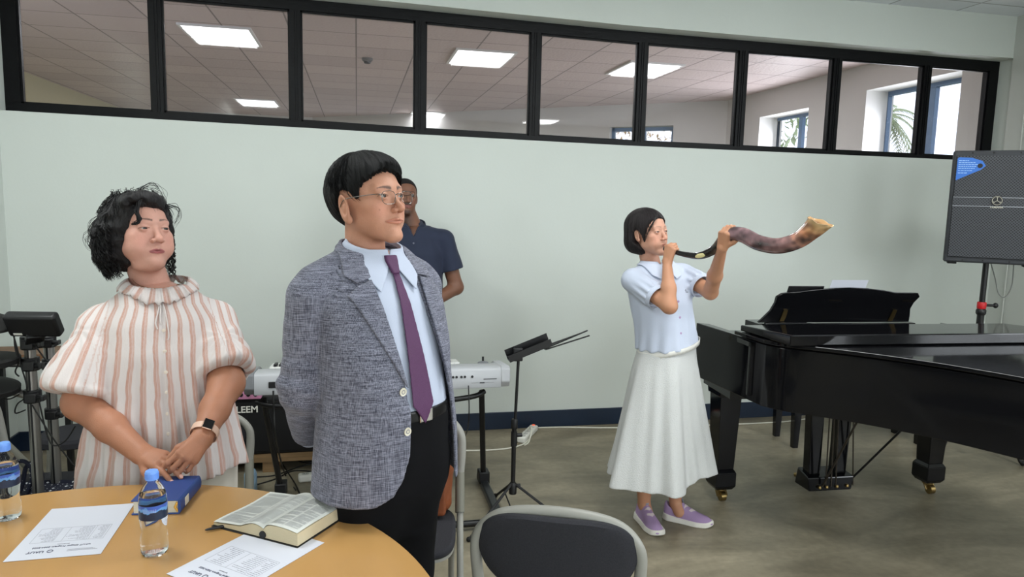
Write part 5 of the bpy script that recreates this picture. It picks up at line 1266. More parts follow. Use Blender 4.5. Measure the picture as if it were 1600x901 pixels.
# ------------------------------------------------------------------ person 1: man in the grey jacket
def build_man():
    root = person('person', (.045, 2.08), 34, 'person standing in a grey woven jacket, purple tie and glasses, hands behind the back')
    hp = Pose(to_local(root, at(577, 311, 2.02)), 11, -7, -1, 1.10)
    k = dict(jaw=.95, full=0., ears=1.18, mw=1.45, eye=.0038, nose=1.04, nosew=.86, earz=-.010, lips=.95, lipmix=.55, brow=.85, browcol=(.03, .022, .02), browz=.0185, tilt=.02,
             mound=.9, browt=.0052, spots=[(-.045, -.034, .0016)])
    base = rgb(184, 134, 110); nb = (0, .035, 1.40)
    def f(p):
        d = head_neck(p, hp, k, nb, .055)
        q = hp.inv(p)
        for s in (0, 1, 2): d = d+.0006*np.exp(-((q[2]-.050-.009*s)/.0016)**2)*(np.abs(q[0]) < .045)*(q[1] < -.05)
        return d
    c = hp.c; ch = [polygonise(f, c-np.array((.13, .16, .26)), c+np.array((.13, .16, .15)), .0019)]
    paint = face_paint(base, k)
    trunk = dict(zs=[.80, .95, 1.05, 1.20, 1.33, 1.42, 1.47], a=[.16, .16, .155, .165, .175, .12, .055], b=[.11, .12, .12, .11, .105, .08, .05], cy=[-.08, -.09, -.085, -.055, -.018, .005, .015])
    hand = hand_caps((-.10, .175, .895), (.9, .22, -.25), (.1, 1, .1), (0, 0, 1), 1.05, curls=((40, 45, 30),)*4)
    hand2 = hand_caps((.09, .17, .935), (-.9, .25, -.3), (.1, 1, .1), (0, 0, 1), 1.05, curls=((30, 40, 30),)*4)
    def bodyf(p):
        d = d_loft(p, trunk['zs'], trunk['a'], trunk['b'], None, trunk['cy']); ax = (np.abs(p[0]), p[1], p[2])
        d = smin(d, d_cap(ax, (.10, .01, 1.41), (.18, .02, 1.37), .045, .045), .03); d = smin(d, d_cap(ax, (.19, .02, 1.36), (.218, .04, 1.10), .042, .04), .02)
        d = smin(d, d_cap(p, (-.218, .04, 1.10), (-.10, .175, .90), .04, .028), .02); d = smin(d, d_cap(p, (.218, .04, 1.10), (.09, .17, .94), .04, .028), .02)
        d = smin(d, d_cap(p, (0, .01, 1.40), nb, .05, .055), .03)
        for s in (-1, 1): d = smin(d, smin(d_cap(p, (s*.09, -.05, .86), (s*.10, -.03, .47), .08, .055), d_cap(p, (s*.10, -.03, .47), (s*.10, 0, .08), .055, .036), .02), .03)
        return smin(smin(d, d_hand(p, hand), .01), d_hand(p, hand2), .01)
    ch.append(polygonise(bodyf, (-.34, -.30, 0.02), (.34, .40, 1.50), .0085))
    mesh_np('body', ch, skin('skin_tan', base, .42), root, {'Col': lambda p: paint(p, hp)}, 1)
    eyes(hp, root, (4, 0))
    # hair: short on the sides, swept forward over the brow
    side = [(-.080, .066), (-.088, .085), (-.08, .16), (.16, .16), (.16, -.04), (.088, -.062), (.074, -.085), (.060, -.080), (.050, -.045), (.042, -.004), (.028, .024), (.006, .024), (-.010, .016), (-.020, -.004), (-.030, -.002), (-.034, .022), (-.046, .038), (-.062, .052)]
    def hair(p):
        q = hp.inv(p); x, y, z = q
        d = d_ell(q, (0, .018, .034), (.0845, .108, .090)); d = smin(d, d_ell(q, (0, .055, .0), (.070, .064, .075)), .03)
        d = smin(d, d_ell(q, (0, -.036, .064), (.062, .056, .044)), .03)
        jag = .004*vnoise(x*260, y*160, z*30)+.003*vnoise(x*90, y*60, z*10)
        reg = d_poly(y+jag, z+jag+.012*np.clip(.03-np.abs(x), 0, 1)*0, side)
        az = np.arctan2(x, -(y-.04)); d = d+.0016*vnoise(az*55, z*18, x*6)+.0022*vnoise(az*22, z*30+3, 1+x*8)
        thin = np.clip((.02-z)/.08, 0, 1)*.006
        return smax(d+thin, reg, .004)*hp.s
    sdf_obj('hair', hair, c-np.array((.13, .16, .14)), c+np.array((.13, .17, .18)), .0022, hair_mat('black_hair', (.0008, .0008, .001), (.0035, .004, .005), .5), root, {'flow': flow_of(hp)}, 0)
    # short hair strands, overrunning the hairline a little
    b = MB(); rnd = random.Random(5)
    def sp(e_, a_): return np.array((0, .018, .034))+np.array((.0845*math.sin(a_)*math.cos(e_), -.108*math.cos(a_)*math.cos(e_), .090*math.sin(e_)))
    def inside(q): return float(d_poly(np.array([q[1]]), np.array([q[2]]), side)[0])
    for i in range(2600):
        a = rnd.uniform(-PI, PI); e = math.asin(rnd.uniform(-.25, .99)); fr_ = max(0, math.cos(a)); P = []; lift = rnd.uniform(.0, .0030)
        if fr_ > .3: a += .15
        for j in range(7):
            ee = e-.075*j; q = sp(ee, a+(.05*j if fr_ > .2 else .012*j)); 
            if inside(q) > .006+.006*fr_: break
            n0 = unit(q-np.array((0, .018, .034))); front = max(0, -q[1]-.02)/.07
            P.append(hp.out(q+n0*(.0002+lift*math.sin(min(1, j/4)*PI)+.004*front*(j < 6))))
        if len(P) > 2: b.tube(P, np.linspace(.0009, .0002, len(P)), 3, cap=False)
    hs = b.build('hair_strands', bpy.data.materials['black_hair'], root)
    # glasses
    gl = MB(); pts_ = []
    for s in (-1, 1):
        rim = []
        for i in range(40):
            a = 2*PI*i/40; rim.append(hp.out((s*(.0335+.0225*np.sign(math.cos(a))*abs(math.cos(a))**.7), -.1005+.16*((.0225*abs(math.cos(a))**.7*np.sign(math.cos(a))+.01))**1*0+(.004 if math.cos(a) > 0 else 0), -.006+.0165*np.sign(math.sin(a))*abs(math.sin(a))**.75)))
        gl.tube(rim, .0009, 6, closed=True)
        gl.tube(curve_pts([hp.out((s*.057, -.0975, .002)), hp.out((s*.072, -.085, .003)), hp.out((s*.0815, -.02, .002)), hp.out((s*.0815, .010, -.002)), hp.out((s*.080, .028, -.022))], 6), .0013, 6)
        MBl = MB(); MBl.add([np.array(q) for q in rim], [tuple(range(40))]); pts_.append(MBl)
        gl.tube(curve_pts([hp.out((s*.012, -.101, -.004)), hp.out((s*.010, -.096, -.012)), hp.out((s*.011, -.094, -.016))], 4), .0008, 5)
    gl.tube(curve_pts([hp.out((-.012, -.101, .000)), hp.out((0, -.105, .004)), hp.out((.012, -.101, .000))], 6), .0013, 6)
    g = gl.build('glasses_frame', mat('gunmetal', rgb(120, 116, 112), .25, metal=.9), root)
    for q in pts_: q.build('lens', M_glass, g)
    # shirt, collar, tie
    nk = lambda p: d_cap(p, (0, .012, 1.405), (0, -.002, 1.50), .071, .062)
    def shirt_s(p): return smin(d_loft(p, trunk['zs'], [x+.012 for x in trunk['a']], [x+.014 for x in trunk['b']], None, trunk['cy']), nk(p), .035)
    def shirt(p):
        d = shirt_s(p)+folds(p, .0022, 9, 5, 3); d = smax(d, p[2]-1.455-.025*np.clip((p[1]+.02)/.06, -1, 1), .006); return smax(d, .98-p[2], .005)
    M_shirt = mat('pale_blue_cotton', rgb(178, 186, 204), .7, bump=.1, bscale=500)
    sdf_obj('shirt', shirt, (-.2, -.30, .95), (.2, .17, 1.52), .005, M_shirt, root)
    wingR = [(.000, 1.462), (-.012, 1.436), (-.060, 1.378), (-.096, 1.42), (-.11, 1.53), (-.02, 1.53)]
    wingL = [(-x, z) for x, z in wingR][::-1]
    def collar(p):
        S = shirt_s(p)-.010; sh = np.abs(S)-.0028
        w_ = np.minimum(d_poly(p[0], p[2]-.25*(p[1]+.07), wingR), d_poly(p[0], p[2]-.25*(p[1]+.07), wingL)); w_ = np.maximum(w_, p[1]-.01)
        bk = np.maximum(np.maximum(1.435-p[2], -p[1]-.01), 0*p[2]-1)
        top = p[2]-(1.478+.03*np.clip((p[1]+.06)/.12, 0, 1))
        return smax(smax(sh, np.minimum(w_, bk), .001), top, .002)
    sdf_obj('shirt_collar', collar, (-.14, -.18, 1.36), (.14, .12, 1.54), .0022, M_shirt, root)
    blade = [(-.0095, 1.418), (.0125, 1.418), (.0370, 1.14), (.0410, 1.062), (.0060, 1.008), (-.0320, 1.062), (-.0270, 1.14)]
    knot = [(-.0195, 1.462), (.0195, 1.462), (.0205, 1.448), (.0125, 1.412), (-.0105, 1.412), (-.0205, 1.448)]
    def tie(p):
        S = shirt_s(p)-.010; a = smax(np.abs(S)-.0022, d_poly(p[0]-.004, p[2], blade), .002); b_ = smax(np.abs(S-.006)-.0075, d_poly(p[0], p[2], knot), .006); return smax(np.minimum(a, b_), p[1], .002)
    mt = mat('purple_tie', rgb(92, 50, 92), .55, noise=.45, nscale=900, bump=.3, bscale=700)
    sdf_obj('tie', tie, (-.06, -.32, 1.0), (.06, -.03, 1.48), .0026, mt, root)
    # trousers, belt
    def trous(p):
        d = d_loft(p, [.66, .80, .90, 1.0, 1.06], [.11, .165, .170, .168, .166], [.08, .125, .132, .132, .132], None, [-.05, -.08, -.09, -.09, -.085])
        for s in (-1, 1): d = smin(d, smin(d_cap(p, (s*.085, -.075, .84), (s*.10, -.03, .47), .100, .084), d_cap(p, (s*.10, -.03, .47), (s*.105, .0, .06), .084, .072), .03), .06)
        return smax(smax(d+folds(p, .004, 7, 4, 5), p[2]-1.045, .004), .035-p[2], .01)
    M_tr = mat('black_trouser_wool', rgb(12, 12, 15), .9, spec=.2)
    sdf_obj('trousers', trous, (-.26, -.30, 0), (.26, .16, 1.08), .007, M_tr, root)
    def belt(p):
        d = d_loft(p, [.9, 1.0, 1.1], [.171, .171, .171], [.134, .134, .134], None, [-.09, -.088, -.085]); return smax(np.abs(d)-.003, np.abs(p[2]-1.030)-.017, .002)
    bl = sdf_obj('belt', belt, (-.2, -.27, .99), (.2, .12, 1.07), .0035, mat('black_leather', rgb(16, 16, 18), .3), root)
    MB().box((.016, -.227, 1.030), (.045, .006, .036)).build('buckle', M_chrome, bl, bevel=.003)
    # jacket
    jk = dict(zs=[.705, .80, .95, 1.05, 1.2, 1.33, 1.41, 1.46], a=[.226, .222, .210, .200, .203, .205, .165, .085], b=[.165, .168, .166, .163, .150, .134, .105, .075], cy=[-.068, -.072, -.075, -.072, -.047, -.012, .005, .018])
    def jbase(p):
        d = d_loft(p, jk['zs'], jk['a'], jk['b'], None, jk['cy'])
        ax = (np.abs(p[0]), p[1], p[2]); d = smin(d, d_cap(ax, (.05, .014, 1.437), (.172, .018, 1.378), .052, .060), .03)
        return smin(d, d_cap(p, (0, .018, 1.40), (0, .012, 1.50), .080, .074), .03)
    op_ = [(-.078, 1.60), (-.080, 1.47), (-.074, 1.40), (-.060, 1.25), (-.044, 1.12), (-.040, 1.04), (-.046, .93), (-.062, .87), (-.092, .825), (-.14, .802), (-.17, .60), (.23, .60), (.20, .712), (.165, .76), (.150, .85), (.138, 1.0), (.115, 1.15), (.085, 1.30), (.075, 1.42), (.078, 1.60)]
    def jacket(p):
        d = jbase(p)+folds(p, .0035, 8, 5, 1)
        d = smax(d, -(d+.009), .001); d = np.maximum(d, .800-p[2]+.0*p[1])
        o_ = np.maximum(d_poly(p[0], p[2], op_), p[1]-.01); d = smax(d, -o_, .004)
        # sleeves
        for s in (-1, 1):
            e = (s*.208, .034, 1.10); wv = (-.112, .168, .915) if s < 0 else (.105, .165, .95)
            a = d_cap(p, (s*.188, .018, 1.348), e, .070, .061); b_ = d_cap(p, e, wv, .064, .050); sl = smin(a, b_, .03)
            el = np.exp(-(((p[0]-e[0])**2+(p[1]-e[1])**2+(p[2]-e[2])**2)/.012)); sl = sl+folds(p, .004, 9, 9, 9)+el*.004*np.sin(p[2]*110+p[0]*40)
            dw = unit(np.array(wv)-np.array(e)); pl = (p[0]-wv[0])*dw[0]+(p[1]-wv[1])*dw[1]+(p[2]-wv[2])*dw[2]; sl = smax(sl, pl-.005, .004)
            sl = smax(sl, -np.maximum(d_cap(p, np.array(wv)-dw*.05, np.array(wv)+dw*.05, .040, .040), -(pl+.04)), .003)
            d = smin(d, sl, .009)
        top = p[2]-(1.478+.018*np.clip((p[1]-.0)/.06, -1, 1)); return smax(d, top, .004)
    MJ = weave_mat('grey_linen_weave', rgb(50, 52, 67), rgb(142, 144, 160), 1.35)
    jo = sdf_obj('jacket', jacket, (-.38, -.32, .68), (.38, .34, 1.53), .0052, MJ, root)
    lapR = [(-.042, 1.115), (-.048, 1.12), (-.092, 1.22), (-.150, 1.360), (-.118, 1.385), (-.078, 1.400), (-.073, 1.35), (-.055, 1.20)]
    colR = [(-.078, 1.405), (-.118, 1.391), (-.140, 1.408), (-.128, 1.445), (-.105, 1.50), (-.075, 1.52), (-.070, 1.46)]
    lapL = [(.115, 1.10), (.16, 1.22), (.185, 1.360), (.150, 1.385), (.090, 1.400), (.083, 1.33), (.098, 1.20)]
    colL = [(.085, 1.405), (.150, 1.391), (.160, 1.41), (.13, 1.46), (.105, 1.50), (.075, 1.52), (.074, 1.46)]
    def lapel(p):
        S = jbase(p)-.006; sh = np.abs(S)-.0034; w_ = d_poly(p[0], p[2], lapR)
        for q in (colR, lapL, colL): w_ = np.minimum(w_, d_poly(p[0], p[2], q))
        w_ = np.maximum(w_, p[1]-.02); bk = np.maximum(np.maximum(1.445-p[2], -.005-p[1]), np.sqrt(p[0]**2+(p[1]-.015)**2)-.098)
        return smax(smax(sh, np.minimum(w_, bk), .0015), p[2]-(1.482+.018*np.clip(p[1]/.06, -1, 1)), .002)
    sdf_obj('lapels', lapel, (-.22, -.28, 1.08), (.22, .15, 1.53), .0024, MJ, root)
    M_but = mat('horn_button', rgb(214, 208, 190), .3)
    for z, x in ((1.107, -.058), (1.002, -.056)):
        y = -.29
        while jbase((np.array([x]), np.array([y]), np.array([z])))[0] > .001: y += .001
        bt = MB().lathe([(.0105, 0), (.0115, .0015), (.0110, .0035), (.008, .0028), (0.0001, .0026)], c=(x, y-.001, z), n=24, M=rotm('X', 90)).build('button', M_but, root)
        MB().lathe([(.006, .0034), (.0045, .0036)], c=(x, y-.001, z), n=16, M=rotm('X', 90), cap=False).build('button_rim', M_inkd, bt)
    # welt pocket seam
    def pocket(p):
        S = jbase(p)-.001; return smax(np.abs(S)-.003, d_poly(p[1]*1.0, p[2], [(-.17, .985), (-.06, 1.005), (-.06, 1.000), (-.17, .980)]), .001)+np.where(p[0] > -.12, 1, 0)
    for s in (-1, 1):
        wv = np.array((-.112, .168, .915) if s < 0 else (.105, .165, .95)); e = np.array((s*.208, .034, 1.10)); dw = unit(wv-e)
        cf = MB(); cf.tube([wv-dw*.02, wv+dw*.030], [.040, .038], 28).build('shirt_cuff', M_shirt, root)
    for s in (-1, 1): shoe(root, (s*.11, .03, 0), s*8, .27, mat('black_shoe_leather', rgb(18, 18, 18), .3), M_rub)
build_man()
# ------------------------------------------------------------------ person 2: woman in the striped blouse
def build_stripe_woman():
    root = person('person', (-.655, 2.585), 17, 'person in a loose pink-and-white striped blouse standing behind the table, hands folded')
    hp = Pose(to_local(root, at(221, 360, 2.36)), 25, -7, 3, 1.09)
    k = dict(jaw=1.10, full=1., eye=.0026, mw=1.05, mz=-.0035, down=.0025, nose=.85, nosew=1.12, lips=1.0, lipcol=rgb(134, 52, 66), lipmix=.8, brow=.8, browcol=(.03, .022, .02), browt=.0034, browz=.024, tilt=-.05)
    base = rgb(196, 148, 132); nb = (-.01, .040, 1.27); c = hp.c
    ch = [polygonise(lambda p: head_neck(p, hp, k, nb, .056), c-np.array((.14, .17, .26)), c+np.array((.14, .16, .15)), .0021)]
    zs = [.655, .80, .95, 1.10, 1.20, 1.27, 1.31]; A = [.262, .240, .210, .195, .185, .140, .090]; B = [.200, .185, .165, .155, .140, .108, .080]; CY = [-.03, -.03, -.03, -.025, -.01, 0, 0]
    eR = to_local(root, at(128, 628, 2.27)); wR = to_local(root, at(220, 708, 2.16)); kR = to_local(root, at(264, 721, 2.11))
    eL = to_local(root, at(354, 598, 2.37)); wL = to_local(root, at(316, 684, 2.18)); kL = to_local(root, at(289, 716, 2.10))
    hR = hand_caps(wR, kR-wR, (-.10, -.45, 1), (-.3, -1, 0.2), .98, curls=((14, 22, 14), (12, 22, 14), (12, 22, 14), (14, 25, 15)), thumb=((30, 30), 12, 10), spread=(8, 2, -4, -10), fat=1.06)
    hL = hand_caps(wL, kL-wL, (.35, -1, .75), (-1, -.1, .3), .98, curls=((46, 44, 24), (50, 46, 26), (52, 46, 26), (54, 48, 28)), thumb=((22, 40), 25, 20), spread=(10, 3, -5, -12), fat=1.06)
    shR = np.array((-.172, 0, 1.155)); shL = np.array((.172, 0, 1.170))
    def arm(p, sh, e, w_): return smin(d_cap(p, sh, e, .050, .054), smin(d_cap(p, e, e*.5+w_*.5, .053, .045), d_cap(p, e*.5+w_*.5, w_, .045, .032), .02), .03)
    def arms(p): return np.minimum(smin(arm(p, shR, eR, wR), d_hand(p, hR), .014), smin(arm(p, shL, eL, wL), d_hand(p, hL), .014))
    lo = np.minimum.reduce([eR, eL, wR, wL, kR, kL])-.12; hi = np.maximum.reduce([eR, eL, wR, wL])+.10
    ch.append(polygonise(arms, lo, (hi[0], hi[1], 1.12), .0026))
    def bodyf(p):
        d = d_loft(p, zs[1:], [x-.03 for x in A[1:]], [x-.03 for x in B[1:]], None, CY[1:]); d = smin(d, d_cap(p, (0, .01, 1.26), nb, .06, .062), .03)
        for s, sh, e in ((-1, shR, eR), (1, shL, eL)): d = smin(smin(d, d_cap(p, (s*.08, 0, 1.21), sh, .042, .038), .03), d_cap(p, sh, sh*.3+e*.7, .042, .042), .03)
        for s in (-1, 1): d = smin(d, smin(d_cap(p, (s*.10, -.02, .80), (s*.10, -.01, .44), .09, .06), d_cap(p, (s*.10, -.01, .44), (s*.10, .02, .08), .055, .038), .02), .04)
        return d
    ch.append(polygonise(bodyf, (-.34, -.26, .02), (.34, .20, 1.40), .0085))
    paint = face_paint(base, k); arm_c = np.array(rgb(168, 116, 90))
    def colr(p):
        cface = paint(p, hp); w_ = np.clip((p[2]-1.20)/.12, 0, 1)[:, None]; C_ = cface*w_+arm_c*(1-w_)*(1+.05*vnoise(p[0]*50, p[1]*50, p[2]*50)[:, None])
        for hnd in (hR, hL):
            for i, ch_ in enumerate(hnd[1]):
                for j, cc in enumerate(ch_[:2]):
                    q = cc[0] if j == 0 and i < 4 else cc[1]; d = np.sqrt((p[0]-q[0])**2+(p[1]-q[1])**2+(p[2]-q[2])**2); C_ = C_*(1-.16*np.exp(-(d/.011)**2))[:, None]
        return C_
    mesh_np('body', ch, skin('skin_warm', base, .42), root, {'Col': colr}, 1)
    eyes(hp, root, (5, 0))
    # finger nails
    for hnd in (hR, hL):
        for ch_ in hnd[1][:4]:
            a, b_, _, r = ch_[-1]; a = np.array(a); b_ = np.array(b_); d = unit(b_-a)
            up = unit(np.cross(np.cross(d, (0, -.6, 1)), d)); o = b_-d*.002+up*(r+.0002)
            MB().ball(o, (.0055, .0065, .0012), 12, 8, np.c_[np.cross(d, up), d, up]).build('finger_nail', bpy.data.materials.get('nail') or mat('nail', rgb(214, 164, 150), .3), root)
    # wavy hair
    side = [(-.060, .060), (-.095, .080), (-.12, .20), (.25, .20), (.25, -.20), (-.010, -.20), (-.012, -.14), (-.020, -.10), (-.020, -.05), (-.040, -.015), (-.052, .015), (-.056, .040)]
    def hair(p):
        q = hp.inv(p); x, y, z = q
        d = d_ell(q, (.0, .030, .028), (.092, .110, .092)); d = smin(d, d_ell(q, (-.054, .045, -.034), (.062, .075, .088)), .03); d = smin(d, d_ell(q, (.058, .035, -.035), (.047, .066, .088)), .03)
        d = smin(d, d_ell(q, (0, .080, -.02), (.075, .055, .095)), .03); d = smin(d, d_ell(q, (-.015, -.045, .078), (.066, .046, .034)), .02)
        az = np.arctan2(x, -(y-.04))
        d = d+.0045*np.sin(z*95+az*5+3*vnoise(x*18, y*18, z*18))*np.clip((.10-z)/.1, .25, 1)+.006*vnoise(x*40, y*40, z*40)+.003*vnoise(az*30, z*40, x*20)
        jag = .006*vnoise(x*60, y*60, z*60)
        prt = .012*np.clip(x/.05, -1, 1); reg = d_poly(y+jag+.006*np.clip((.03-np.abs(x))/.03, 0, 1), z+jag+prt, side)
        return smax(d, reg, .008)*hp.s
    M_h = hair_mat('dark_wavy_hair', (.005, .0045, .005), (.028, .026, .028), .36, (40, 4, 2))
    def flw(p):
        x, y, z = hp.inv(p); az = np.arctan2(x, -(y-.04)); return np.c_[az+.12*np.sin(z*80), z*9, vnoise(x*30, y*30, z*30)]
    sdf_obj('hair', hair, c-np.array((.18, .19, .20)), c+np.array((.17, .20, .19)), .003, M_h, root, {'flow': flw}, 0)
    b = MB(); rnd = random.Random(11)
    for i in range(1500):
        a = rnd.uniform(-PI, PI); e = rnd.uniform(-.9, 1.4)
        if math.cos(a) > .55 and e < .75: continue
        if math.cos(a) > .1 and e < .30 and abs(math.sin(a)) < .97: continue
        P = []; L = rnd.uniform(.03, .08); ph = rnd.uniform(0, 6); am = rnd.uniform(.0015, .005); out = rnd.uniform(.95, 1.05); fq = rnd.uniform(6, 11)
        for j in range(11):
            t = j/10; ee = e-t*L/.10; r = np.array((.095, .114, .097))*out*(1+.03*t)
            q = np.array((0, .032, .028))+np.array((r[0]*math.sin(a)*max(math.cos(ee), .6), -r[1]*math.cos(a)*max(math.cos(ee), .6), r[2]*math.sin(ee)))
            P.append(hp.out(q+am*np.array((math.cos(ph+t*fq), math.sin(ph+t*fq), .6*math.sin(ph*2+t*fq)))))
        b.tube(P, np.interp(np.linspace(0, 1, 11), (0, .2, .6, 1), (.0003, .0009, .0009, .0002)), 3, cap=False)
    for i in range(1500):       # curls along the lower sides
        s_ = -1 if rnd.random() < .68 else 1; z0 = rnd.uniform(-.115, .02); a = rnd.uniform(-.7, 1.5); ph = rnd.uniform(0, 6); fq = rnd.uniform(6, 10); am = rnd.uniform(.003, .007)
        rx = (.118-.045*max(0, -z0-.06)/.06) if s_ < 0 else .104; P = []
        for j in range(11):
            t = j/10; cc_ = np.array((s_*rx*max(.35, math.cos(a))**.6, .035+.078*math.sin(a), z0-.035*t)); P.append(hp.out(cc_+am*np.array((math.cos(ph+t*fq), math.sin(ph+t*fq), .5*math.sin(ph+t*fq)))))
        b.tube(P, np.interp(np.linspace(0, 1, 11), (0, .2, .6, 1), (.0003, .0009, .0009, .0002)), 3, cap=False)
    # loose wisps at the crown, the sides and one lock over the temple
    for (pts) in ([(-.03, -.02, .112), (.02, -.04, .136), (.06, -.03, .112), (.075, -.02, .08)], [(.06, -.03, .08), (.10, -.03, .075), (.115, -.01, .045), (.10, 0, .015)], [(-.08, .0, .06), (-.13, .01, .03), (-.145, .02, -.01), (-.12, .03, -.03)], [(-.09, .02, .02), (-.14, .03, -.02), (-.135, .03, -.05), (-.11, .03, -.06)]):
        for q in range(9):
            P = curve_pts([hp.out(np.array(v)+np.array([rnd.gauss(0, .005) for _ in range(3)])) for v in pts], 5); b.tube(P, np.linspace(.0009, .0003, len(P)), 3, cap=False)
    for q in range(26):
        P = curve_pts([hp.out(np.array(v)+np.array([rnd.gauss(0, .0025) for _ in range(3)])) for v in ((-.030, -.070, .092), (-.046, -.080, .070), (-.052, -.082, .045), (-.047, -.084, .026), (-.054, -.080, .014), (-.064, -.072, .010))], 5); b.tube(P, np.concatenate([np.linspace(.0018, .0022, len(P)//2), np.linspace(.0022, .0004, len(P)-len(P)//2)]), 4, cap=False)
    b.build('hair_strands', mat('black_hair_strand', (.005, .0045, .005), .5, spec=.25), root)
    # blouse
    def tors(p): return d_loft(p, zs, A, B, None, CY, n=2.2, cap_r=.01)
    cutR = (eR-shR)/np.linalg.norm(eR-shR); cR = shR+(eR-shR)*.92; cutL = (eL-shL)/np.linalg.norm(eL-shL); cL = shL+(eL-shL)*.90
    def blouse(p):
        az = np.arctan2(p[0], -(p[1]+.03)); lowf = np.clip((1.15-p[2])/.45, 0, 1)
        d = tors(p)+lowf*(.013*np.sin(az*13+1.5*np.sin(az*3)+p[2]*3)+.006*np.sin(az*29+p[2]*9))+folds(p, .006, 10, 4, 2)
        for sh, e, cp, cd_, s in ((shR, eR, cR, cutR, -1), (shL, eL, cL, cutL, 1)):
            up = np.array((s*.145, 0, 1.165)); bt = cp+np.array((s*.022 if s < 0 else .008, .0, .030)); r1 = .104 if s < 0 else .085
            sl = smin(d_cap(p, up, bt, .080, r1), d_cap(p, (s*.07, .0, 1.228), sh+np.array((s*.005, 0, .005)), .056, .070), .03)
            sl = smin(sl, d_cap(p, cp-cd_*.02, cp-cd_*.03, .098 if s < 0 else .084, .088), .03)
            pl = (p[0]-cp[0])*cd_[0]+(p[1]-cp[1])*cd_[1]+(p[2]-cp[2])*cd_[2]
            rel = (p[0]-cp[0], p[1]-cp[1], p[2]-cp[2]); aa = np.arctan2(rel[0], -rel[1])
            sl = sl+.005*np.sin(aa*11+pl*25)*np.clip(1+pl/.3, 0, 1)+folds(p, .011, 10, 7, 4)
            sl = smax(sl, pl-.002, .022)
            sl = smax(sl, -np.maximum(d_cap(p, cp-cd_*.06, cp+cd_*.06, .062, .060), -(pl+.035)), .008)
            d = smin(d, sl, .022)
        hem = .672+.006*np.sin(az*13)-.012*np.clip(-p[0]/.2, -1, 1); d = smax(d, hem-p[2], .004)
        nk = d_ell(p, (0, .003, 1.335), (.093, .090, .066)); return smax(d, -nk, .006)
    def s_of(p):
        x, y, z = p; w_ = keyed(z, zs, A); s = x*(.215/np.maximum(w_, .15))+.0035*np.sin(z*14); s = s+.0045*vnoise(x*9, y*5, z*14)+.002*vnoise(x*30, y*10, z*40); s = np.where(y > .03, s+.013, s)
        for sh, e, cp, cd_, sg in ((shR, eR, cR, cutR, -1), (shL, eL, cL, cutL, 1)):
            ax_, ay_, _ = frame_z(cd_); rx = (x-sh[0])*ax_[0]+(y-sh[1])*ax_[1]+(z-sh[2])*ax_[2]; ry = (x-sh[0])*ay_[0]+(y-sh[1])*ay_[1]+(z-sh[2])*ay_[2]
            sl = np.arctan2(ry, rx)*.092; out_ = sg*x > np.interp(z, [.6, .9, 1.1, 1.25], [.9, .215, .185, .15]); s = np.where(out_, sl, s)
        return s
    M_b = stripe_mat('striped_gauze', rgb(208, 200, 198), rgb(186, 142, 126))
    sdf_obj('blouse', blouse, (-.45, -.30, .62), (.42, .24, 1.36), .0045, M_b, root, {'s': s_of})
    # ruffled collar
    b = MB(); n_ = 220; vs = []
    for r_, dz in ((0, .012), (.3, .010), (.65, .003), (1, -.010)):
        for i in range(n_):
            a = 2*PI*i/n_; fr_ = max(0, math.cos(a)); wv = r_*(.0045*math.sin(a*19+2*math.sin(a*3))+.0025*math.sin(a*43+1))
            rx, ry = .092+r_*.034, .086+r_*.036
            vs.append((rx*math.sin(a), -ry*math.cos(a)+.004, 1.322-.048*fr_**1.4+dz+wv*1.3-.012*r_*abs(math.sin(a))))
    V_ = np.array(vs); zz = np.full(len(V_), -1.0); hit = np.zeros(len(V_), bool)       # rest the frill on the blouse
    for z_ in np.arange(1.40, 1.20, -.002):
        d_ = blouse((V_[:, 0], V_[:, 1], np.full(len(V_), z_))) < 0; new = d_ & ~hit; zz[new] = z_; hit |= d_
    wav = np.array([((i//n_)/3)*(.0045*math.sin((i % n_)*2*PI/n_*19)+.0025*math.sin((i % n_)*2*PI/n_*43)) for i in range(len(V_))])
    V_[:, 2] = np.where(hit, np.maximum(V_[:, 2], zz+.006+np.abs(wav)*1.6), V_[:, 2]); V_[:, 1] += np.where(np.abs(V_[:, 0]) < .09, -1, 0)*np.abs(wav)*(V_[:, 1] < 0)*1.2; vs = [tuple(v) for v in V_]
    b.add(vs, [(i*n_+j, i*n_+(j+1) % n_, (i+1)*n_+(j+1) % n_, (i+1)*n_+j) for i in range(3) for j in range(n_)])
    ruf = b.build('ruffled_collar', M_b, root); sm = ruf.modifiers.new('thickness', 'SOLIDIFY'); sm.thickness = .0018
    at_ = ruf.data.attributes.new('s', 'FLOAT', 'POINT'); at_.data.foreach_set('value', [math.atan2(v[0], -v[1])*.10 for v in vs])
    def front(x, z, off=.003):
        y = -.32
        while y < .1 and blouse((np.array([x]), np.array([y]), np.array([z])))[0] > 0: y += .002
        return np.array((x, y-off, z))
    for x0, x1, zb in ((-.004, -.020, 1.185), (.004, .016, 1.150), (-.002, -.006, 1.20)):
        MB().tube(curve_pts([front(x0, 1.262, .006), front((x0+x1)/2, 1.235, .008), front(x1, zb+.02, .006), front(x1*.8, zb, .005)], 6), .0024, 6).build('neck_tie', M_b, root)
    for z in (1.18, 1.115, 1.05, .985, .915, .85, .785):
        q = front(.002, z, .002); MB().lathe([(.0055, 0), (.006, .0012), (.0045, .0018), (.0001, .0014)], c=q, n=20, M=rotm('X', 90)).build('button', mat('shell_button', rgb(226, 214, 200), .35) if z > 1.17 else bpy.data.materials['shell_button'], root)
    MB().tube([front(.002, z, .0008) for z in np.linspace(1.25, .70, 40)], .0014, 5).build('placket_edge', M_b, root)
    # watch
    wd_ = unit(wL-eL); wc = wL-wd_*.022; toc = unit(to_local(root, CAM)-wc); toc = unit(toc-wd_*(toc@wd_)); sx_ = np.cross(wd_, toc)
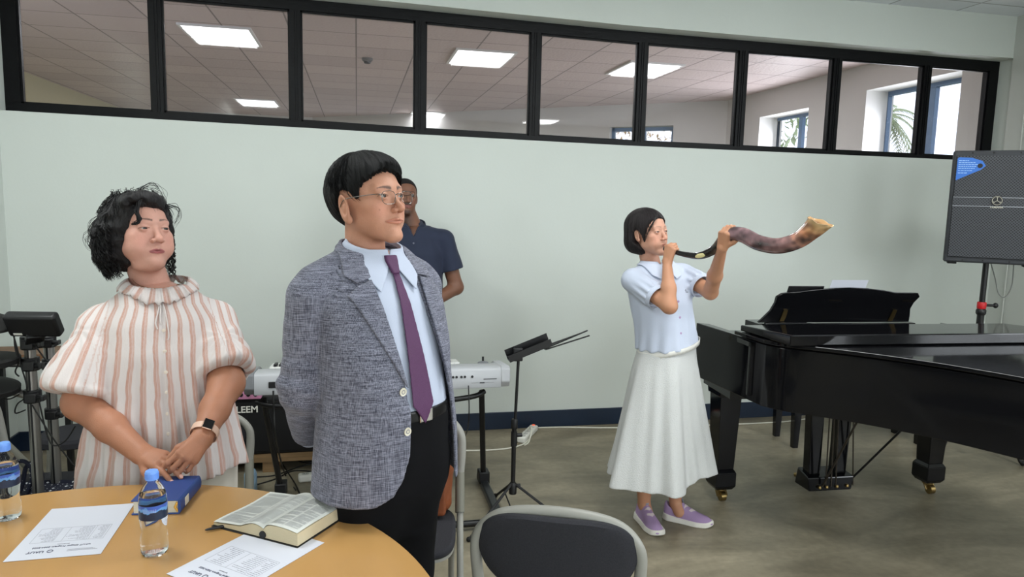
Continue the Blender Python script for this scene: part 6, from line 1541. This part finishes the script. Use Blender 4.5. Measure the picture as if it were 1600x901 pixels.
    ring = [wc+(toc*math.cos(a)*.0375+sx_*math.sin(a)*.0400) for a in np.linspace(0, 2*PI, 36)[:-1]]
    b = MB(); vs = []
    for q, p_ in enumerate(ring):
        for s in (-1, 1):
            for r in (0, .0022): vs.append(p_+wd_*s*.0115+unit(p_-wc)*r)
    n_ = len(ring); fs = []
    for i in range(n_):
        j = (i+1) % n_; fs += [(4*i+1, 4*j+1, 4*j+3, 4*i+3), (4*i, 4*i+2, 4*j+2, 4*j), (4*i, 4*j, 4*j+1, 4*i+1), (4*i+2, 4*i+3, 4*j+3, 4*j+2)]
    st_ = b.add(vs, fs).build('watch_strap', mat('peach_strap', rgb(214, 178, 158), .5), root)
    Mw = np.c_[sx_, wd_, toc]; cc = wc+toc*.041
    w1 = MB().box(cc, (.033, .038, .010), Mw).build('watch_case', mat('rose_gold', rgb(196, 160, 140), .25, metal=.9), st_, bevel=.004, seg=3)
    MB().box(cc+toc*.0052, (.029, .034, .0015), Mw).build('watch_face', M_lacq, w1, bevel=.0007)
    # chain round the neck, pale trousers, shoes
    MB().tube([(.078*math.sin(a), -.004-.074*math.cos(a), 1.335-.028*max(0, math.cos(a))) for a in np.linspace(-1.9, 1.9, 40)], .0008, 5).build('necklace', M_brass, root)
    def trous(p):
        d = d_loft(p, [.60, .75, .90, 1.0], [.20, .20, .19, .17], [.15, .155, .15, .14], None, [-.02]*4)
        for s in (-1, 1): d = smin(d, d_cap(p, (s*.11, -.02, .72), (s*.125, .0, .12), .12, .105), .03)
        return smax(smax(d+folds(p, .006, 8, 3, 8), p[2]-.98, .01), .10-p[2], .01)
    sdf_obj('trousers', trous, (-.28, -.22, .05), (.28, .18, 1.0), .008, mat('ivory_linen', rgb(208, 202, 190), .8), root)
    for s in (-1, 1): shoe(root, (s*.12, .03, 0), s*8, .235, mat('beige_shoe', rgb(190, 176, 156), .5), M_white)
build_stripe_woman()
# ------------------------------------------------------------------ person 3: woman blowing the long horn
def build_horn_woman():
    root = person('person', (1.47, 3.27), 14, 'person in a pale blue blouse and white skirt blowing a long curved horn')
    hp = Pose(to_local(root, at(1014, 362, 3.47)), 13, -4, -3, .985)
    k = dict(jaw=.98, full=.15, eye=.0024, mw=.9, nose=.85, nosew=1.0, lips=.9, pucker=.6, lipmix=.5, brow=.6, browcol=(.05, .035, .03), browt=.003, tilt=.04, ears=.95)
    base = rgb(198, 150, 128); nb = (-.035, .02, 1.30); c = hp.c
    ch = [polygonise(lambda p: head_neck(p, hp, k, nb, .045), c-np.array((.11, .15, .22)), c+np.array((.11, .14, .13)), .0024)]
    hpts = [to_local(root, at(u, v, d)) for u, v, d in HORN]
    shR = np.array((-.160, .0, 1.252)); eR = to_local(root, at(1046, 478, 3.28)); wR = to_local(root, at(1053, 418, 3.27))
    shL = np.array((.143, -.005, 1.268)); eL = to_local(root, at(1110, 456, 3.42)); wL = to_local(root, at(1130, 402, 3.24))
    camd = unit(to_local(root, CAM)-c); camd[2] = 0; camd = unit(camd)
    t0 = unit(hpts[1]-hpts[0]); n0 = unit(np.cross(t0, (0, 0, 1))); n0 = n0 if n0@camd > 0 else -n0
    gR = hpts[0]*.68+hpts[1]*.32+np.array((0, 0, .004)); kR_ = unit(np.array((.05, -.1, 1)))
    wR = gR+n0*.020-kR_*.060; handR = hand_caps(wR, kR_, n0, -t0, .86, curls=((72, 88, 50), (76, 90, 50), (78, 90, 50), (82, 92, 52)), thumb=((12, 42), 35, 40), fat=1.05)
    t1 = unit(hpts[5]-hpts[3]); n1 = unit(np.cross(t1, (0, 0, 1))); n1 = n1 if n1@camd > 0 else -n1
    gL = hpts[4]+np.array((0, 0, 0)); dL = unit(unit(gL-wL)*.6+np.array((0, 0, .6)))
    wL = gL+n1*.030-dL*.066; handL = hand_caps(wL, dL, n1, t1, .86, curls=((52, 62, 36), (50, 62, 36), (50, 62, 36), (54, 64, 36)), thumb=((48, 20), 12, 20), spread=(4, 1, -2, -6), fat=1.05)
    def arm(p, sh, e, w_): return smin(d_cap(p, sh, e, .040, .034), smin(d_cap(p, e, e*.6+w_*.4, .035, .033), d_cap(p, e*.6+w_*.4, w_, .033, .021), .02), .02)
    def arms(p): return np.minimum(smin(arm(p, shR, eR, wR), d_hand(p, handR), .010), smin(arm(p, shL, eL, wL), d_hand(p, handL), .010))
    lo = np.minimum.reduce([shR, eR, wR, eL, gL])-.09; hi = np.maximum.reduce([shL, eL, gL, gR])+.10
    ch.append(polygonise(arms, lo, hi, .0027))
    zs = [.90, 1.0, 1.12, 1.22, 1.29, 1.32]; A = [.135, .130, .140, .145, .10, .05]; B = [.10, .10, .105, .10, .075, .045]; CX = [.02, .01, 0, -.008, -.015, -.02]; CY = [-.06, -.05, -.03, -.01, .0, .01]
    an = [(-.030, .000, .09), (.130, -.055, .09)]
    def bodyf(p):
        d = smin(d_loft(p, zs, A, B, CX, CY), d_cap(p, (-.02, .01, 1.27), nb, .045, .045), .03)
        for s, sh, e in ((-1, shR, eR), (1, shL, eL)): d = smin(smin(d, d_cap(p, (s*.07, 0, 1.27), sh, .04, .04), .03), d_cap(p, sh, sh*.5+e*.5, .036, .034), .02)
        d = smin(d, d_ell(p, (.01, -.06, .86), (.125, .095, .10)), .04)
        return d
    ch.append(polygonise(bodyf, (-.24, -.22, .70), (.24, .16, 1.36), .008))
    def legs(p):
        d = None
        for s, a in ((-1, an[0]), (1, an[1])):
            a = np.array(a); kn = np.array((s*.085, -.07, .46)); q = smin(d_cap(p, (s*.062, -.06, .80), kn, .062, .052), smin(d_cap(p, kn, kn*.6+a*.4+np.array((0, .012, 0)), .052, .050), d_cap(p, kn*.6+a*.4+np.array((0, .012, 0)), a, .050, .031), .02), .02)
            q = smin(q, d_cap(p, a, a+np.array((0, -.03, -.035)), .032, .030), .01); d = q if d is None else np.minimum(d, q)
        return d
    ch.append(polygonise(legs, (-.22, -.24, .03), (.22, .10, .95), .0045))
    paint = face_paint(base, k); arm_c = np.array(rgb(192, 140, 110))
    def colr(p):
        C_ = paint(p, hp); w_ = np.clip((p[2]-1.28)/.04, 0, 1)*(np.sqrt((p[0]-c[0])**2+(p[1]-c[1])**2) < .135); w_ = w_[:, None]; C_ = C_*w_+arm_c*(1-w_)
        for hnd in (handR, handL):
            for i, ch_ in enumerate(hnd[1]):
                for j, cc in enumerate(ch_[:2]):
                    q = cc[0] if j == 0 and i < 4 else cc[1]; d = np.sqrt((p[0]-q[0])**2+(p[1]-q[1])**2+(p[2]-q[2])**2); C_ = C_*(1-.2*np.exp(-(d/.009)**2))[:, None]
        return C_
    mesh_np('body', ch, skin('skin_light', base, .42), root, {'Col': colr}, 1)
    eyes(hp, root, (6, -4))
    # smooth bob
    side = [(-.060, .058), (-.10, .08), (-.12, .18), (.2, .18), (.2, -.20), (.02, -.20), (.004, -.125), (.000, -.085), (.012, -.060), (.030, -.045), (.030, .006), (.004, .016), (-.012, -.004), (-.018, -.040), (-.030, -.070), (-.036, -.060), (-.034, -.010), (-.046, .025), (-.052, .040)]
    def hair(p):
        q = hp.inv(p); x, y, z = q
        d = d_ell(q, (0, .026, .030), (.091, .112, .092)); d = smin(d, d_ell(q, (0, .046, -.045), (.092, .090, .075)), .035)
        d = smax(d, -(z+.122-.25*(y-.02)), .018)
        az = np.arctan2(x, -(y-.04)); jag = .004*vnoise(az*60, z*12, 0*x)
        d = d+.0012*vnoise(az*50, z*6, x*0)+.0022*vnoise(az*16, z*5, x*0)
        reg = d_poly(y+jag, z+jag, side)
        return smax(d, reg, .005)*hp.s
    def flw(p):
        x, y, z = hp.inv(p); az = np.arctan2(x, -(y-.03)); return np.c_[az*1.4, z*5, 0*z]
    M_h = hair_mat('brown_black_hair', (.006, .0045, .005), (.030, .022, .024), .34, (60, 2, 1))
    sdf_obj('hair', hair, c-np.array((.13, .16, .15)), c+np.array((.13, .17, .14)), .0028, M_h, root, {'flow': flw}, 0)
    b = MB(); rnd = random.Random(3)
    for q in range(20):
        P = curve_pts([hp.out(np.array(v)+np.array([rnd.gauss(0, .003) for _ in range(3)])) for v in ((-.018, -.072, .088), (-.046, -.080, .062), (-.064, -.068, .030), (-.070, -.052, .000), (-.074, -.040, -.030))], 5); b.tube(P, np.concatenate([np.linspace(.0007, .0007, len(P)//2), np.linspace(.0007, .0002, len(P)-len(P)//2)]), 4, cap=False)
    b.build('hair_strands', mat('brown_black_strand', (.012, .009, .009), .35), root)
    # blouse
    zb = [.915, 1.0, 1.10, 1.20, 1.27, 1.315, 1.335]; Ab = [.162, .152, .155, .166, .155, .105, .070]; Bb = [.132, .125, .125, .122, .105, .080, .060]; CXb = [.025, .012, 0, -.008, -.012, -.02, -.025]; CYb = [-.06, -.05, -.03, -.012, 0, .008, .012]
    cR = shR+(eR-shR)*.62; dR = unit(eR-shR); cL = shL+(eL-shL)*.60; dL_ = unit(eL-shL)
    def blouse(p):
        d = d_loft(p, zb, Ab, Bb, CXb, CYb, cap_r=.008); az = np.arctan2(p[0], -(p[1]+.03)); d = d+folds(p, .006, 9, 6, 6)+np.clip((1.12-p[2])/.2, 0, 1)*.004*np.sin(az*15)
        for sh, cp, cd_, s in ((shR, cR, dR, -1), (shL, cL, dL_, 1)):
            sl = smin(d_cap(p, (s*.06, 0, 1.283), sh, .052, .055), d_cap(p, sh, cp-cd_*.01, .057, .062), .02); pl = (p[0]-cp[0])*cd_[0]+(p[1]-cp[1])*cd_[1]+(p[2]-cp[2])*cd_[2]
            ax_, ay_, _ = frame_z(cd_); aa = np.arctan2((p[0]-cp[0])*ay_[0]+(p[1]-cp[1])*ay_[1]+(p[2]-cp[2])*ay_[2], (p[0]-cp[0])*ax_[0]+(p[1]-cp[1])*ax_[1]+(p[2]-cp[2])*ax_[2])
            sl = sl+folds(p, .003, 12, 12, 3)+.0045*np.sin(aa*11)*np.clip(1+pl/.12, 0, 1); sl = smax(sl, pl, .006)
            sl = smax(sl, -np.maximum(d_cap(p, cp-cd_*.05, cp+cd_*.05, .046, .046), -(pl+.03)), .004); d = smin(d, sl, .02)
        hem = .925+.035*np.clip(p[0]/.16, -1, 1)*1.0; d = smax(d, hem-p[2], .004)
        return smax(d, -d_ell(p, (nb[0]+.002, .012, 1.372), (.062, .066, .052)), .005)
    M_bl = mat('sky_blue_cotton', rgb(192, 200, 218), .75, bump=.1, bscale=300, sheen=.1)
    sdf_obj('blouse', blouse, (-.28, -.26, .88), (.28, .18, 1.38), .0048, M_bl, root)
    for sh, cp, cd_ in ((shR, cR, dR), (shL, cL, dL_)):
        x, y, z = frame_z(cd_); b = MB(); n_ = 40; vs = []
        for dd, r in ((-.012, .0575), (-.010, .0605), (.018, .0580), (.020, .0545), (-.010, .0540)):
            for i in range(n_): a = 2*PI*i/n_; vs.append(cp+cd_*dd+(x*math.cos(a)+y*math.sin(a))*r)
        b.add(vs, [(i*n_+j, i*n_+(j+1) % n_, (i+1)*n_+(j+1) % n_, (i+1)*n_+j) for i in range(4) for j in range(n_)]); b.build('sleeve_cuff', M_bl, root)
    def yfront(x, z, off=.0):
        y = -.30
        while y < .1 and blouse((np.array([x]), np.array([y]), np.array([z])))[0] > 0: y += .002
        return y-off
    # flat round collar in two leaves
    for s in (-1, 1):
        pts = [(s*.006, 0), (s*.045, -.046), (s*.083, -.030), (s*.098, .010), (s*.070, .040), (s*.030, .030)]
        nx, nz = nb[0]+.004, 1.318
        def col(p):
            S = np.minimum(blouse(p), d_cap(p, (nb[0]+.002, .012, 1.28), (nb[0]+.002, .008, 1.352), .068, .055))-.008
            return smax(smax(np.abs(S)-.0032, np.maximum(d_poly(p[0]-nx, p[2]-nz-.12*(p[1]+.05), pts), p[1]-.03), .0015), p[2]-1.345, .002)
        sdf_obj('collar_leaf', col, (-.16, -.16, 1.23), (.13, .10, 1.38), .0028, M_bl, root)
    for z in (1.235, 1.16, 1.085, 1.01): MB().lathe([(.0055, 0), (.006, .0014), (.003, .002)], c=(.004, yfront(.004, z, .001), z), n=18, M=rotm('X', 90)).build('button', mat('lilac_button', rgb(170, 140, 180), .35) if z > 1.2 else bpy.data.materials['lilac_button'], root)
    e_ = (.060, 1.205); MB().tube([(e_[0]+dx, yfront(e_[0]+dx, e_[1]+dz, .002), e_[1]+dz) for dx, dz in ((0, .004), (.006, .008), (.008, .002), (.002, -.004), (.012, -.004), (.020, -.005))], .0011, 5).build('embroidery', M_inkd, root)
    # scalloped trim along the hem
    b = MB(); n_ = 160; vs = []
    for r_ in (0, .5, 1):
        for i in range(n_):
            a = 2*PI*i/n_; x = .025+.163*math.sin(a); y = -.06-.133*math.cos(a); hz = .93+.035*max(-1, min(1, x/.16)); vs.append((x*1.0, y, hz+.006-r_*(.022+.004*abs(math.sin(a*22)))))
    b.add(vs, [(i*n_+j, i*n_+(j+1) % n_, (i+1)*n_+(j+1) % n_, (i+1)*n_+j) for i in range(2) for j in range(n_)])
    tr = b.build('hem_trim', mat('white_lace', rgb(216, 214, 208), .8), root); q = tr.modifiers.new('thickness', 'SOLIDIFY'); q.thickness = .003
    # skirt
    def skirt(p):
        az = np.arctan2(p[0]-.01, -(p[1]+.06)); t = np.clip((.92-p[2])/.66, 0, 1)
        d = d_loft(p, [.235, .40, .60, .80, .90, .99], [.283, .248, .212, .176, .155, .140], [.235, .205, .172, .142, .124, .112], [.005, .005, .008, .012, .018, .02], [-.07, -.068, -.065, -.062, -.06, -.06], n=2.1, cap_r=.004)
        d = d+t*(.026*np.sin(az*6+.6)+.013*np.sin(az*11+2)+.006*np.sin(az*19+p[2]*3))+folds(p, .003, 8, 2, 3)
        d = smax(d, -(d+.016), .001); hem = .258+.045*np.clip((p[0]-.005)/.06, 0, 1); return smax(d, hem-p[2], .002)
    ms_ = mat('white_crinkle_cloth', rgb(202, 203, 202), .7, bump=.35, bscale=230, bstretch=(1, 1, 1))
    sdf_obj('skirt', skirt, (-.35, -.38, .22), (.36, .25, 1.0), .0048, ms_, root)
    # lilac slip-on trainers
    ul = mat('lilac_knit', rgb(178, 150, 192), .8, bump=.5, bscale=500); wl = mat('white_sole', rgb(226, 222, 214), .55); chv = mat('pale_pink_print', rgb(224, 208, 212), .7); tabm = mat('grey_tab', rgb(132, 136, 156), .6)
    for a, hd in ((an[0], -12), (an[1], 38)):
        u, T = shoe(root, (a[0], a[1], 0), hd, .258, ul, wl)
        for y0, y1, w_ in ((-.065, -.047, .021), (-.092, -.074, .019)):
            vs = []; top = []
            def hgt(x, y): 
                W = float(keyed(np.array([y]), [-.19, -.16, -.11, -.04, .03, .06], [.018, .036, .045, .036, .034, .022])[0])-.003; h = float(keyed(np.array([y]), [-.19, -.16, -.11, -.06, -.02, .03, .055], [.028, .048, .060, .082, .105, .100, .092])[0]); return .01+(h-.01)*math.sqrt(max(0, 1-(x/W)**2))+.0010
            b = MB(); m_ = 6; ch2 = (y1-y0)
            for i in range(-m_, m_):
                xa, xb = w_*i/m_, w_*(i+1)/m_; ya, yb = (y1 if y0 > -.07 else y1)+.0, 0
                fa, fb = (1-abs(xa)/w_), (1-abs(xb)/w_)
                if y0 > -.07: qs = [(xa, y1), (xb, y1), (xb, y1-ch2*fb), (xa, y1-ch2*fa)]
                else: qs = [(xa, y1-ch2*fa*.55+.003), (xb, y1-ch2*fb*.55+.003), (xb, y1-ch2*fb-.009), (xa, y1-ch2*fa-.009)]
                P3 = T(np.array([(x, y, hgt(x, y)) for x, y in qs])); b.add(P3, [(0, 1, 2, 3)])
            b.build('chevron', chv, u)
        P3 = T(np.array([(sx, y, z) for y, z in ((-.038, .099), (-.028, .122), (-.026, .122), (-.036, .097)) for sx in (-.008, .008)])); MB().add(P3, [(0, 1, 3, 2), (2, 3, 5, 4), (4, 5, 7, 6), (6, 7, 1, 0)]).build('pull_tab', tabm, u)
    return root, hpts
HORN = [(1041, 389, 3.375), (1068, 397, 3.30), (1095, 399, 3.22), (1118, 388, 3.16), (1138, 367, 3.10), (1160, 367, 3.04), (1185, 379, 2.97), (1215, 384, 2.90), (1245, 376, 2.83), (1268, 359, 2.77), (1282, 346, 2.74)]
build_horn_woman()
def build_horn():
    P0 = [at(*q) for q in HORN]; o = P0[0]; t = empty('long_horn', tuple(o), 0, 'long curved polished horn held up to the mouth of the woman in the blue blouse', 'horn')
    P = curve_pts([p-o for p in P0], 10); r = np.interp(np.linspace(0, 10, len(P)), range(11), [.0085, .0125, .0165, .0215, .0295, .0325, .0330, .0325, .0335, .0385, .0460])
    n = 36; T_ = [unit(P[min(i+1, len(P)-1)]-P[max(i-1, 0)]) for i in range(len(P))]; vs = []; cs = []; x, y, _ = frame_z(T_[0])
    def colr(s, a, p):
        nz = float(vnoise(np.array([p[0]*16+5]), np.array([p[1]*16+2]), np.array([p[2]*34]))[0])+.6*float(vnoise(np.array([p[0]*60+5]), np.array([p[1]*60]), np.array([p[2]*70]))[0])
        ks = [0, .22, .33, .42, .62, .82, .90, .95, 1.0]; cc = [(14, 13, 14), (22, 20, 20), (70, 58, 50), (88, 70, 74), (98, 76, 78), (98, 74, 72), (150, 104, 78), (196, 158, 112), (212, 184, 140)]
        c_ = np.array([np.interp(s+.035*nz, ks, [q[i] for q in cc]) for i in range(3)])*(1+.55*nz*(s > .25)); return rgb(*np.clip(c_, 4, 250))
    L = len(P)
    for i in range(L):
        x = x-T_[i]*(x@T_[i]); x = unit(x); y = np.cross(T_[i], x)
        for j in range(n):
            a = 2*PI*j/n; dirv = math.cos(a)*x+math.sin(a)*y; sl = 0
            if i > L-14: sl = ((i-(L-14))/13)**2*.030*(-dirv[2])+((i-(L-14))/13)**3*.003*math.sin(a*5)
            p = P[i]+r[i]*dirv+T_[i]*sl; vs.append(p); cs.append(colr(i/(L-1), a, p))
    for k_ in range(7):       # the hollow bell
        i = L-1-k_*3; f = .90-.10*k_
        for j in range(n):
            a = 2*PI*j/n; base_ = vs[(L-1)*n+j] if k_ == 0 else vs[i*n+j]; ctr = P[L-1] if k_ == 0 else P[i]; vs.append(ctr+(np.array(base_)-ctr)*f); cs.append(rgb(190, 150, 104) if k_ < 2 else rgb(120, 84, 60))
    m_ = L+7; fs = [(i*n+j, i*n+(j+1) % n, (i+1)*n+(j+1) % n, (i+1)*n+j) for i in range(m_-1) for j in range(n)]+[tuple(range(n))]
    b = MB().add(vs, fs); h = b.build('horn_body', mat('polished_horn', (.1, .1, .1), .16, attr=True, coat=.4), t)
    at_ = h.data.attributes.new('Col', 'FLOAT_COLOR', 'POINT'); at_.data.foreach_set('color', np.c_[np.array(cs), np.ones(len(cs))].astype(f32).ravel())
    ip = at(1101, 396, 3.18)-o; tt = unit(P[24]-P[18]); cam_ = unit(CAM-(ip+o)); cam_ = unit(cam_-tt*(cam_@tt)); cen = P[21]
    MB().ball(cen+cam_*.0150, (.030, .0105, .004), 24, 12, np.c_[tt, np.cross(cam_, tt), cam_]).build('pale_oval_patch', mat('pale_horn_patch', rgb(214, 204, 150), .25, coat=.3), t)
    MB().tube([P[0]-T_[0]*.012, P[0]-T_[0]*.004, P[0]+T_[0]*.006], [.0105, .0075, .0088], 24).build('mouthpiece', M_blk, t)
    hole = P[L-10]; cam2 = unit(CAM-(hole+o)); MB().ball(hole+unit(cam2-T_[L-10]*(cam2@T_[L-10]))*(r[L-10]-.0003)+np.array((0, 0, .012)), .0028, 10, 8).build('bored_hole', M_blk, t)
build_horn()
# ------------------------------------------------------------------ person 4: man in the navy shirt by the wall
def build_navy_man():
    root = person('person', (.335, 4.33), -4, 'person in a navy polo shirt by the wall, behind the man in the grey jacket')
    hp = Pose(to_local(root, at(632, 306, 4.32)), 14, -2, 4, 1.0)
    k = dict(jaw=.95, full=0., eye=.0042, nose=1.0, nosew=1.25, lips=1.35, mw=1.1, lipcol=rgb(150, 96, 90), lipmix=.8, brow=.8, browcol=(.01, .008, .008), beard=1, fold=0, ears=.95)
    base = rgb(122, 84, 66); nb = (.005, .02, 1.42); c = hp.c
    ch = [polygonise(lambda p: head_neck(p, hp, k, nb, .054), c-np.array((.11, .15, .24)), c+np.array((.11, .14, .14)), .003)]
    def bodyf(p):
        d = d_loft(p, [.85, 1.0, 1.15, 1.30, 1.40, 1.45], [.14, .135, .145, .155, .11, .05], [.10, .10, .105, .105, .08, .05], None, [0]*6); d = smin(d, d_cap(p, (0, .01, 1.40), nb, .055, .054), .03)
        for s in (-1, 1):
            e = (s*.262, .0, 1.085); w_ = (s*.07, -.17, .985)
            d = smin(smin(d, d_cap(p, (s*.08, 0, 1.40), (s*.175, 0, 1.375), .05, .05), .03), d_cap(p, (s*.178, 0, 1.37), e, .050, .044), .02); d = smin(d, d_cap(p, e, w_, .044, .028), .02)
            d = smin(d, d_hand(p, hand_caps(w_, (-s*.8, -.35, -.45), (0, -1, .4), (0, 0, 1), 1.0, curls=((25, 35, 20),)*4)), .01)
            d = smin(d, smin(d_cap(p, (s*.09, 0, .86), (s*.10, 0, .47), .085, .058), d_cap(p, (s*.10, 0, .47), (s*.11, .02, .08), .055, .036), .02), .03)
        return d
    ch.append(polygonise(bodyf, (-.34, -.34, .03), (.34, .18, 1.50), .0065)); paint = face_paint(base, k)
    mesh_np('body', ch, skin('skin_deep', base, .4), root, {'Col': lambda p: paint(p, hp)}, 1)
    eyes(hp, root, (-6, 0), (.22, .19, .17))
    side = [(-.066, .074), (-.10, .09), (-.1, .2), (.2, .2), (.2, -.05), (.085, -.055), (.045, -.02), (.02, .01), (-.012, .006), (-.020, -.002), (-.034, .022), (-.046, .054), (-.058, .068)]
    def hair(p):
        q = hp.inv(p); return smax(d_ell(q, (0, .013, .023), (.0765, .0995, .0845))+.0008*vnoise(q[0]*400, q[1]*400, q[2]*400), d_poly(q[1], q[2], side), .003)*hp.s
    sdf_obj('hair', hair, c-np.array((.1, .13, .1)), c+np.array((.1, .14, .14)), .003, mat('short_black_hair', (.006, .005, .005), .8, bump=.6, bscale=600), root)
    def polo(p):
        d = d_loft(p, [.86, 1.0, 1.15, 1.30, 1.40, 1.45], [.195, .182, .180, .185, .145, .085], [.145, .138, .138, .130, .105, .075], None, [0, 0, 0, 0, .005, .01], cap_r=.01)
        d = smin(d, d_cap(p, (0, .015, 1.41), (0, .01, 1.475), .073, .062), .02)
        ax = (np.abs(p[0]), p[1], p[2]); d = smin(d, d_cap(ax, (.07, .005, 1.405), (.182, .005, 1.372), .052, .060), .03)
        e = np.array((.262, 0, 1.085)); sh = np.array((.182, .005, 1.37)); cp = sh+(e-sh)*.63; cd_ = unit(e-sh); sl = d_cap(ax, sh, cp, .068, .076); pl = (ax[0]-cp[0])*cd_[0]+(p[1]-cp[1])*cd_[1]+(p[2]-cp[2])*cd_[2]
        sl = smax(sl+folds(p, .004, 9, 9, 2), pl, .004); sl = smax(sl, -np.maximum(d_cap(ax, cp-cd_*.05, cp+cd_*.05, .060, .062), -(pl+.03)), .003); d = smin(d, sl, .018)+folds(p, .005, 8, 5, 1)
        v_ = d_poly(p[0], p[2], [(-.05, 1.56), (-.045, 1.48), (0, 1.40), (.045, 1.48), (.05, 1.56)]); d = smax(d, -np.maximum(v_, p[1]+.01), .004)
        return smax(smax(d, p[2]-1.475-.02*np.clip(p[1]/.06, -1, 1), .004), .90-p[2], .004)
    M_n = mat('navy_cotton', rgb(32, 40, 62), .8, bump=.1, bscale=300, sheen=.1)
    sdf_obj('polo_shirt', polo, (-.36, -.20, .86), (.36, .19, 1.52), .006, M_n, root)
    def colf(p):
        S = d_cap(p, (0, .015, 1.405), (0, .008, 1.48), .083, .069); S = np.abs(S)-.0025; v_ = d_poly(p[0], p[2], [(-.05, 1.56), (-.036, 1.48), (0, 1.405), (.036, 1.48), (.05, 1.56)])
        d = smax(S, np.abs(p[2]-1.452-.02*np.clip(p[1]/.06, -1, 1))-.026, .004); return smax(d, -np.maximum(v_, p[1]), .003)
    sdf_obj('polo_collar', colf, (-.12, -.12, 1.38), (.12, .12, 1.52), .004, M_n, root)
    MB().lathe([(.005, 0), (.0055, .0015), (.003, .002)], c=(.0, -.128, 1.36), n=14, M=rotm('X', 90)).build('button', M_inkd, root)
    def trous(p):
        d = d_loft(p, [.62, .80, .92, .99], [.12, .165, .175, .17], [.09, .13, .138, .135], None, [0]*4)
        for s in (-1, 1): d = smin(d, smin(d_cap(p, (s*.088, 0, .84), (s*.10, 0, .47), .102, .085), d_cap(p, (s*.10, 0, .47), (s*.11, .01, .05), .085, .07), .03), .05)
        return smax(smax(d+folds(p, .008, 7, 4, 6), p[2]-.97, .004), .035-p[2], .01)
    sdf_obj('trousers', trous, (-.26, -.2, 0), (.26, .2, 1.0), .008, mat('dark_navy_denim', rgb(22, 26, 40), .85), root)
    for s in (-1, 1): shoe(root, (s*.115, .03, 0), s*8, .27, mat('dark_shoe', rgb(24, 24, 26), .5), M_white)
build_navy_man()
# ------------------------------------------------------------------ brown bag standing on the chair behind the man
bagp = at(708, 760, 2.62)
bg2 = empty('leather_bag', (.175, 2.55, .434), R(-8), 'brown leather bag leaning on the chair back behind the man in grey', 'bag')
def bagf(p):
    x, y, z = p; d = d_box(p, (0, .06, .155), (.175, .055, .155), None, .045); d = smax(d, (y-.12)+.12*(z-.1), .01)
    d = d+.008*vnoise(x*14, y*14, z*14)+.006*np.sin(x*45+z*20)*np.clip((z-.15)/.1, 0, 1); q = d_box(p, (.03, -.0, .075), (.12, .018, .065), None, .015); return smin(d, q, .008)
sdf_obj('body', bagf, (-.22, -.06, -.01), (.22, .15, .35), .005, M_leath, bg2)
MB().tube(curve_pts([(-.10, .055, .24), (-.09, .05, .33), (0, .05, .37), (.09, .05, .33), (.10, .055, .24)], 8), .008, 10).build('handle', M_leath, bg2)
MB().tube(curve_pts([(-.10, .02, .262), (0, .012, .272), (.10, .02, .262)], 8), .003, 8).build('zip', M_blk, bg2)
